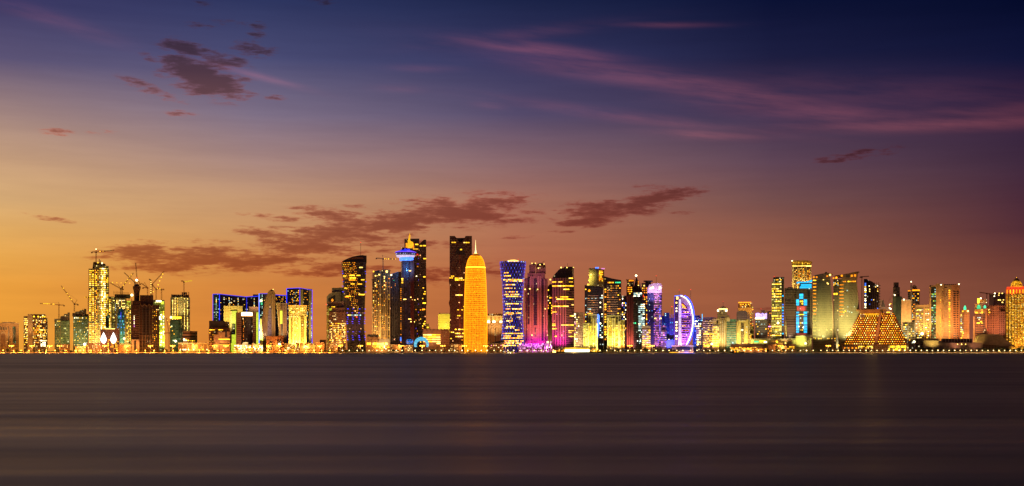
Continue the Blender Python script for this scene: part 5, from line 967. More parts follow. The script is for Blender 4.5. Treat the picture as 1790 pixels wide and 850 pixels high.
for (x0, y0, x1, y1) in [(1136, 505.6, 1138.4, 502), (1138.4, 502, 1139.4, 505.2), (1139.4, 505.2, 1141.6, 501.2), (1141.6, 501.2, 1142.4, 504.6), (1136.2, 503.4, 1142.4, 503.2)]: sg.tube((b.X(x0), -1.6, b.Z(y0)), (b.X(x1), -1.6, b.Z(y1)), .75)
b.put('sign', sg, WHT); sg = MB()
for (x0, y0, x1, y1) in [(1152.4, 505.6, 1154, 501.4), (1154, 501.4, 1154.8, 505.2), (1152.6, 503.6, 1155.2, 503.4)]: sg.tube((b.X(x0), -1.6, b.Z(y0)), (b.X(x1), -1.6, b.Z(y1)), .75)
b.put('sign', sg, WHT); fp = b.cyl(1149.5, lambda y: RP, RP * b.k)
b.win(1143, 1156, 513, 606, 6, 32, .9, .3, ((4, glow('dim_pink', (.8, .35, .5), .55)), (2, PNK), (1, VIO)), .8, face=fp); b.win(1152.5, 1154, 513, 596, 1, 24, .8, .5, ((1, VIO), (1, BRB)), .8, face=fp, out=.7); b.win(1132, 1141, 514, 566, 4, 15, .35, .4, ((1, VIO), (1, BRB), (1, COOL)), .2)
for x in (1145.5, 1155): b.pane(x, 556.8, 3, 1.6, WRM, out=1, name='uplight')
masts(b, 'antenna_mast', 1147.2, 482, 497, 8, RED, .35, 1.0); b.flood(1144, 24, 60, (.8,.5,1), z=b.Z(530), aim=503); b.flood(1146, 30, 80, (.7,.25,.9)); b.done()
b = B('white_banded_block', 'low white block with bands of lit windows below the amber-dotted tower', 'building', 1129, 2490, short='white banded block', span=(1121, 1139))
b.box('wall', 1122, 1137.5, 572.5, mat=S((.6,.48,.38), (.12,.06,.05), 60, 4.4, .99, .4, 0), d=16); b.box('roof_slab', 1121, 1138, 569.5, 572.7, WHI, 17, -.6); b.win(1123, 1137, 576, 608, 4, 9, .85, .4, ((2, WRM), (1, PEA), (1, YEL)), .85); b.pane(1126, 569, 1.6, 1.6, WHT, out=.5, name='beacon'); b.flood(1129, 18, 40, (1,.7,.4)); b.done()
b = B('white_banded_block', 'low violet-tinted block with white bands between the pink-crowned tower and the half-oval tower', 'building', 1160, 2500, short='violet banded block', span=(1154, 1166))
b.box('wall', 1155, 1165.5, 577, mat=S((.4,.3,.5), (.1,.05,.15), 60, 4.0, .99, .45, 0), d=16); b.box('upper_floor', 1156.5, 1164, 572, 577, S((.1,.08,.4), (.08,.06,.4), 3, 3, .6, .6, .3, 0, (.2,.2,1), (.5,.4,1), .8), 12, 2); b.box('roof_slab', 1156, 1164.5, 570.4, 572.2, plain('lilac_panel2', (.5,.3,.5)), 13, 1); b.win(1155.5, 1165, 580, 608, 3, 7, .85, .4, ((1, PEA), (1, PNK), (1, VIO)), .8); b.pane(1160.4, 570, 2, 1.8, PNK, out=0, name='beacon'); b.flood(1160, 18, 24, (.6,.3,1)); b.done()

# 23 blue lit blocks
b = B('blue_lit_block', 'dim blue lit block with scattered cyan windows left of the half-oval tower', 'building', 1168, 2580, short='dim blue block', span=(1155, 1179))
bb = lambda p_: S((.05,.05,.28), (.02,.03,.22), 2.8, 3.8, .7, .5, p_, .2, (.1,.4,.9), (.5,.9,.9), .9, dim=.05)
b.box('wall', 1161, 1170, 547.5, mat=bb(.25), d=22); b.box('roof_slab', 1160.5, 1170.5, 546.8, 547.8, plain('blue_panel', (.10,.09,.3)), 22, -.4); b.box('wall', 1156, 1161, 552, mat=bb(.1), d=20, f=3); b.box('wall', 1170, 1178, 556, mat=S((.13,.09,.3), (.08,.05,.2), 2.2, 100, .5, 1, 0), d=20, f=-1)
b.slats('piers', 1171, 1178, 550, 604, 5, .9, plain('violet_pier', (.3,.2,.5)), f=-1.8, d=.8, vert=True); b.win(1162, 1177, 558, 600, 5, 10, .5, .4, ((2, COOL), (1, CYN), (1, WHT)), .25, out=1.4); masts(b, 'antenna_mast', 1174.3, 536, 556, 8, RED, .4, 1.3); b.box('podium', 1156, 1179, 594, mat=plain('violet_render', (.28,.2,.45)), d=10, f=-10); b.flood(1168, 30, 130, (.15,.2,1)); b.done()

# 24 half oval tower
b = B('half_oval_tower', 'half-oval tower outlined by a white and electric blue arc beside a bright white column', 'skyscraper', 1197, 2510, short='half-oval blue-edged tower', span=(1178, 1218))
AR = [(512, 1190), (517, 1192.5), (519.5, 1197), (524, 1202), (531, 1206.4), (540, 1209), (551, 1210.7), (562, 1211), (573, 1210), (584, 1207.4), (593, 1204), (601, 1200.6)]
AP = [(1190, 517.3), (1194, 518.6), (1199, 521.6), (1203.4, 526.6), (1206.8, 533.4), (1209.2, 542), (1210.8, 552), (1211.2, 562), (1210.4, 573), (1208, 584), (1204.6, 593.5), (1200, 602.5)]
b.box('wall', 1178.6, 1186, 518.5, mat=S((.10,.06,.12), (.03,.02,.06), 3.2, 3.8, .6, .5, .1, .2, (1,.8,.4), (1,.9,.9), .8), d=30); b.box('white_column', 1186, 1191.2, 517.8, 604, plain('white_panel', (.75,.62,.62)), 32, -2)
b.prism('wall', [(1191, 606)] + [(1191, 517.8)] + [(x - .4, y) for x, y in AP[1:]] + [(1199, 606)], S((.34,.16,.42), (.08,.04,.16), 3, 3.8, .6, .5, .12, .5, (1,.4,.15), (1,.5,.8), .8), 26, 1)
b.prism('upper_shell', [(1191.4, 519.4), (1197.4, 522), (1201.8, 526.6), (1205, 533.5), (1207.6, 543), (1209, 553), (1207, 553), (1204, 543.5), (1200, 536), (1195, 530.4), (1191.4, 528.4)], plain('white_panel', (.75,.62,.62)), 2, -1.2)
b.tube('light_arc', [(x, y, -1.8) for x, y in AP], .75, WHT); b.tube('blue_arc', [(x + 2.3, y - 1.0, -.6) for x, y in AP[1:]], 1.6, glow('arc_blue', (.02, .06, 1.0), 3.0, .1)); b.tube('blue_arc', [(1178.8, 517.6, -.6), (1186, 517, -.6), (1190, 516.2, -.6), (1194, 517, -.6)], .8, BRB)
b.tube('light_strip', [(1178.9, 518.5, -.4), (1178.9, 604, -.4)], .5, VIO); b.box('light_strip', 1186.8, 1190.3, 523, 604, PEA, .5, -2.6)
for i in range(17):
    y = 536 + i * 4; xe = interp(y, [(yy, xx) for xx, yy in AP]) - 3.4 - (i % 3) * .7; b.box('floor_slab', 1191.4, xe, y - .5, y + .5, plain('pink_slab', (.6,.35,.6)), 3, -1.6)
    if i % 2 == 0: b.win(1192, xe - 1, y + .9, y + 2.9, 5, 1, .5, .7, ((2, ORG), (2, PNK), (1, WRM)), .75, out=-.3)
b.win(1181, 1184, 522, 600, 1, 16, .9, .5, ((3, WHT), (1, WRM)), .7); b.pane(1183.8, 521, 3.4, 4.6, WRM, out=.6); b.prism('wall_lamp_strip', [(1191.6, 531), (1196, 534), (1200, 540), (1197, 540), (1192, 534.5)], AMB, .6, -1.9)
masts(b, 'antenna_mast', 1187.2, 506.8, 518, 10, RED, .35, 1.2); masts(b, 'antenna_mast', 1207.4, 506.2, 531, 10, RED, .4, 1.2)
b.flood(1188.5, 14, 60, (1,.6,.85)); b.flood(1200, 26, 190, (.42,.12,1)); b.flood(1196, 14, 40, (.3,.15,1), z=b.Z(560), aim=530); b.flood(1213, 10, 70, (.05,.1,1), z=20, aim=570); b.flood(1182, 18, 24, (.6,.4,1)); b.done()
# 25
b = B('blue_lit_block', 'low blue lit block with white window bands right of the half-oval tower', 'building', 1219, 2560, short='low blue-lit block', span=(1210, 1229))
b.box('wall', 1211, 1228, 558, mat=bb(.2), d=24); b.box('roof_slab', 1212, 1224, 551.5, 556, plain('blue_panel', (.10,.09,.3)), 20, 1); b.box('upper_floor', 1213, 1226, 555, 558, WHI, 20, 0); b.tube('roof_mast', [(1227.5, 549, 3), (1227.5, 562, 3)], .7, CYN); b.win(1214, 1226, 560, 606, 4, 11, .6, .5, ((2, WHT), (1, BRB), (1, WRM)), .35); b.box('light_strip', 1212, 1219, 561.3, 562.4, WHT, .6, -.8); b.flood(1216, 30, 90, (.15,.2,1)); b.done()
b = B('ribbon_apartment', 'dark-topped apartment block with staggered yellow ribbon windows next to the bright yellow apartment tower', 'building', 1237, 2520, short='staggered ribbon apartments', span=(1228, 1246))
b.box('wall', 1229, 1245, 557, mat=S((.16,.09,.06), (.04,.02,.02), 3, 3.9, .7, .45, .2, .4), d=26); b.prism('roof', [(1228.5, 557), (1246.5, 557), (1247.5, 554.8), (1230, 554.8)], DCON, 26, -.5); b.box('wall', 1217, 1226, 574, mat=S((.2,.15,.2), (.03,.03,.06), 3, 4, .8, .5, .3), d=18, f=4)
b.slats('balconies', 1229, 1246, 560, 610, 13, 1.2, TAN, f=-1.2, d=1.2); b.win(1229.5, 1245, 560, 608, 6, 13, .85, .35, ((3, YEL), (2, WRM), (1, AMB)), .45, out=.6); b.win(1218, 1225, 576, 604, 2, 7, .8, .4, ((2, WRM), (1, WHT)), .7, out=-3.4); b.flood(1238, 20, 50, (1,.7,.25)); b.flood(1222, 18, 30, (1,.8,.6)); b.done()
b = B('apartment_tower', 'bright yellow apartment tower with balcony bands and dark windows by the water', 'building', 1251, 2510, short='bright yellow apartments', span=(1244, 1258))
b.box('wall', 1245, 1257.5, 557.5, mat=S((.58,.45,.18), (.2,.13,.03), 3, 3.9, .5, .4, .4, .2, (1,.75,.08), (1,.9,.4), .9), d=24); b.box('lift_overrun', 1247.5, 1252, 555.2, 557.6, WHI, 12, 3); b.box('window_strip', 1252.5, 1255.5, 561, 566, DRK, .5, -.4); b.slats('balconies', 1245, 1257.5, 568, 610, 10, 1.3, WHI, f=-1.2, d=1.2)
b.win(1245.5, 1257, 570, 608, 4, 9, .8, .35, ((2, YEL), (1, WRM)), .6); b.flood(1250, 20, 130, (1,.8,.15)); b.done()
b = B('dome_crowned_tower', 'tan tower topped by a small floodlit dome between two bright uplights', 'skyscraper', 1262.5, 2640, short='small-domed tower', span=(1252, 1275))
b.box('wall', 1254, 1271, 546, mat=S((.40,.30,.16), (.12,.08,.04), 3, 3.8, .5, .5, .25, .2, (1,.65,.1), (1,.85,.4), .8), d=22); b.box('wall', 1270, 1275, 551, mat=plain('pinkish_render', (.3,.2,.16)), d=18, f=4)
b.put('dome', MB().lathe([(7 * b.k, b.Z(546)), (7.4 * b.k, b.Z(542)), (7 * b.k, b.Z(540.4)), (5.5 * b.k, b.Z(538)), (3 * b.k, b.Z(536)), (.3, b.Z(535.3))], 20, b.X(1264), 11), plain('dome_shell', (.6,.5,.3))); b.put('lit_ring', MB().lathe([(7.4 * b.k, b.Z(541)), (7.7 * b.k, b.Z(540.2)), (7.3 * b.k, b.Z(539.4))], 20, b.X(1264), 11), WRM)
for x in (1255.2, 1269.6): b.pane(x, 543.2, 2.8, 2.8, WHT, out=1.4, name='uplight')
b.put('lit_dome_cap', MB().lathe([(5.4 * b.k, b.Z(538.3)), (4 * b.k, b.Z(536.8)), (1, b.Z(535.8))], 16, b.X(1264), 11), YEL); masts(b, 'antenna_mast', 1264, 526.8, 536, 11, RED, .35, 1.0); b.flood(1262, 30, 140, (1,.75,.25)); b.done()
b = B('tan_apartment', 'plain tan apartment block with a projecting square rooftop box', 'building', 1267, 2530, short='boxy tan apartments', span=(1257, 1278))
b.box('wall', 1257.5, 1268, 556, mat=S((.46,.34,.2), (.15,.1,.05), 2.8, 3.7, .3, .5, .15), d=22); b.box('rooftop_box', 1261.5, 1266.5, 553.4, 556.5, WHI, 12, 3); b.box('wall', 1268, 1276, 558, mat=plain('tan_render', (.46,.34,.2)), d=20, f=2); b.slats('piers', 1259, 1267, 560, 610, 3, 1, WHI, f=-.9, d=.9, vert=True); b.flood(1265, 24, 80, (1,.7,.22)); b.done()
b = B('teal_glass_block', 'teal glass office block with a tan corner tower', 'building', 1279, 2520, short='teal glass block', span=(1269, 1288))
b.box('wall', 1270, 1287, 558, mat=S((.10,.16,.14), (.04,.13,.13), 2.6, 4.2, .92, .75, .1, .4, (.3,.7,.6), (.9,.8,.4), .6, dim=.03), d=24); b.box('corner_tower', 1270.5, 1275.5, 555.2, 562, TAN, 14, -1); b.slats('slats', 1270, 1287, 563, 606, 11, .7, TAN, f=-.7); b.pane(1281, 600, 2.6, 4, COOL, out=.6); b.flood(1279, 30, 70, (.9,.8,.45)); b.done()
b = B('tan_modern_block', 'yellow tan block with a recessed glass bay in front of the grey arch-topped tower', 'building', 1297, 2520, short='glass-bayed yellow block', span=(1286, 1312))
b.box('wall', 1287.5, 1308, 558.5, mat=S((.50,.38,.16), (.2,.14,.05), 2.8, 3.5, .35, .35, .12, .1, (1,.7,.1), (1,.9,.4), .9), d=24); b.prism('side_wing', [(1305, 617), (1311.5, 617), (1311, 560), (1308, 560)], TAN, 18, 4); b.box('glass_bay', 1295, 1300.5, 565, 604, S((.15,.1,.05), (.05,.04,.03), 2, 3.6, .8, .6, .3, .2), 1, -.8); b.box('cornice', 1287, 1304, 560.5, 561.5, WHI, 1, -.9)
b.pane(1297.5, 577, 3.4, 2.2, WHT, out=1.4, name='sign'); b.pane(1305.5, 571.5, 1.8, 1.4, COOL, out=.4); b.pane(1305, 581, 1.6, 1.6, COOL, out=.4); b.flood(1296, 24, 120, (1,.75,.18)); b.flood(1306, 20, 50, (1,.75,.2)); b.done()
b = B('arch_topped_tower', 'smooth grey tower with a shallow arched top behind the yellow block', 'skyscraper', 1298, 2620, short='grey arch-topped tower', span=(1286, 1311))
b.prism('wall', [(1286.5, 617), (1307.5, 617), (1308.5, 590), (1307, 552), (1306.3, 546), (1304, 543.8), (1297, 543), (1290, 543.6), (1287.6, 546.5)], S((.20,.15,.13), (.12,.09,.08), 60, 4, .99, .25, 0), 24); b.prism('side_fin', [(1307.5, 560), (1312, 572), (1310, 552), (1308, 545)], TAN, 14, 4); b.flood(1298, 40, 50, (1,.65,.4)); b.done()
b = B('orange_banded_tower', 'brown tower capped by a dark lattice storey and a glowing orange roof line', 'skyscraper', 1301, 2720, short='orange-capped tower', span=(1289, 1317))
b.box('wall', 1290, 1314, 538, mat=S((.42,.26,.10), (.15,.08,.03), 3, 3.8, .5, .5, .3, .2, (1,.5,.06), (1,.75,.2), .9), d=28); b.box('lattice_storey', 1290.5, 1314, 530, 538, S((.14,.06,.03), (.05,.02,.01), 3, 4, .5, .6, .35, 0), 27, .5); b.box('roof_line', 1290.5, 1313, 528, 530, ORG, 27, -.2); b.win(1293, 1312, 531, 536, 8, 2, .5, .5, ((2, AMB), (1, YEL)), .6, out=-.2)
b.win(1311, 1317, 536, 600, 2, 18, .7, .5, ((1, AMB), (1, DYEL)), .7); b.box('side_wing', 1313, 1318, 570, mat=S((.45,.28,.08), (.15,.08,.03), 3, 3.6, .5, .5, .6, .1, (1,.5,.03), (1,.7,.1), .8), d=18, f=-2); b.flood(1302, 40, 110, (1,.55,.12), z=b.Z(560), aim=535); b.done()
# 27
b = B('crested_block', 'dark grey office block crested with jagged glowing violet panels', 'building', 1330, 2560, short='violet-crested block', span=(1319, 1341))
b.box('wall', 1320, 1341, 557, mat=S((.13,.11,.09), (.05,.05,.05), 2.8, 3.9, .7, .4, .1, .8, (.8,.8,.3), (.6,.9,.7), .6), d=24)
b.prism('crest', [(1321, 557.5), (1340.5, 557.5), (1340.5, 547.2), (1336, 549.6), (1332.5, 547), (1330, 549.5), (1326, 547), (1321, 547.6)], glow('crest_light', (.45, .32, 1.0), 1.2, .7), 3, -.5); b.box('lit_edge', 1320, 1336, 556, 558, WHT, 1, -1.4)
b.box('roof_box', 1331, 1340, 542.5, 549, S((.5,.3,.06), (.2,.1,.02), 3, 3, .5, .5, .5), 14, 8); b.win(1321, 1340, 560.5, 586, 8, 6, .7, .3, ((1, YEL), (1, COOL)), .3); masts(b, 'antenna_mast', 1330.3, 540, 547, 8, RED, .3, .8); b.flood(1330, 40, 50, (1,.75,.4)); b.done()
b = B('pinkish_annex', 'narrow pinkish annex with a pink sign tucked beside the yellow-lit glass tower', 'building', 1345, 2580, short='narrow pinkish annex', span=(1340, 1350))
b.box('wall', 1341, 1350, 544, mat=S((.34,.2,.13), (.1,.06,.04), 2.8, 3.8, .5, .5, .15), d=18); b.pane(1345.5, 571, 4.4, 1.6, PNK, out=.6, name='sign'); b.win(1342, 1349, 546, 600, 3, 14, .5, .4, ((1, AMB), (1, YEL)), .3); b.flood(1345, 30, 34, (1,.55,.3)); b.done()
# 28
b = B('lit_glass_tower', 'office tower with almost every floor lit yellow and a dark stepped roof', 'skyscraper', 1359, 2540, short='yellow-lit glass tower', span=(1348, 1371))
b.box('wall', 1349, 1366, 493, mat=S((.22,.19,.08), (.12,.10,.03), 3.2, 3.9, .75, .55, .5, .5, (.95,.75,.1), (1,.95,.4), .8, dim=.08), d=26); b.box('wall', 1366, 1370.5, 487, mat=S((.06,.05,.04), (.03,.03,.03), 3, 3.9, .7, .5, .1), d=26, f=1); b.box('upper_floor', 1351.5, 1370.5, 486, 494, S((.06,.05,.03), (.03,.03,.02), 3, 3.9, .7, .6, .35, .4, (.9,.85,.3), (1,.95,.6), .9), 22, 2); b.box('parapet', 1352, 1371, 484.4, 486.2, DCON, 20, 3)
for y in (497, 505, 509, 514, 519, 527, 538.5, 543, 552.5, 557, 571, 577, 586.5): b.win(1349.5, 1366, y - .9, y + .9, 6, 1, .85, .9, ((2, YEL), (1, WRM)), .85)
b.slats('mullions', 1349, 1366, 500, 590, 6, .7, TAN, f=-.7, vert=True); b.win(1367, 1370, 515, 586, 1, 14, .8, .5, ((2, CYN), (1, BRB)), .6, out=-.6); b.pane(1360, 564.8, 3.4, 3, WHT, out=1, name='sign'); b.pane(1353.5, 483.6, 1.5, 1.5, RED, out=-3, name='beacon'); b.win(1353, 1369, 488, 490.5, 6, 1, .6, .8, ((1, YEL), (1, COOL)), .7, out=-1.6); b.flood(1358, 24, 110, (.95,.85,.25)); b.done()
b = B('louvred_tower', 'brown tower covered in fine horizontal louvres between the yellow-lit glass tower and the cyan panels', 'skyscraper', 1381, 2560, short='louvred brown tower', span=(1371, 1393))
b.box('wall', 1371.5, 1392, 503.6, mat=S((.22,.15,.10), (.04,.03,.02), 60, 3.9, .99, .55, 0), d=26); b.box('plant_room', 1377, 1386, 502, 503.6, DCON, 16, 4); b.slats('slats', 1372, 1390, 506, 590, 30, 1.2, plain('louvre_tan', (.34,.24,.16)), f=-1, d=1); b.flood(1381, 50, 70, (1,.65,.4)); b.done()
b = B('minaret_tower', 'slender pale minaret in front of the louvred brown tower', 'minaret', 1373.5, 2500, short='slender minaret', span=(1371, 1376))
b.put('shaft', MB().lathe([(1.7 * b.k, 0), (1.5 * b.k, b.Z(572)), (2.2 * b.k, b.Z(571)), (2.2 * b.k, b.Z(569.5)), (1.1 * b.k, b.Z(568.5)), (1.0 * b.k, b.Z(563)), (.15, b.Z(558.5))], 10), plain('tan_render', (.46,.34,.2))); b.flood(1373, 16, 8, (1,.6,.35)); b.done()
# 29
b = B('gold_crowned_tower', 'tall tower with white vertical ribs under a wide glowing gold crown', 'skyscraper', 1401, 2680, short='gold-crowned ribbed tower', span=(1383, 1419))
b.box('wall', 1384.5, 1409, 466, mat=S((.12,.07,.04), (.04,.025,.015), 2.8, 3.9, .6, .5, .4, .2, (1,.6,.08), (1,.85,.3), .9), d=34); b.box('side_wing', 1409, 1418, 467, mat=S((.14,.08,.05), (.04,.025,.015), 2.8, 3.9, .6, .5, .25, .2, (1,.6,.08), (1,.85,.3), .8), d=28, f=2)
b.prism('crown', [(1384, 466), (1418.3, 466), (1418.3, 459), (1409, 457.4), (1384, 457.4)], S((.6,.36,.05), (.5,.28,.03), 4, 3.6, .6, .4, .95, 0, (1,.5,.01), (1,.62,.04), .75, dim=.2), 34, -.6); b.prism('crown_roof', [(1383, 457.6), (1419.4, 459.4), (1419.4, 457.6), (1408, 455.4), (1383, 455.4)], plain('gold_trim', (.6,.38,.08)), 36, -1.2)
b.box('light_strip', 1385, 1409, 464.6, 465.8, WRM, .8, -1.4); b.box('light_strip', 1409, 1418, 465, 466.2, WRM, .8, -1.2)
for x in (1384.6, 1386.4, 1393.5, 1401.5, 1406.6, 1409.6, 1416.8): b.box('pilaster', x, x + 1.1, 467, 505, plain('rib_white', (.7,.55,.32)), 1.4, -1.4)
b.win(1388, 1408, 469, 500, 8, 12, .5, .4, ((2, AMB), (2, YEL), (1, WRM)), .55); b.win(1411, 1416, 470, 492, 2, 8, .5, .4, ((2, AMB), (1, YEL)), .5, out=-1.6); b.win(1384.5, 1387, 500, 515, 1, 6, .7, .5, ((1, AMB),), .8, out=.5); b.pane(1384.6, 456, 2, 2, WHT, out=1.5, name='beacon')
b.flood(1398, 14, 130, (1,.65,.15), z=b.Z(520), aim=470); b.flood(1413, 14, 50, (1,.6,.15), z=b.Z(510), aim=480); b.done()
# 30
b = B('cyan_panel_tower', 'tower covered in large glowing cyan panels with red bands and a tilted blue roof', 'skyscraper', 1405, 2530, short='cyan panel tower', span=(1391, 1421))
b.box('wall', 1392, 1412, 504, mat=S((.16,.13,.11), (.07,.06,.05), 3, 3.9, .7, .5, .05, .5, (1,.8,.3), (.8,.9,.6), .7), d=28); b.box('wall', 1397, 1419.5, 494.6, 504, S((.10,.10,.08), (.05,.06,.05), 3, 3.9, .7, .5, .15, .5), 26, 2); b.box('wall', 1412, 1419.5, 504, mat=S((.13,.13,.09), (.04,.06,.05), 3, 3.9, .7, .6, .1, .3, (.7,.9,.7), (1,.9,.4), .6), d=26, f=3)
b.prism('tilted_roof', [(1392.5, 494.6), (1419.5, 492.4), (1419.5, 489.2), (1416, 490.8), (1408, 492.6), (1392.5, 492.8)], CYN, 30, -2); b.box('edge_rib', 1416.8, 1418.2, 500, 598, TAN, 1, 1.8)
for x0, x1, y0, y1 in [(1400, 1418.5, 496.6, 500.2), (1398, 1418.5, 500.8, 504.2), (1397.4, 1404, 513.8, 518.2), (1397.4, 1404, 518.8, 522.6), (1391.8, 1396.8, 523.6, 529.6), (1391.8, 1396.8, 530.2, 534), (1404.8, 1410.8, 523.6, 529.6), (1404.8, 1410.8, 530.2, 534), (1391.8, 1396.8, 545, 548), (1404.8, 1410.8, 545, 549), (1391.8, 1396.8, 550.5, 553), (1404.8, 1410.8, 550.5, 553), (1391.8, 1396.8, 554.6, 561), (1404.8, 1410.8, 554.6, 561), (1391.8, 1396.8, 562, 567.4), (1404.8, 1410.8, 562, 567.4), (1391.8, 1396.8, 569, 573), (1404.8, 1410.8, 569, 573), (1391.8, 1396.8, 574, 577.4), (1404.8, 1410.8, 574, 577.4), (1391.8, 1396.8, 578.4, 582), (1404.8, 1410.8, 578.4, 582)]:
    b.pane((x0 + x1) / 2, (y0 + y1) / 2, x1 - x0, y1 - y0, CYN, out=(.6 if x0 < 1399 or y0 > 510 else -1.4), name='light_panel')
RB = glow('red_band', (.75, .08, .05), .8)
for x0, x1, y0, y1 in [(1393, 1398, 535.4, 543.4), (1399, 1406.6, 535.4, 543.4), (1407, 1409.4, 535.4, 543.4), (1393, 1409, 583.4, 586.6)]: b.pane((x0 + x1) / 2, (y0 + y1) / 2, x1 - x0, y1 - y0, RB, out=.6, name='light_panel')
b.win(1398, 1404, 525, 600, 2, 18, .7, .5, ((1, YEL), (1, DYEL), (1, COOL)), .25); b.pane(1401, 550, 9, 1, YEL, out=.5); b.pane(1396.6, 571, 1.8, 1.8, WHT, out=1.2, name='uplight'); b.pane(1404, 572.6, 1.8, 1.8, WHT, out=1.2, name='uplight'); b.flood(1402, 30, 40, (1,.75,.4)); b.done()
b = B('podium_cube', 'plain yellow-green lit cube podium under the cyan panel tower', 'building', 1405, 2490, short='yellow-green cube podium', span=(1390, 1419))
b.box('wall', 1391, 1418.5, 588.5, mat=plain('pale_green_render', (.46,.44,.22)), d=22); b.box('roof_edge', 1390.6, 1419, 586.8, 588.6, WHI, 23, -.4); b.box('wall', 1393, 1416, 584.5, 587, plain('tan_render', (.46,.34,.2)), 16, 3); b.flood(1404, 26, 120, (.95,.85,.2)); b.done()
b = B('long_podium', 'long low yellow-green lit podium with a flat roof left of the cube podium', 'building', 1352, 2500, short='long lit podium', span=(1312, 1391))
b.box('wall', 1312, 1390.5, 594, mat=plain('pale_green_render', (.46,.44,.22)), d=20); b.box('roof_slab', 1311, 1390.8, 592, 594.2, CONC, 22, -1); b.pane(1333, 596.5, 10, 3.2, YEL, out=.5, name='sign'); b.pane(1338, 598, 5, 2.2, WHT, out=1, name='sign'); b.pane(1358, 597.6, 2.4, 2.8, YEL, out=.6, name='wall_lamp'); b.pane(1322, 597.5, 8, 2, GRN, out=.8, name='sign'); b.pane(1373, 600, 2, 1.4, WRM, out=.6, name='wall_lamp')
for x in (1325, 1348, 1370, 1384): b.flood(x, 16, 30, (.85,.85,.2))
b.done()
# 31 twin curved towers
def curved(label, x0, x1, roofpts, short, edge, yl0, cx):
    b = B('curved_office_tower', label, 'skyscraper', cx, 2560, short=short, span=(x0, x1))
    mt = S((.24,.20,.12), (.12,.12,.06), 2.0, 3.9, .5, .5, .015, .2, (1,.7,.2), (1,.9,.6), .8)
    pts = [(x0, 617), (x1 + .6, 617), (x1 + .6, 570)] + [(x1 - 5.5 + 6.1 * math.sin(min(1, (y - 481) / 88) * math.pi / 2), y) for y in [560, 545, 530, 518, 508, 499, 491, 484]] + [(x0, yl0)]
    b.prism('wall', pts, mt, 34); b.prism('curved_roof', roofpts, plain('roof_bronze', (.30,.19,.10)), 36, -1)
    b.tube('edge_rib', [(x1 - 5.5 + 6.1 * math.sin(max(0, min(1, (y - 481) / 88)) * math.pi / 2) - .6, y, -.6) for y in [482 + 12.6 * i for i in range(11)]], .9, plain('rib_bronze', (.42,.28,.18)))
    b.slats('mullions', x0 + 11, x1 - 6, 492, 600, 14, .35, plain('fin_olive', (.30,.26,.16)), f=-.5, d=.5, vert=True)
    return b
b = curved('broad curved olive glass tower with a swept roof and a small domed cap', 1420, 1456, [(1420, 488), (1420, 482.8), (1427, 480.4), (1438, 478.4), (1448, 477.2), (1455.5, 479.4), (1450, 481), (1449.5, 489)], 'left curved olive tower', 0, 486, 1438)
b.put('dome_cap', MB().lathe([(3.4 * b.k, b.Z(478.4)), (2.8 * b.k, b.Z(476.8)), (1.2 * b.k, b.Z(475.4)), (.2, b.Z(474.6))], 14, b.X(1444), 14), DCON)
for y in [490 + 5.9 * i for i in range(18)]: b.pane(1424, y, 5.4, 1.3, (AMB, YEL, DYEL)[int(y) % 3], out=.5)
for x, y, s_ in [(1422.5, 484.6, 2.6), (1427.6, 484.6, 2.8), (1446, 483, 2.6), (1451, 481.2, 3)]: b.pane(x, y, s_, s_, AMB if x < 1450 else WRM, out=1.6, name='roof_lamp')
for x, y in [(1446, 495), (1447.5, 496.4), (1439.4, 489), (1446, 577), (1453, 576.4)]: b.pane(x, y, 1.8, 1.6, WRM, out=.5)
b.box('side_wing', 1457, 1466, 488, mat=S((.12,.09,.06), (.05,.05,.03), 2.6, 3.9, .6, .5, .12, .2), d=20, f=8); b.win(1456.5, 1466, 493, 500, 4, 3, .6, .5, ((2, YEL), (1, COOL)), .8, out=-7.4); b.win(1457, 1464, 512, 516, 3, 1, .6, .8, ((1, COOL), (1, YEL)), .8, out=-7.4)
b.win(1424, 1466, 590, 594, 16, 1, .3, .5, ((1, YEL), (1, WRM)), .5, out=.6); b.flood(1436, 60, 420, (.9,.8,.28)); b.done()
b = curved('broad curved olive glass tower with a rising roof edge, right of its domed twin', 1466, 1502, [(1459, 484), (1459, 481.6), (1470, 480), (1484, 478), (1494, 475.6), (1502.5, 475), (1500, 477.4), (1498, 490), (1471, 490), (1471, 484)], 'right curved olive tower', 0, 488, 1484)
b.box('roof_recess', 1478, 1486, 480.4, 485.4, DCON, 1, -1.4)
for y in [498 + 5.9 * i for i in range(10)]: b.pane(1471, y, 7, 1.3, (AMB, YEL, AMB)[int(y) % 3], out=.5)
b.win(1473, 1498, 491, 493.6, 13, 1, .6, .7, ((2, AMB), (1, YEL)), .9, out=.5)
for x, y, s_ in [(1457, 486, 2.4), (1462, 485.4, 3), (1471.5, 482, 3), (1489, 482.4, 3.4), (1494.6, 482, 3.6)]: b.pane(x, y, s_, s_, AMB, out=1.6, name='roof_lamp')
for x, y in [(1481, 508), (1478, 544), (1482, 544), (1485, 545.4), (1473, 545), (1493.5, 536.6), (1475, 546), (1489, 546.5), (1482, 536.6)]: b.pane(x, y, 1.6, 1.4, COOL if x > 1480 else YEL, out=.5)
b.flood(1480, 60, 420, (.9,.8,.28)); b.done()
b = B('mosque_minaret', 'small pale lit minaret between the two curved olive towers', 'minaret', 1463.5, 2490, short='small lit minaret', span=(1461, 1466))
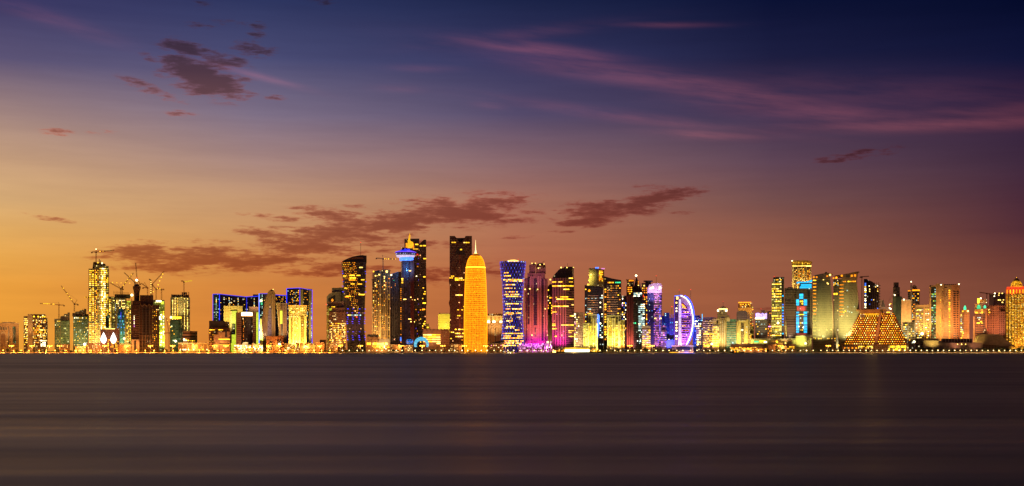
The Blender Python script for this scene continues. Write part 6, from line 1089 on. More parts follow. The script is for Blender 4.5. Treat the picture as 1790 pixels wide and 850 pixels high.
b.put('shaft', MB().lathe([(2.4 * b.k, 0), (2.2 * b.k, b.Z(590)), (1.7 * b.k, b.Z(589)), (1.6 * b.k, b.Z(579)), (2.3 * b.k, b.Z(578)), (2.3 * b.k, b.Z(577)), (.9 * b.k, b.Z(576)), (.8 * b.k, b.Z(573)), (.1, b.Z(570))], 10), plain('minaret_stone', (.6,.55,.4))); b.pane(1464.6, 577, 1.6, 1.4, WHT, out=3, name='uplight'); b.flood(1463, 12, 12, (.8,.95,.6)); b.done()
# 32
b = B('unfinished_tower', 'dark unfinished tower with a curving stepped top beside the undomed curved olive tower', 'skyscraper', 1524, 2660, short='dark stepped unfinished tower', span=(1509, 1540))
b.prism('wall', [(1510, 617), (1537, 617), (1537, 504), (1532, 498), (1524, 492), (1516, 489), (1510, 488.5)], S((.07,.045,.045), (.03,.02,.02), 3, 3.8, .7, .6, .10, .3, (.6,.5,.3), (.9,.8,.6), .5), 28); b.slats('slab_edges', 1535, 1539, 497, 540, 9, 1.4, DCON, f=0, d=14); b.prism('slab_edges', [(1510, 488.6), (1516, 489), (1516, 487.6), (1510, 487.4)], DCON, 20, 2)
b.win(1511, 1514.5, 494, 545, 1, 17, .7, .55, ((3, WHT), (1, YEL), (1, BRB)), .9); b.win(1515, 1536, 500, 545, 6, 12, .4, .4, ((1, WRM), (1, BRB), (1, AMB)), .2); b.pane(1519, 500, 1.6, 1.6, WHT, out=.5, name='work_light'); b.pane(1533.6, 500, 2, 1.8, WHT, out=.5, name='work_light'); b.slats('mullions', 1515, 1536, 494, 600, 7, 1, BRK, f=-.8, vert=True); b.done()
b = B('grey_wedge_tower', 'plain brownish tower with a wedge-shaped fin top directly behind the pyramid hotel', 'skyscraper', 1539, 2680, short='wedge-topped plain tower', span=(1528, 1556))
b.box('wall', 1529, 1556, 537, mat=plain('mauve_render', (.24,.17,.15)), d=24); b.prism('fin_top', [(1531, 537), (1531, 524.4), (1540, 524.6), (1544, 524), (1548.5, 540)], plain('mauve_render2', (.30,.22,.19)), 18, -1); b.prism('fin_shade', [(1541, 537), (1544, 524.4), (1548, 537)], DCON, 1, -2.4); b.win(1554, 1556, 530, 560, 1, 5, .8, .4, ((1, WHT),), .7); b.flood(1540, 60, 90, (1,.55,.35)); b.done()
# 33 pyramid hotel
b = B('pyramid_hotel', 'stepped pyramid hotel with slanting rows of lit windows and a flared glowing top', 'hotel', 1530, 2490, short='pyramid hotel', span=(1470, 1588))
py0, py1 = 603, 546
def pe_(y): t = (py0 - y) / (py0 - py1); return 1474 + t * (1503 - 1474), 1587 - t * (1587 - 1562)
k = b.k; mbp = MB(); nl = 15
for i in range(nl):
    ya = py0 - (py0 - py1) * i / nl; yb = py0 - (py0 - py1) * (i + 1) / nl; l, r_ = pe_(ya); dpt = 4 + i * 2.2
    mbp.box(b.X(l), b.X(r_), dpt, 62 - i * 1.0, b.Z(ya), b.Z(yb)); mbp.box(b.X(l) - .6, b.X(r_) + .6, dpt - 1.2, dpt + 1, b.Z(yb) - .5, b.Z(yb) + .1)
RS_ = plain('pyramid_stone', (.26,.085,.03)); b.put('terraced_body', mbp, RS_)
for i in range(nl):
    ya = py0 - (py0 - py1) * i / nl; yb = py0 - (py0 - py1) * (i + 1) / nl; ym = (ya + yb) / 2; l, r_ = pe_(ym); dpt = 4 + i * 2.2
    if i >= nl - 1: r_ = 1563
    x = l + 2.2; j = 0
    while x < r_ - 1:
        t = (ym - 546) / 57; gap = 1539.5 - 8.5 * t
        if abs(x - gap) > 2.9 and not (i > nl - 3 and x > 1565):
            b.pane(x, ym, 1.5, 1.15, b.rng.choice((WRM, YEL, YEL, AMB, AMB)), out=-dpt + .4)
        x += 4.05
b.prism('stair_spine', [(1527.5, 604), (1533, 604), (1541.4, 546), (1537.5, 546)], plain('spine_stone', (.34,.19,.11)), 20, 3)
b.box('podium', 1472, 1588, 603, mat=S((.36,.19,.09), (.12,.05,.02), 4, 4, .5, .5, .2, .1, (1,.6,.08), (1,.85,.3), .9), d=50, f=0); b.box('podium_edge', 1470, 1588.5, 601.6, 603.2, RS_, 52, -1)
b.prism('flared_top', [(1503, 546.5), (1541, 546.5), (1549.5, 540.5), (1497, 540.5), (1504, 545)], plain('flared_soffit', (.5,.3,.12)), 30, 30); b.box('glowing_lounge', 1508, 1542, 547.5, 556, glow('lounge_light', (1,.42,.01), 1.1, .5), 12, 33)
b.prism('flared_roof', [(1496, 542.4), (1550.5, 542.4), (1549, 540), (1496, 540)], plain('flared_soffit', (.5,.3,.12)), 34, 28); b.prism('flared_side', [(1541, 557), (1545, 557), (1550, 542), (1547.5, 542)], plain('flared_soffit', (.5,.3,.12)), 6, 30); b.box('upper_floor', 1503, 1511, 548, 556.5, S((.4,.25,.15), (.2,.1,.03), 3, 3, .6, .4, .6), 6, 32)
b.box('rooftop_block', 1546, 1560, 545, 550, S((.4,.2,.08), (.2,.1,.02), 3, 4, .5, .5, .5), 12, 30); b.pane(1553, 545.6, 5, 2, YEL, out=-29, name='uplight')
b.win(1500, 1526, 604.5, 609.5, 14, 2, .45, .7, ((2, YEL), (1, WRM)), .7); b.win(1553, 1586, 604, 613, 12, 2, .8, .8, ((3, YEL), (1, DYEL)), .8); b.win(1473, 1500, 606, 611, 4, 1, .4, .4, ((1, AMB),), .4); b.win(1474, 1532, 602.6, 604.2, 14, 1, .6, .8, ((1, DRK),), 1, name='dark_opening', out=1.1)
b.flood(1500, 26, 14, (1,.42,.12)); b.flood(1530, 26, 14, (1,.42,.12)); b.flood(1570, 26, 24, (1,.6,.1)); b.flood(1525, -20, 40, (1,.55,.1), z=b.Z(553), aim=541, size=150); b.flood(1530, 70, 150, (1,.35,.10)); b.done()
# 34
b = B('unfinished_tower', 'distant tapering unfinished tower wrapped in scaffolding with green netting below', 'skyscraper', 1565, 2700, short='scaffolded tapering tower', span=(1553, 1581))
b.box('wall', 1560.5, 1574, 518, mat=S((.08,.10,.06), (.04,.05,.03), 3, 3.9, .7, .6, .04), d=26); b.box('wall', 1561, 1573, 502, 518, S((.10,.07,.05), (.03,.02,.02), 3, 3.9, .5, .5, .05), 20, 3); b.box('wall', 1562, 1571, 493.6, 502, S((.10,.06,.05), (.03,.02,.02), 3, 3, .5, .5, 0), 16, 5); b.box('green_netting', 1560.5, 1577, 519, 600, plain('netting', (.07,.09,.05)), 2, -2)
mb = MB()
for i in range(10):
    x = 1552.5 + i * 2.9; mb.tube((b.X(x), -1, b.Z(600)), (b.X(x), -1, b.Z(506 + abs(x - 1566) * 1.4)), .3)
for i in range(14): mb.tube((b.X(1556 - i * .2), -1, b.Z(512 + i * 6)), (b.X(1577 + i * .2), -1, b.Z(512 + i * 6)), .3)
b.put('scaffolding', mb, BRK); b.win(1555, 1559, 520, 560, 1, 9, .5, .4, ((2, WHT), (1, YEL)), .6, out=1.4); b.pane(1564, 516, 2, 2, WHT, out=1.5, name='work_light'); b.pane(1580, 524, 2.6, 2, WHT, out=1.5, name='work_light'); b.flood(1568, 60, 90, (.8,.7,.3)); b.done()
b = B('mast_topped_tower', 'dark banded tower with an amber roof ring and a tall white-lit mast', 'skyscraper', 1597, 2700, short='mast-topped banded tower', span=(1586, 1608))
b.box('wall', 1587, 1592, 507, mat=S((.14,.10,.06), (.03,.03,.02), 40, 4.4, .98, .5, 0), d=18, f=2); b.put('wall', MB().lathe([(7.6 * b.k, 0), (7.6 * b.k, b.Z(508)), (7 * b.k, b.Z(506))], 20, b.X(1600), 14), S((.14,.11,.10), (.03,.03,.04), 40, 4.4, .98, .55, 0, cyl=17)); b.box('shaft', 1591.5, 1594.5, 499, 600, plain('tan_render', (.46,.34,.2)), 6, -1)
b.put('roof_ring', MB().lathe([(7.7 * b.k, b.Z(508.6)), (8 * b.k, b.Z(507.4)), (7.6 * b.k, b.Z(506.2))], 20, b.X(1600), 14), AMB); b.prism('scaffold_crown', [(1595, 506.5), (1604, 506.5), (1602, 500), (1598, 497.6), (1595, 500)], S((.25,.15,.1), (.1,.05,.03), 2, 2, .5, .5, 0), 10, 8); b.win(1587, 1592, 507, 509.4, 2, 1, .9, .7, ((1, AMB),), 1, out=-1.5)
fm = b.cyl(1600, lambda y: 7.6, 14); b.win(1594, 1606, 512, 560, 5, 13, .7, .4, ((2, AMB), (1, YEL), (1, COOL)), .4, face=fm); masts(b, 'antenna_mast', 1592.8, 492.6, 500, 2, WHT, .6, 1.4); b.flood(1597, 50, 110, (1,.6,.3)); b.done()
b = B('blank_tan_slab', 'blank tan slab tower without windows behind the right slope of the pyramid hotel', 'building', 1584, 2620, short='blank tan slab', span=(1575, 1593))
b.box('wall', 1575.5, 1592.5, 525, mat=plain('sand_render', (.50,.31,.15)), d=22); b.box('parapet', 1575.2, 1592.8, 524.2, 525.2, WHI, 23, -.3); b.pane(1580, 524, 2, 1.8, WHT, out=.6, name='beacon'); b.flood(1584, 60, 330, (1,.6,.24)); b.done()
b = B('low_glazed_block', 'low pale gridded glass block at the foot of the blank tan slab', 'building', 1588, 2530, short='low gridded glass block', span=(1577, 1601))
b.box('wall', 1577.5, 1599.5, 563, mat=S((.36,.28,.16), (.09,.09,.08), 2.8, 3.8, .8, .6, .15, .2, (1,.8,.3), (.8,.9,.7), .7), d=22)
for x in (1577, 1586.5, 1598.5): b.box('pilaster', x, x + 1.4, 562.4, 612, WHI, 1.4, -1.2)
b.box('pilaster', 1598.8, 1600.4, 530, 612, plain('sand_render', (.50,.31,.15)), 4, -1); b.win(1579, 1598, 566, 600, 6, 9, .5, .4, ((1, YEL), (1, COOL), (1, WRM)), .25); b.flood(1588, 26, 60, (1,.75,.3)); b.done()
b = B('tan_framed_block', 'tan framed office block with patchy yellow windows and a raised left corner', 'building', 1611, 2580, short='tan framed patchy-lit block', span=(1600, 1625))
b.box('wall', 1600.5, 1614.5, 537, mat=S((.34,.24,.12), (.07,.06,.04), 3.2, 3.8, .8, .5, .15, .5), d=26); b.box('corner_block', 1600, 1606, 529.5, 537, plain('sand_render', (.50,.31,.15)), 20, 2); b.box('pilaster', 1614, 1617, 534, 612, plain('sand_render', (.50,.31,.15)), 4, -1.5); b.box('wall', 1617, 1624.5, 534.6, mat=S((.46,.32,.18), (.06,.05,.03), 3.4, 3.9, .75, .45, .15, .4), d=24); b.box('frame_top', 1600, 1624.5, 533, 536.6, plain('sand_render', (.50,.31,.15)), 26, -1.4)
b.win(1601, 1613.5, 540, 592, 5, 15, .8, .35, ((3, YEL), (1, WRM), (1, COOL)), .4); b.win(1617.5, 1624, 540, 592, 3, 15, .7, .35, ((3, YEL), (1, WHT)), .4); b.pane(1612, 583.6, 4.6, 3.6, WHT, out=1, name='sign'); b.flood(1611, 40, 170, (1,.65,.25)); b.done()
# 35
b = B('tall_tan_complex', 'tall tan tower complex with a dark strip of green-lit glass and columns of small windows', 'skyscraper', 1651, 2560, short='tall tan complex', span=(1624, 1679))
ST = plain('sand_render', (.50,.31,.15)); SP = plain('salmon_render', (.54,.25,.12))
b.box('wall', 1624.5, 1627.5, 498.6, mat=ST, d=28); b.box('glass_strip', 1627.5, 1636.5, 501, 602, S((.03,.04,.03), (.015,.025,.025), 2.4, 3.9, .8, .6, .15, .3, (.1,.8,.45), (.8,.9,.2), .8), 24, 1); b.box('wall', 1624.5, 1636.5, 498.4, 501, ST, 26, 0); b.box('wall', 1636, 1650, 496, mat=ST, d=34, f=-2); b.box('wall', 1650, 1664, 498.2, mat=plain('rib_sand', (.44,.28,.17)), d=26, f=1.5); b.box('wall', 1664, 1677.5, 498, mat=SP, d=32, f=-1.5)
b.box('parapet', 1650, 1677, 497, 498.2, ST, 20, 5); b.slats('slats', 1651, 1657, 502, 600, 26, .7, TAN, f=.6, d=.9)
b.win(1628, 1636, 504, 600, 3, 24, .7, .4, ((3, GRN), (2, COOL), (2, LIM)), .5, out=-.6); b.win(1643, 1645, 509, 600, 1, 26, .6, .4, ((1, YEL), (1, AMB)), .65, out=2.4); b.win(1646, 1649.5, 509, 600, 2, 26, .5, .5, ((1, DRK),), 1, out=2.3, name='dark_window'); b.win(1658, 1661.5, 506, 600, 1, 26, .75, .5, ((2, AMB), (1, YEL)), .95, out=-1)
b.win(1666, 1671, 508, 600, 1, 24, .85, .5, ((1, DRK),), 1, out=1.8, name='dark_window'); b.win(1672, 1675.5, 508, 600, 1, 24, .85, .5, ((1, DRK),), 1, out=1.8, name='dark_window'); b.pane(1645, 498, 2, 1.6, WHT, out=2.5, name='beacon'); b.pane(1676, 497.6, 2, 1.6, WHT, out=2, name='beacon')
b.flood(1640, 70, 250, (1,.55,.16)); b.flood(1664, 70, 200, (1,.42,.13)); b.done()
b = B('green_domed_block', 'mid-rise tan block with a small green lit dome right of the tall tan complex', 'building', 1687, 2580, short='small green-domed tan block', span=(1678, 1696))
b.box('wall', 1678.5, 1694.5, 546, mat=S((.50,.31,.15), (.12,.06,.03), 2.8, 3.7, .45, .5, .25, .2, (1,.7,.15), (.8,.9,.6), .8), d=22); b.box('upper_floor', 1681, 1692.5, 541.5, 546, ST, 16, 3); b.put('dome', MB().lathe([(2.2 * b.k, b.Z(541.5)), (2.2 * b.k, b.Z(538)), (1.4 * b.k, b.Z(535.4)), (.1, b.Z(533.6))], 12, b.X(1686.8), 10), GRN)
for x in (1683, 1692): b.pane(x, 544.2, 2.6, 2.4, YEL if x < 1690 else WRM, out=1, name='uplight')
b.slats('pilasters', 1686, 1694, 548, 606, 4, 1, SP, f=-.9, d=.9, vert=True); b.win(1679, 1684, 549, 600, 2, 14, .7, .5, ((2, YEL), (1, WRM), (1, COOL)), .7); b.flood(1687, 34, 120, (1,.5,.18)); b.done()
# 36
b = B('green_domed_tower', 'brown tower with amber lit cornice and glowing green domes under a bright rooftop box', 'skyscraper', 1712, 2560, short='green-domed amber-corniced tower', span=(1700, 1725))
b.box('wall', 1704, 1722, 548, mat=S((.22,.11,.08), (.05,.03,.02), 3, 3.9, .7, .5, .08, .3), d=26); b.box('wall', 1701, 1705, 553, mat=ST, d=20, f=3); b.box('wall', 1722, 1725.5, 540, mat=SP, d=24, f=2); b.box('upper_floor', 1703.5, 1721.5, 541, 548, S((.55,.35,.12), (.3,.15,.04), 3, 3.8, .5, .5, .5, 0, (1,.55,.05), (1,.8,.3), .9), 24, 1); b.box('upper_floor', 1704, 1717, 531.5, 541, ST, 20, 5)
b.put('dome', MB().lathe([(3.2 * b.k, b.Z(540)), (3.4 * b.k, b.Z(537)), (2.4 * b.k, b.Z(534)), (.1, b.Z(532.4))], 14, b.X(1711), 3), GRN); b.put('dome', MB().lathe([(2.2 * b.k, b.Z(539)), (2.2 * b.k, b.Z(536)), (1.2 * b.k, b.Z(534.4)), (.1, b.Z(534))], 12, b.X(1721.6), 4), GRN)
b.box('rooftop_box', 1708.5, 1712, 521.8, 530, YEL, 4, 2); b.box('rooftop_box', 1713, 1725, 523.5, 530, S((.5,.3,.1), (.2,.1,.03), 3, 3, .6, .5, .7), 10, 5); b.pane(1714.5, 521.8, 2.2, 2, WHT, out=0, name='beacon')
for x in (1707, 1716.5): b.pane(x, 546.6, 3.6, 2.6, YEL, out=.6, name='uplight')
for x, y, w_ in [(1709.5, 555.5, 2), (1713, 555.5, 2), (1710, 565, 5), (1715, 562.5, 3), (1716.5, 565, 3)]: b.pane(x, y, w_, 1.8, COOL if y < 560 else YEL, out=.5)
b.slats('balconies', 1706, 1720, 568, 606, 10, 1.1, SP, f=-1, d=1); b.flood(1712, 40, 110, (1,.45,.2)); b.done()
b = B('gridded_brown_tower', 'broad brown tower with a deep grid of dark balconies beside the gold grid tower', 'building', 1742, 2580, short='gridded brown tower', span=(1725, 1760))
b.box('wall', 1726, 1757.5, 534, mat=S((.26,.11,.08), (.06,.03,.025), 4.2, 4.4, .62, .6, .02, .3), d=28); b.box('side_wing', 1747, 1757.5, 545, mat=S((.28,.13,.09), (.08,.04,.03), 4, 4.4, .4, .6, .02), d=8, f=-7); b.slats('pilasters', 1727, 1746, 534, 606, 8, 1, SP, f=-.9, d=.9, vert=True); b.slats('balconies', 1727, 1746, 536, 606, 17, .8, SP, f=-.7, d=.7); b.win(1727, 1731, 540, 552, 2, 3, .5, .6, ((1, AMB), (1, YEL)), .6, out=1); b.pane(1727, 577, 1.6, 1.8, RED, out=1, name='beacon'); b.flood(1742, 50, 110, (1,.42,.22)); b.done()
b = B('purple_brown_tower', 'dark purplish tower top with scattered white windows behind the gridded brown tower', 'skyscraper', 1746, 2720, short='purple-brown tower', span=(1728, 1758))
b.box('wall', 1737, 1757, 512.4, mat=S((.10,.05,.06), (.05,.03,.03), 3, 3.9, .6, .5, .03), d=26); b.box('wall', 1729, 1737, 515.4, mat=plain('mauve_render', (.24,.17,.15)), d=24, f=-3); b.box('cornice', 1729, 1737, 513, 515.6, TAN, 25, -4)
for x, y in [(1739, 511.8), (1746.8, 511.6), (1752, 511.8), (1738, 516.6), (1746, 515), (1745.6, 523.4), (1748.5, 523.6), (1754, 523.4), (1752.4, 527.6)]: b.pane(x, y + 1.2, 2.2, 1.6, WRM if x > 1740 else WHT, out=.5)
b.flood(1733, 50, 60, (1,.5,.3)); b.done()
# 38 gold grid tower at right edge
b = B('gold_grid_tower', 'gold grid tower with a lit dome and red lit crown at the right picture edge', 'skyscraper', 1777, 2500, short='gold grid domed tower', span=(1757, 1800))
b.box('wall', 1757.5, 1768, 513.5, mat=S((.50,.30,.06), (.10,.05,.01), 2.5, 3.6, .5, .5, .8, .1, (1,.42,.02), (1,.55,.06), .7, dim=.35), d=28, f=2); b.box('wall', 1763, 1786, 509, mat=S((.50,.30,.06), (.10,.05,.01), 2.5, 3.6, .5, .5, .85, .1, (1,.42,.02), (1,.55,.06), .7, dim=.35), d=34); b.box('wall', 1786, 1800, 513.5, mat=S((.50,.30,.06), (.10,.05,.01), 2.5, 3.6, .5, .5, .8, .1, (1,.42,.02), (1,.55,.06), .7, dim=.35), d=28, f=2)
b.win(1759, 1798, 516, 606, 15, 31, .36, .4, ((3, YEL), (1, WRM), (2, AMB)), .95, out=.3); b.slats('pilasters', 1758, 1798, 513, 612, 9, 1.2, GOLDM, f=-1, d=1, vert=True)
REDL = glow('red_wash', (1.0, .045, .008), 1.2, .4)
for x in (1758.5, 1764, 1769.5, 1775, 1780.5, 1786): arch(b, 'crown_arch', x, x + 4.2, 503.5, 513, REDL, -1.6, 1.2)
for x in (1759.6, 1765.1, 1770.6, 1776.1, 1781.6, 1787.1): arch(b, 'crown_niche', x, x + 2, 506, 513, AMB, -2, .5)
b.box('crown_band', 1760, 1797, 501.5, 505, REDL, 30, 0); b.put('dome', MB().lathe([(10.6 * b.k, b.Z(501.6)), (10.4 * b.k, b.Z(498.6)), (9.2 * b.k, b.Z(494.6)), (6.8 * b.k, b.Z(490.8)), (3.6 * b.k, b.Z(487.4)), (1 * b.k, b.Z(485.2)), (.1, b.Z(483.8))], 28, b.X(1777), 15), S((.5,.3,.04), (.3,.15,.0), 2.2, 2.2, .7, .7, .7, 0, (1,.42,.01), (1,.45,.02), .95, cyl=14, dim=1.1))
b.put('dome_rim', MB().lathe([(11.4 * b.k, b.Z(503)), (11.6 * b.k, b.Z(501.8)), (11 * b.k, b.Z(500.8))], 28, b.X(1777), 15), ORG); b.flood(1777, 22, 40, (1,.45,.06), aim=580); b.flood(1770, 6, 14, (1,.08,.03), z=b.Z(516), aim=505); b.done()
# 39 low front buildings at the right
b = B('sloped_theatre', 'low wide tan building with a sloping roof like a cut pyramid', 'building', 1738, 2490, short='slope-roofed theatre', span=(1700, 1775))
b.prism('roof', [(1700, 600), (1764, 606), (1775, 606), (1769, 601.6), (1747, 584.6), (1711, 584.2), (1707, 592)], plain('roof_tan', (.42,.26,.15)), 34, 4); b.prism('lit_gable', [(1701, 597.5), (1706.4, 597.5), (1712, 584.4), (1708.6, 584.6)], plain('cream_gable', (.7,.55,.25)), 3, 1); b.box('wall', 1702, 1764, 600, mat=S((.35,.2,.1), (.1,.05,.02), 3, 3.2, .6, .5, .35, .2, (1,.6,.06), (1,.85,.3), 1.0), d=26, f=7)
b.win(1725, 1733, 600.6, 602.6, 3, 1, .9, .8, ((1, YEL),), 1, out=-6.5); b.win(1747, 1762, 600.6, 602.6, 6, 1, .7, .8, ((1, AMB), (1, YEL)), .9, out=-6.5); b.flood(1704, 12, 26, (1,.75,.2)); b.flood(1735, 40, 36, (1,.55,.22)); b.done()
b = B('long_hall', 'long low hall, part cream and part dark brown, before the tall tan complex', 'building', 1660, 2500, short='long low hall', span=(1613, 1717))
b.box('wall', 1614, 1646, 595.4, mat=plain('cream_render', (.55,.42,.25)), d=24); b.box('upper_floor', 1618, 1640, 592.6, 595.6, plain('cream_render', (.55,.42,.25)), 18, 3); b.box('wall', 1646, 1699, 592.4, mat=S((.20,.11,.09), (.06,.03,.03), 6, 20, .7, .8, 0), d=24, f=1); b.box('wall', 1640, 1717, 599.4, mat=plain('brown_grey_render', (.22,.14,.11)), d=10, f=-9); b.win(1672, 1700, 601, 603, 8, 1, .4, .8, ((1, WRM), (1, YEL)), .7, out=9.6)
b.flood(1630, 18, 34, (1,.72,.2)); b.flood(1670, 22, 16, (1,.45,.25)); b.flood(1703, 22, 10, (1,.45,.25)); b.done()
b = B('shore_restaurant', 'long low flat-roofed waterside restaurant with glowing amber windows', 'building', 1293, 2466, short='flat-roofed waterside restaurant', span=(1274, 1340))
b.box('wall', 1276, 1314, 606.5, mat=S((.3,.15,.06), (.12,.05,.02), 2.8, 3, .7, .6, .7, .1, (1,.55,.03), (1,.75,.15), .9), d=12); b.box('roof', 1278, 1340, 601, 606.4, plain('roof_brown', (.20,.10,.07)), 18, 1); b.box('wall', 1314, 1340, 607, mat=S((.2,.08,.04), (.1,.04,.02), 2.8, 3, .6, .5, .5, .1, (1,.35,.02), (1,.6,.1), .9), d=10, f=2)
b.win(1277, 1314, 607.5, 611.5, 14, 2, .7, .6, ((2, AMB), (2, YEL)), .8, out=.5); b.win(1315, 1340, 609.5, 612.5, 9, 1, .6, .6, ((1, ORG), (1, AMB)), .8, out=-1.5); b.flood(1295, 14, 9, (1,.5,.1)); b.done()
b = B('tan_villa', 'small pale flat-roofed villa among dark trees below the louvred tower', 'building', 1375, 2475, short='small pale villa', span=(1365, 1392))
b.box('wall', 1366, 1376, 604, mat=TAN, d=10); b.box('wall', 1374, 1391, 601.5, mat=BRK, d=10, f=4); b.win(1376, 1389, 605, 611, 4, 2, .7, .5, ((2, YEL), (1, AMB)), .8, out=-3.5); b.box('wall', 1342, 1356, 602, mat=plain('pinkish_render2', (.34,.2,.14)), d=9, f=2); b.flood(1371, 14, 9, (1,.55,.3)); b.done()
b = B('pier_pavilion', 'low pink and violet lit pavilion terrace at the foot of the half-oval tower', 'building', 1190, 2466, short='violet terrace pavilion', span=(1173, 1212))
b.box('wall', 1175, 1212, 606, mat=S((.4,.3,.4), (.1,.03,.05), 3, 3, .6, .6, .2, .1, (.9,.5,.6), (1,.8,.5), .8), d=10); b.box('roof', 1173, 1212, 603.6, 606, plain('violet_white', (.6,.45,.6)), 12, -1); b.box('opening', 1183, 1206, 606.4, 612, DRK, .6, -.4); b.flood(1180, 12, 10, (1,.5,.6)); b.flood(1205, 12, 10, (.6,.5,1)); b.done()
b = B('site_office', 'white floodlit site cabins beside the tall work-lit tower', 'cabin', 141, 2468, short='floodlit site cabins', span=(130, 152))
b.box('wall', 131, 150, 606.5, mat=S((.7,.6,.35), (.5,.3,.1), 3, 3, .5, .5, .5, 0, (1,.7,.1), (1,.9,.5), 1.1), d=10); b.box('wall', 151, 157.5, 606, mat=BRK, d=9); b.box('roof', 130.5, 150.4, 605.8, 606.6, WHI, 11, -.4); b.flood(141, 10, 26, (1,.75,.2)); b.done()
for i, (x0, x1, y, c_, lb) in enumerate([(104, 122, 603, BRK, 'low brown shed on the shore under the stepped unfinished block'), (153, 176, 600, TAN, 'low tan shed on the shore under the tall work-lit tower'), (205, 229, 603.5, TAN, 'low tan shed with a lit front below the blue-green fronted tower'), (572, 590, 601, TAN, 'low tan house on the shore below the stepped tan tower'), (682, 700, 603, TAN, 'low lit kiosk building at the foot of the black slab'), (786, 808, 602, BRK, 'low brown house at the foot of the dark notched tower'), (706, 722, 604.5, TAN, 'low yellow lit kiosk under the blue light ball')]):
    b = B('low_building', lb, 'building', (x0 + x1) / 2, 2474, group='low buildings along the shore'); b.box('wall', x0, x1, y, mat=S((.3,.17,.09), (.1,.05,.03), 2.8, 3, .5, .5, .5, .1, (1,.5,.04), (1,.8,.3), 1.0), d=9); b.box('roof', x0 - .5, x1 + .5, y - .8, y, c_, 10, -.5); b.flood((x0 + x1) / 2, 14, 12, (1,.5,.14)); b.done()

# ------------------------------------------------------------------ teardrop lamps
def teardrop(px, lab):
    b = B('teardrop_lamp', lab, 'lamp', px, 2466); r = 5.2 * b.k
    b.put('lantern', MB().lathe([(.25 * r, b.Z(600.4)), (.75 * r, b.Z(598)), (1.0 * r, b.Z(594.5)), (.95 * r, b.Z(591.5)), (.7 * r, b.Z(588)), (.35 * r, b.Z(584.6)), (.02, b.Z(580.8))], 20), glow('lantern_white', (1, .97, .95), 2.2, .05), smooth=True)
    b.put('stem', MB().lathe([(.5, 0), (.5, b.Z(603)), (2.6, b.Z(601)), (.6, b.Z(600.2))], 10), MET); return b
teardrop(181, 'white glowing teardrop lamp on a stem, left one of the pair before the dark podium'); teardrop(198.3, 'white glowing teardrop lamp on a stem, right one of the pair before the dark podium')

# ------------------------------------------------------------------ cranes
def lattice(mb, p0, p1, w_=1.3, n=8, r=.22):
    p0 = Vector(p0); p1 = Vector(p1); d = (p1 - p0); L = d.length; dz = d.normalized(); side_ = dz.cross(Vector((0, 1, 0))).normalized() * w_; fb = Vector((0, w_, 0))
    C = [side_ + fb, -side_ + fb, -side_ - fb, side_ - fb]
    for c in C: mb.tube(tuple(p0 + c), tuple(p1 + c), r, 4)
    for i in range(n):
        a_, c_ = p0 + d * i / n, p0 + d * (i + 1) / n
        for q in range(4): mb.tube(tuple(a_ + C[q]), tuple(c_ + C[(q + 1) % 4]), r * .8, 3)
def crane(label, Y, mx, yb, yt, jib, cj=None, lamps=(), lampmat=YEL, ls=2.0, apex=None, lit=False, tip=None):
    b = B('tower_crane', label, 'crane', mx, Y); root = b.root
    z0 = b.Z(yb); root.location.z += z0
    Zz = lambda y: b.Z(y) - z0
    mb = MB(); lattice(mb, (0, 0, 0), (0, 0, Zz(yt)), 1.0, max(4, int((yb - yt) / 3)), .32); b.put('mast', mb, CRN)
    mb = MB(); lattice(mb, (0, 0, Zz(yt)), (b.X(jib[0]), 0, Zz(jib[1])), .8, 12, .3); j = b.put('jib', mb, glow('lit_crane_steel', (1, .62, .02), .9, .3) if lit else CRN)
    if cj: mb = MB(); lattice(mb, (0, 0, Zz(yt)), (b.X(cj[0]), 0, Zz(cj[1])), .8, 5, .3); mb.box(b.X(cj[0]) - 1.6, b.X(cj[0]) + 1.6, -1, 1, Zz(cj[1]) - 2.6, Zz(cj[1])); b.put('counter_jib', mb, CRN)
    mb = MB().box(-1.8, 1.8, -1.8, 1.8, Zz(yt) - 2.2, Zz(yt) + .5); b.put('cab', mb, CRN)
    if apex: mb = MB(); mb.tube((0, 0, Zz(yt)), (b.X(apex[0]), 0, Zz(apex[1])), .5); mb.tube((b.X(apex[0]), 0, Zz(apex[1])), (b.X(jib[0]) * .7, 0, Zz(yt) + (Zz(jib[1]) - Zz(yt)) * .7), .18, 3); b.put('apex', mb, CRN)
    for (x, y) in lamps: b.put('lamp', MB().lathe([(.05, Zz(y) - ls / 2), (ls / 2, Zz(y)), (.05, Zz(y) + ls / 2)], 8, b.X(x), -1.6), lampmat)
    if tip: b.put('beacon', MB().lathe([(.05, Zz(tip[1]) - 1), (1, Zz(tip[1])), (.05, Zz(tip[1]) + 1)], 8, b.X(tip[0])), tip[2])
    root['group'] = 'tower cranes over the unfinished towers'
    return b
L5 = lambda x0, y0, x1, y1, n: [(x0 + (x1 - x0) * i / (n - 1), y0 + (y1 - y0) * i / (n - 1)) for i in range(n)]
crane('tower crane with a glowing yellow horizontal jib over the stepped unfinished block', 2545, 103, 558, 533, (70, 531), (112, 533.6), L5(76, 531.2, 87, 531.6, 6) + [(93, 532), (95, 532)], YEL, 1.8, (102.6, 528.5))
crane('luffing crane with four lamps on its steep boom above the ragged-roofed unfinished block', 2565, 130, 545, 531.5, (107, 500), (136, 532), [(110.8, 504.4), (117.4, 514), (121, 519), (124.6, 524)], YEL, 2.2, (135, 524.5))
crane('tower crane on top of the tallest work-lit tower with a red-brown level jib', 2524, 168, 459, 440.6, (200, 437), (160.5, 441), [(174.8, 439.4), (180, 439)], YEL, 1.8, (168, 437), tip=(168, 435.6, WHT))
crane('small crane stub with two yellow lamps left of the tallest work-lit tower', 2545, 154.5, 545, 519.5, (147.5, 520), None, [(148.6, 520), (152.6, 519.8)], YEL, 1.8)
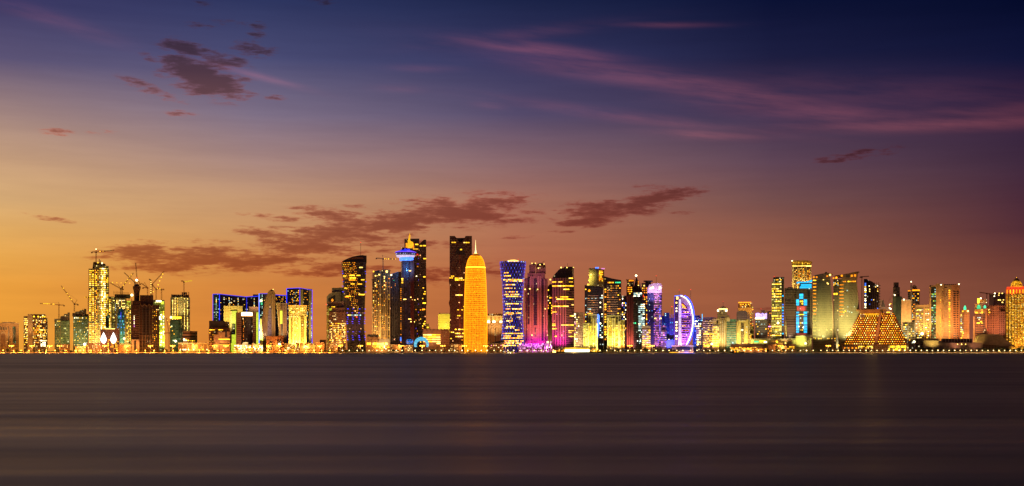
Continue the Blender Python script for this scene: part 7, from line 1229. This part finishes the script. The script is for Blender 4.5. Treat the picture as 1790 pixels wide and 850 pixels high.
crane('tower crane with a row of lamps above the blue-green fronted unfinished tower', 2625, 211, 514.5, 504.8, (192, 494.6), (215, 505), [(196.8, 494.2), (204.2, 494.6), (211.6, 494.8)], YEL, 2.0, (206, 497))
crane('luffing crane with five bright lamps climbing its boom left of the flared core', 2640, 213.6, 515, 502, (233.4, 477), None, [(215.8, 498.8), (219.8, 494.2), (223.4, 489), (226.8, 484.4), (230, 480.6), (227, 495)], YEL, 2.3)
crane('unlit luffing crane whose thin dark boom points up left from the flared core', 2520, 236, 505, 494, (217, 477), None)
crane('near-vertical luffing crane with a red-lit boom above the flared core', 2505, 239.6, 499, 488, (237, 459.5), (245, 496), [], YEL, 2, tip=(239.2, 485.6, RED))
crane('stubby crane on the flat roof right of the flared core', 2505, 258, 517, 503, (247, 495.6), (250, 503), [], YEL, 2, (252.6, 494))
crane('crane with a vertical row of white lamps on its mast above the dark unfinished tower', 2515, 263.6, 517, 490, (260.4, 488), None, L5(263.8, 492, 263.8, 512, 6), WRM, 2.3)
crane('luffing crane whose long boom with big yellow lamps leans out of the crane cluster', 2530, 266, 520, 497, (287, 474), None, [(284.4, 479), (282, 484.6), (279.2, 491), (276.4, 498), (268, 510)], YEL, 2.6)
crane('short crane standing over the lime lit tower beside the long-boomed one', 2550, 273, 526, 505.6, (278.6, 504), (267, 499), [(275.4, 504.4), (279.6, 504.6)], YEL, 2.2)
crane('rightmost mast of the crane cluster, unlit, above the lime lit tower', 2560, 282.4, 526, 506, (276, 503), (286, 505.4))
crane('crane with a wholly yellow-lit short jib on the drum-shaped unfinished tower', 2545, 321.6, 511, 493, (336, 490.4), (318, 490.6), [], YEL, 2, None, lit=True)
crane('small luffing crane with a slanting string of lamps in front of the green glass block', 2500, 295.5, 612, 582, (291, 556), (287, 582.6), [(292.6, 560.4), (295.8, 566.4), (298.4, 572), (301.4, 578.4), (304.4, 584), (307.4, 596)], YEL, 2.2)
crane('tower crane with a yellow lamp row on the twin-shafted unfinished tower', 2565, 669.6, 471, 452.4, (693, 453), (658, 451.4), [(672.6, 452.6), (676, 452.8), (679.4, 452.8), (686, 453), (691.6, 453)], YEL, 2.2, (668.4, 446))
crane('faint unlit crane beside the right curved olive tower', 2665, 1506.6, 560, 484, (1519, 483.4), (1504, 484))
crane('faint crane with a long pale jib left of the purple-brown tower', 2700, 1725, 560, 513, (1712, 511), (1730, 513.6), [(1723, 545)], AMB, 1.6)

# lift shaft glow on the flared core and big work lamps: things on the sites
def worklamp(px, py, Y, s_, mat, lab):
    b = B('work_floodlight', lab, 'lamp', px, Y); z = b.Z(py); b.root.location.z += z - 4
    b.put('lamp_head', MB().lathe([(.1, 4 - s_), (s_ * .8, 4 - s_ * .5), (s_, 4), (s_ * .8, 4 + s_ * .5), (.1, 4 + s_)], 12), mat); b.put('post', MB().tube((0, 0, 0), (0, 0, 4 - s_ * .9), .3), MET); b.root['group'] = 'construction floodlights'
worklamp(239, 490, 2498, 2.6, WHT, 'dazzling white floodlight at the tip of the flared core'); worklamp(230.5, 516, 2600, 3.2, WHT, 'dazzling yellow-white floodlight left of the flared core'); worklamp(148, 602, 2462, 3.2, WHT, 'dazzling floodlight at ground level left of the two teardrop lamps')
worklamp(217, 592, 2462, 2.4, WHT, 'bright floodlight right of the two teardrop lamps'); worklamp(307, 596.5, 2462, 2.6, WHT, 'bright floodlight under the green glass block'); worklamp(281, 603, 2462, 1.6, WHT, 'small white floodlight at the foot of the lime lit tower')
worklamp(1408, 600.5, 2462, 2.6, WHT, 'dazzling white floodlight in front of the cube podium'); worklamp(1598, 597.5, 2462, 2.8, WHT, 'dazzling greenish-white floodlight right of the pyramid hotel'); worklamp(1466, 604, 2462, 1.8, YEL, 'yellow floodlight left of the pyramid hotel podium'); worklamp(1244, 601.5, 2462, 2.0, WHT, 'white floodlight under the bright yellow apartments'); worklamp(1219, 603, 2462, 1.6, WRM, 'warm floodlight beside the violet terrace pavilion')
# ------------------------------------------------------------------ where things stand, in words
def place(px):
    best = None
    for q in ALL:
        if q.span[0] <= px <= q.span[1] and (best is None or q.Y < best.Y): best = q
    if best is None: best = min(ALL, key=lambda q: min(abs(px - q.span[0]), abs(px - q.span[1])))
    return best.short
ORD = ['leftmost', 'second from left', 'third from left', 'fourth from left', 'fifth from left', 'sixth from left', 'seventh from left', 'eighth from left', 'ninth from left', 'tenth from left', 'eleventh from left', 'twelfth from left']
def describe(items, what, cat, group):      # items: [(px, root)]
    by = {}
    for px, o in sorted(items, key=lambda t: t[0]): by.setdefault(place(px), []).append(o)
    for plc, L in by.items():
        for i, o in enumerate(L):
            tag(o, (what + ' before the ' + plc) if len(L) == 1 else '%s, %s before the %s' % (what, ORD[i], plc), cat, group)

# ------------------------------------------------------------------ street lamps
def hm_proto():
    r = empty('high_mast_lamp', (0, 0, -500)); MB().lathe([(.35, 0), (.2, 14)], 8).build('pole', MET, r)
    MB().box(-4.2, 4.2, -.12, .12, 13.7, 14).build('bracket', MET, r)
    for x in (-4, 0, 4):
        h = MB().lathe([(.1, 13), (1.15, 13.5), (1.3, 14.1), (.8, 14.7), (.1, 15)], 10, x).build('lamp_head', glow('sodium', (1, .36, .02), 8.0, .2), r)
    ld = bpy.data.lights.new('lamp_light', 'POINT'); ld.energy = 26000; ld.color = (1, .42, .07); ld.shadow_soft_size = .8
    lo = bpy.data.objects.new('lamp_light', ld); lo.location = (0, -1.5, 11.8); lo.parent = r; COL.objects.link(lo)
    return r
hp = hm_proto(); items = []
for i, px in enumerate([20, 56, 87, 104, 150, 183, 222, 263, 302, 340, 375, 395, 430, 470, 488, 512, 535, 559, 595, 630, 664, 701, 738, 774, 812, 849, 884, 1101, 1140, 1236, 1320, 1364, 1448]):
    o = hp if i == 0 else copy_tree(hp); o.location = wpos(px, 2472 + (i % 3)); items.append((px, o))
describe(items, 'triple-headed orange street lamp', 'street lamp', 'triple-headed lamps along the shore road')
def pl_proto(mat, nm, en, col_):
    r = empty('promenade_lamp', (0, 0, -500)); MB().lathe([(.16, 0), (.1, 3.6)], 6).build('pole', MET, r); MB().lathe([(.1, 3.4), (.9, 3.8), (1.05, 4.3), (.8, 4.8), (.1, 5.1)], 10).build('globe', mat, r)
    ld = bpy.data.lights.new('lamp_light', 'POINT'); ld.energy = en; ld.color = col_; ld.shadow_soft_size = .5
    lo = bpy.data.objects.new('lamp_light', ld); lo.location = (0, -1.6, 3.4); lo.parent = r; COL.objects.link(lo)
    return r
pw = pl_proto(glow('globe_white', (1, .70, .28), 5, .3), 'w', 3500, (1, .6, .2)); po = pl_proto(glow('globe_orange', (1, .30, .01), 7, .3), 'o', 24000, (1, .36, .04))
items = []; rl = random.Random(11); first = {id(pw): True, id(po): True}
xs_ = [6 + i * 15.5 for i in range(38)]  # evenly spaced globes added to stand in for the orange strip of shore light
for px in xs_:
    src = po; o = src if first[id(src)] else copy_tree(src); first[id(src)] = False; px += rl.uniform(-3, 3); o.location = wpos(px, SHORE + 10.9 + rl.uniform(0, 1.5)); items.append((px, o))
describe(items, 'added low orange globe lamp', 'lamp', 'added orange globe lamps at the left shore')
items = []
for px in [600 + i * 11.5 for i in range(33)] + [990 + i * 12 for i in range(37)] + [1436 + i * 9.7 for i in range(37)]:
    src = pw; o = src if first[id(src)] else copy_tree(src); first[id(src)] = False; px += rl.uniform(-1.5, 1.5) if px < 1440 else 0; o.location = wpos(px, SHORE + (17 + rl.uniform(0, 4) if px < 1440 else 13)); items.append((px, o))
describe(items, 'small white globe lamp', 'lamp', 'white globe lamps along the promenade')

# ------------------------------------------------------------------ trees
LEAF = plain('foliage', (.045, .05, .018), .8, 0, .45, .6); LEAF2 = plain('palm_leaf', (.05, .06, .02), .7, 0, .4, .6); BARK = plain('bark', (.12, .08, .05), .9)
def tree_proto(seed, H, W):
    r_ = random.Random(seed); root = empty('shade_tree', (0, 0, -500)); mb = MB(); mb.tube((0, 0, 0), (.1, 0, H * .45), .28, 6, .18)
    cl = []
    for i in range(9):
        a_ = r_.uniform(0, 6.28); q = r_.uniform(.1, .8); c = Vector((math.cos(a_) * W * .5 * q, math.sin(a_) * W * .5 * q, H * (.42 + .45 * r_.random() * (1.1 - q * .6)))); cl.append((c, W * r_.uniform(.16, .26))); mb.tube((.1, 0, H * .4), tuple(c), .14, 4, .05)
    mb.build('trunk', BARK, root); mc = MB()
    for c, s_ in cl:
        for k_ in range(95):
            d = Vector((r_.gauss(0, 1), r_.gauss(0, 1), r_.gauss(0, .8))).normalized() * s_ * r_.uniform(.45, 1.1); p = c + d; u = Vector((r_.uniform(-1, 1), r_.uniform(-1, 1), r_.uniform(-.6, .6))).normalized() * .42; v = u.cross(Vector((r_.uniform(-1, 1), r_.uniform(-1, 1), 1))).normalized() * .3
            mc.add([tuple(p - u - v), tuple(p + u - v), tuple(p + u + v), tuple(p - u + v)], [(0, 1, 2, 3)])
    mc.build('crown', LEAF, root); return root
def palm_proto(seed, H):
    r_ = random.Random(seed); root = empty('palm_tree', (0, 0, -500)); mb = MB(); prev = (0, 0, 0)
    for i in range(1, 6): q = (r_.uniform(-.12, .12) * i * .4, 0, H * i / 5); mb.tube(prev, q, .26 - .015 * i, 6, .25 - .018 * i); prev = q
    mb.build('trunk', BARK, root); mc = MB()
    for k_ in range(22):
        a_ = k_ * 2.4 + r_.uniform(-.2, .2); el = r_.uniform(-.25, 1.1); Lf = r_.uniform(2.4, 3.2); p = Vector(prev); dr = Vector((math.cos(a_) * math.cos(el), math.sin(a_) * math.cos(el), math.sin(el))); sd_ = Vector((-math.sin(a_), math.cos(a_), 0))
        pts = []
        for s_ in range(6): t = s_ / 5; pts.append((p + dr * Lf * t + Vector((0, 0, -1.6 * t * t)), .42 * math.sin(math.pi * min(.98, t * .9 + .1))))
        for (p0, w0), (p1, w1) in zip(pts, pts[1:]):
            for sg_ in (-1, 1): mc.add([tuple(p0), tuple(p1), tuple(p1 + sd_ * w1 * sg_ + Vector((0, 0, -.25))), tuple(p0 + sd_ * w0 * sg_ + Vector((0, 0, -.25)))], [(0, 1, 2, 3)])
    mc.build('crown', LEAF2, root); return root
TP = [tree_proto(1, 9, 12), tree_proto(2, 7, 8), tree_proto(3, 11, 15), tree_proto(4, 5, 6)]; PP = [palm_proto(5, 7.5), palm_proto(6, 5.5), palm_proto(7, 9)]
used = set(); items = []; rt = random.Random(21)
def plant(src, px, Y, sc_=1.0):
    o = src if id(src) not in used else copy_tree(src); used.add(id(src)); o.location = wpos(px, Y); o.rotation_euler = (0, 0, rt.uniform(0, 6)); o.scale = (sc_,) * 3; return (px, o)
tr = []
for px, k_, s_ in [(13, 2, .7), (30, 1, .8), (44, 3, 1), (60, 3, 1), (72, 1, .7), (100, 1, .8), (110, 1, .8), (124, 1, .8), (135, 3, .8), (283, 0, .8), (290, 2, .6), (300, 0, .6), (318, 1, .8), (349, 1, .7), (362, 1, .7), (375, 3, 1), (572, 1, .8), (577, 1, .9), (606, 0, .7), (614, 0, .8), (623, 1, .9), (633, 3, 1), (688, 1, .9), (695, 1, .9), (706, 3, 1), (745, 3, 1.1), (755, 0, .8), (762, 0, .7), (778, 1, .7), (792, 0, .6), (800, 3, .9), (822, 3, 1), (832, 1, .8), (858, 1, .9), (870, 3, .9), (878, 2, .6),
                   (1050, 1, .9), (1056, 0, .8), (1064, 0, .8), (1072, 2, .6), (1080, 0, .8), (1088, 1, 1), (1097, 0, .8), (1107, 1, .9), (1115, 1, .9), (1127, 0, 1.0), (1134, 0, .8), (1147, 2, .75), (1155, 2, .95), (1163, 2, .7), (1178, 1, 1), (1186, 1, .8), (1228, 1, .8), (1237, 0, .7), (1246, 1, .9), (1255, 1, .9), (1263, 0, .7), (1270, 1, .9),
                   (1343, 0, .8), (1350, 1, .9), (1358, 2, .7), (1370, 0, .9), (1383, 2, .8), (1396, 1, .9), (1412, 1, .9), (1425, 0, .9), (1433, 0, .7), (1446, 2, .85), (1453, 0, .9), (1473, 3, .9), (1492, 3, .9), (1505, 3, .9), (1518, 3, .9), (1606, 2, .7), (1614, 2, .9), (1625, 2, 1.0), (1636, 0, 1), (1648, 0, .9), (1658, 1, .9), (1668, 1, 1), (1680, 0, .8), (1688, 1, .8), (1698, 1, .7), (1710, 0, .9), (1719, 2, .9), (1728, 0, .9), (1743, 2, .9), (1754, 2, .85), (1764, 0, .8), (1773, 0, .9), (1782, 2, .9), (1790, 0, 1)]:
    tr.append(plant(TP[k_], px, 2470 - (k_ == 3) * 6 + rt.uniform(-5, 0), s_ * rt.uniform(.9, 1.1)))
describe(tr, 'dark bushy tree', 'tree', 'dark shade trees along the promenade')
pm = []
for px in [413, 419, 425, 431, 437, 443, 449, 455, 462, 471, 482, 491, 500, 506, 511, 517, 524, 533, 540, 546, 552, 566, 583, 598, 641, 652, 661, 672, 680, 713, 727, 749, 768, 786, 807, 842, 855, 909, 921, 932, 943, 952, 961, 968, 1033, 1040, 1170, 1198, 1278, 1292, 1404, 1419, 1440, 1462, 1478, 1556, 1563, 1574, 1581, 1590, 1601, 1654, 1663, 1676, 1694, 1703, 1734]:
    pm.append(plant(PP[rt.randrange(3)], px + rt.uniform(-1, 1), 2464 + rt.uniform(-4, 3), rt.uniform(.85, 1.15)))
describe(pm, 'palm tree', 'palm tree', 'palm trees along the promenade')
# low shrubs nobody could count
mb = MB(); rs = random.Random(31)
for i in range(5200):
    px = rs.choice((rs.uniform(-10, 1800), rs.uniform(270, 640), rs.uniform(1040, 1280), rs.uniform(1330, 1800))); x, y, _ = wpos(px, SHORE + 25 + rs.uniform(0, 8)); z = GZ + rs.uniform(0, 1.5) ** 1.1
    u = rs.uniform(.4, .9); a_ = rs.uniform(0, 3.14); mb.add([(x - u * math.cos(a_), y - u * math.sin(a_), z), (x + u * math.cos(a_), y + u * math.sin(a_), z), (x + u * .8 * math.cos(a_), y + u * .8 * math.sin(a_), z + .9), (x - u * .8 * math.cos(a_), y - u * .8 * math.sin(a_), z + .9)], [(0, 1, 2, 3)])
sh = mb.build('shrubbery', LEAF); tag(sh, 'low dark shrubs along the promenade', 'shrubs', kind='stuff')

# ------------------------------------------------------------------ boats
def hull(b, x0, x1, h, wd, mat, sheer=.6):
    P = []; n_ = 12; secs = []
    L0, L1 = b.X(x0), b.X(x1)
    for i in range(n_ + 1):
        t = i / n_; x = L0 + (L1 - L0) * t; w2 = wd / 2 * max(.06, math.sin(math.pi * min(1, max(0, t * .92 + .04))) ** .45); zz = h + sheer * (2 * t - 1) ** 2
        secs.append([(x, -w2 * .6, -.4), (x, w2 * .6, -.4), (x, w2, zz), (x, -w2, zz)])
    mb = MB(); vs = [v for s_ in secs for v in s_]; fs = [(i * 4 + j, i * 4 + (j + 1) % 4, (i + 1) * 4 + (j + 1) % 4, (i + 1) * 4 + j) for i in range(n_) for j in range(4)] + [(3, 2, 1, 0), tuple(n_ * 4 + j for j in range(4))]
    return b.put('hull', mb.add(vs, fs), mat)
def boat(lab, cat, nm, px, Y):
    b = B(nm, lab, cat, px, Y); b.root.location.z = 0; return b
HUL = plain('dark_hull', (.05, .03, .025), .5)
b = boat('long double-decked restaurant boat with a brilliantly lit white deck moored at the quay', 'boat', 'restaurant_boat', 1003, 2425)
hull(b, 963, 1052, 2.4, 11, HUL, .8); b.box('lower_deck', 966, 1050, 611.6, 614.6, S((.4,.2,.06), (.3,.12,.02), 2.6, 9, .7, .8, .8, 0, (1,.5,.02), (1,.65,.1), .9), 7, -3.5)
DL = glow('deck_light', (1, .93, .62), 2.6, .15); b.box('lit_deck', 987, 1030.5, 609.6, 614.8, DL, .5, -4.2); b.box('light_strip', 966, 971.5, 612, 615, WRM, .5, -4.2); b.box('upper_deck', 987, 1030.5, 606.8, 609.6, glow('deck_yellow', (1, .6, .02), 1.4, .4), 6, -3.4); b.box('canopy', 971, 985, 608, 609, WHI, 7, -3.5); b.put('roof_dome', MB().lathe([(5 * b.k, b.Z(607.6)), (4 * b.k, b.Z(605.6)), (1.5 * b.k, b.Z(604.6)), (.1, b.Z(604.4))], 16, b.X(980), 0, 0, 360), WHI)
b.box('canopy', 986, 1032, 606, 606.8, GOLDM, 7.4, -3.8); b.win(1032, 1046, 608, 613, 6, 2, .6, .6, ((2, AMB), (1, YEL)), .7, out=4.2); b.win(966, 986, 609, 613, 8, 2, .6, .6, ((2, AMB), (1, YEL)), .6, out=4.3)
ld = bpy.data.lights.new('deck_lamp', 'POINT'); ld.energy = 22000; ld.color = (1, .62, .18); lo = bpy.data.objects.new('deck_lamp', ld); lo.parent = b.root; lo.location = (0, -7, 4); COL.objects.link(lo); b.done()
b = boat('small launch with a yellow and white lit cabin below the blue diagrid tower', 'boat', 'launch', 894, 2420)
hull(b, 885, 901, 1.2, 4, HUL, .4); b.box('cabin', 888, 897, 613.6, 616.3, S((.5,.4,.2), (.3,.15,.03), 2, 2, .7, .6, .9, 0, (1,.6,.05), (1,.8,.2), 1.1), 3, -1.5); b.box('canopy', 887, 899, 613, 613.6, WHI, 3.4, -1.7); b.win(887, 900, 615.2, 616.2, 6, 1, .6, .8, ((2, YEL), (1, WHT), (1, PNK)), .9, out=2.0); b.done()
b = boat('dark dhow-like boat with two orange deck lamps off the waterside restaurant', 'boat', 'dhow', 1287, 2420)
hull(b, 1276, 1301, 2.0, 6, HUL, 1.2); b.box('cabin', 1280, 1292, 612, 615.5, HUL, 3.5, -1.7); b.box('canopy', 1279, 1296, 611.4, 612, plain('brown_canopy', (.2,.1,.06)), 4, -2)
b.tube('mast', [(1289, 614, 0), (1289, 606, 0)], .15, MET)
for x in (1285, 1289.6): b.pane(x, 613.8, 2.6, 2.0, YEL if x > 1286 else AMB, out=2.6, name='deck_lamp')
b.done()
b = boat('unlit flat barge at the right end of the restaurant boat', 'boat', 'barge', 1045, 2410)
hull(b, 1033, 1054, 1.3, 7, HUL, .3); b.box('cabin', 1046, 1051, 613.6, 616, HUL, 3, -1.5); b.done()
# long lit floating jetty at the half-oval tower
b = B('lit_jetty', 'long low jetty edged with an orange light strip and violet-blue light below the half-oval tower', 'jetty', 1192, 2432); b.root.location.z = 0
b.put('deck', MB().box(b.X(1168), b.X(1212), -4, 5, .2, 1.4), TAN); b.box('light_strip', 1170, 1211, 614.3, 615.6, glow('jetty_amber', (1, .45, .02), 1.6, .4), .5, -4.6)
b.put('blue_light_strip', MB().box(b.X(1186), b.X(1214), -4.5, -4, .05, .7), BLU); b.flood(1200, 20, 20, (.05,.08,1), z=3, aim=617); b.done()
# parked and passing cars on the shore road, tiny in the picture
def car_proto(c_, nm):
    r = empty('parked_car', (0, 0, -500)); m_ = plain(nm, c_, .3)
    MB().prism([(-2.2, .35), (2.2, .35), (2.2, .85), (1.4, .95), (.8, 1.45), (-1.0, 1.45), (-1.7, .95), (-2.2, .9)], -.85, .85).build('body', m_, r)
    for x in (-1.35, 1.35):
        w_ = MB(); w_.lathe([(.1, -.9), (.32, -.9), (.32, .9), (.1, .9)], 12); q = w_.build('wheels', DRK, r); q.name = 'axle_wheels'; q.location = (x, 0, .32); q.rotation_euler = (rad(90), 0, 0)
    for y in (-.6, .6): MB().box(2.15, 2.28, y - .15, y + .15, .6, .8).build('headlight', glow('headlamp', (1, .95, .8), 3, .1), r)
    return r
cp_ = [car_proto((.6,.6,.6), 'silver_paint'), car_proto((.5,.05,.03), 'red_paint'), car_proto((.04,.04,.05), 'black_paint')]; uc = set(); ci = []
for i, px in enumerate([160, 165, 171, 300, 330, 372, 388, 468, 497, 575, 690, 770, 886, 1010, 1160, 1224, 1312, 1486, 1640, 1722]):
    s_ = cp_[i % 3]; o = s_ if i < 3 else copy_tree(s_); o.location = wpos(px, 2480 + (i % 2) * 4, GZ); o.rotation_euler = (0, 0, rad(180) if i % 2 else rad(0)); ci.append((i % 3, px, o))
for k_, nm in enumerate(('silver', 'red', 'black')): describe([(px, o) for q, px, o in ci if q == k_], nm + ' car on the shore road', 'car', 'cars on the shore road')
# ------------------------------------------------------------------ floodlights and added spots that would sit inside a neighbour are lifted above it
bpy.context.view_layer.update()
_bx = []
for o in list(bpy.data.objects):
    if o.type == 'MESH' and o.parent and o.name.split('.')[0] in ('wall', 'podium', 'roof', 'upper_floor', 'stair_shaft', 'roof_cube'):
        bb = [Vector(c) for c in o.bound_box]
        _bx.append((o, o.matrix_world.inverted(), [min(c[i] for c in bb) for i in range(3)], [max(c[i] for c in bb) for i in range(3)]))
for o in list(bpy.data.objects):
    if o.type == 'LIGHT' and o.name.startswith('floodlight') and o.parent:
        wl = o.matrix_world.translation.copy(); up = 0
        for q, inv, lo_, hi_ in _bx:
            if q.parent == o.parent: continue
            l = inv @ (wl + Vector((0, 0, up)))
            if all(lo_[i] - .6 < l[i] < hi_[i] + .6 for i in range(3)): up += hi_[2] - l[2] + 2.5
        o.location.z += up
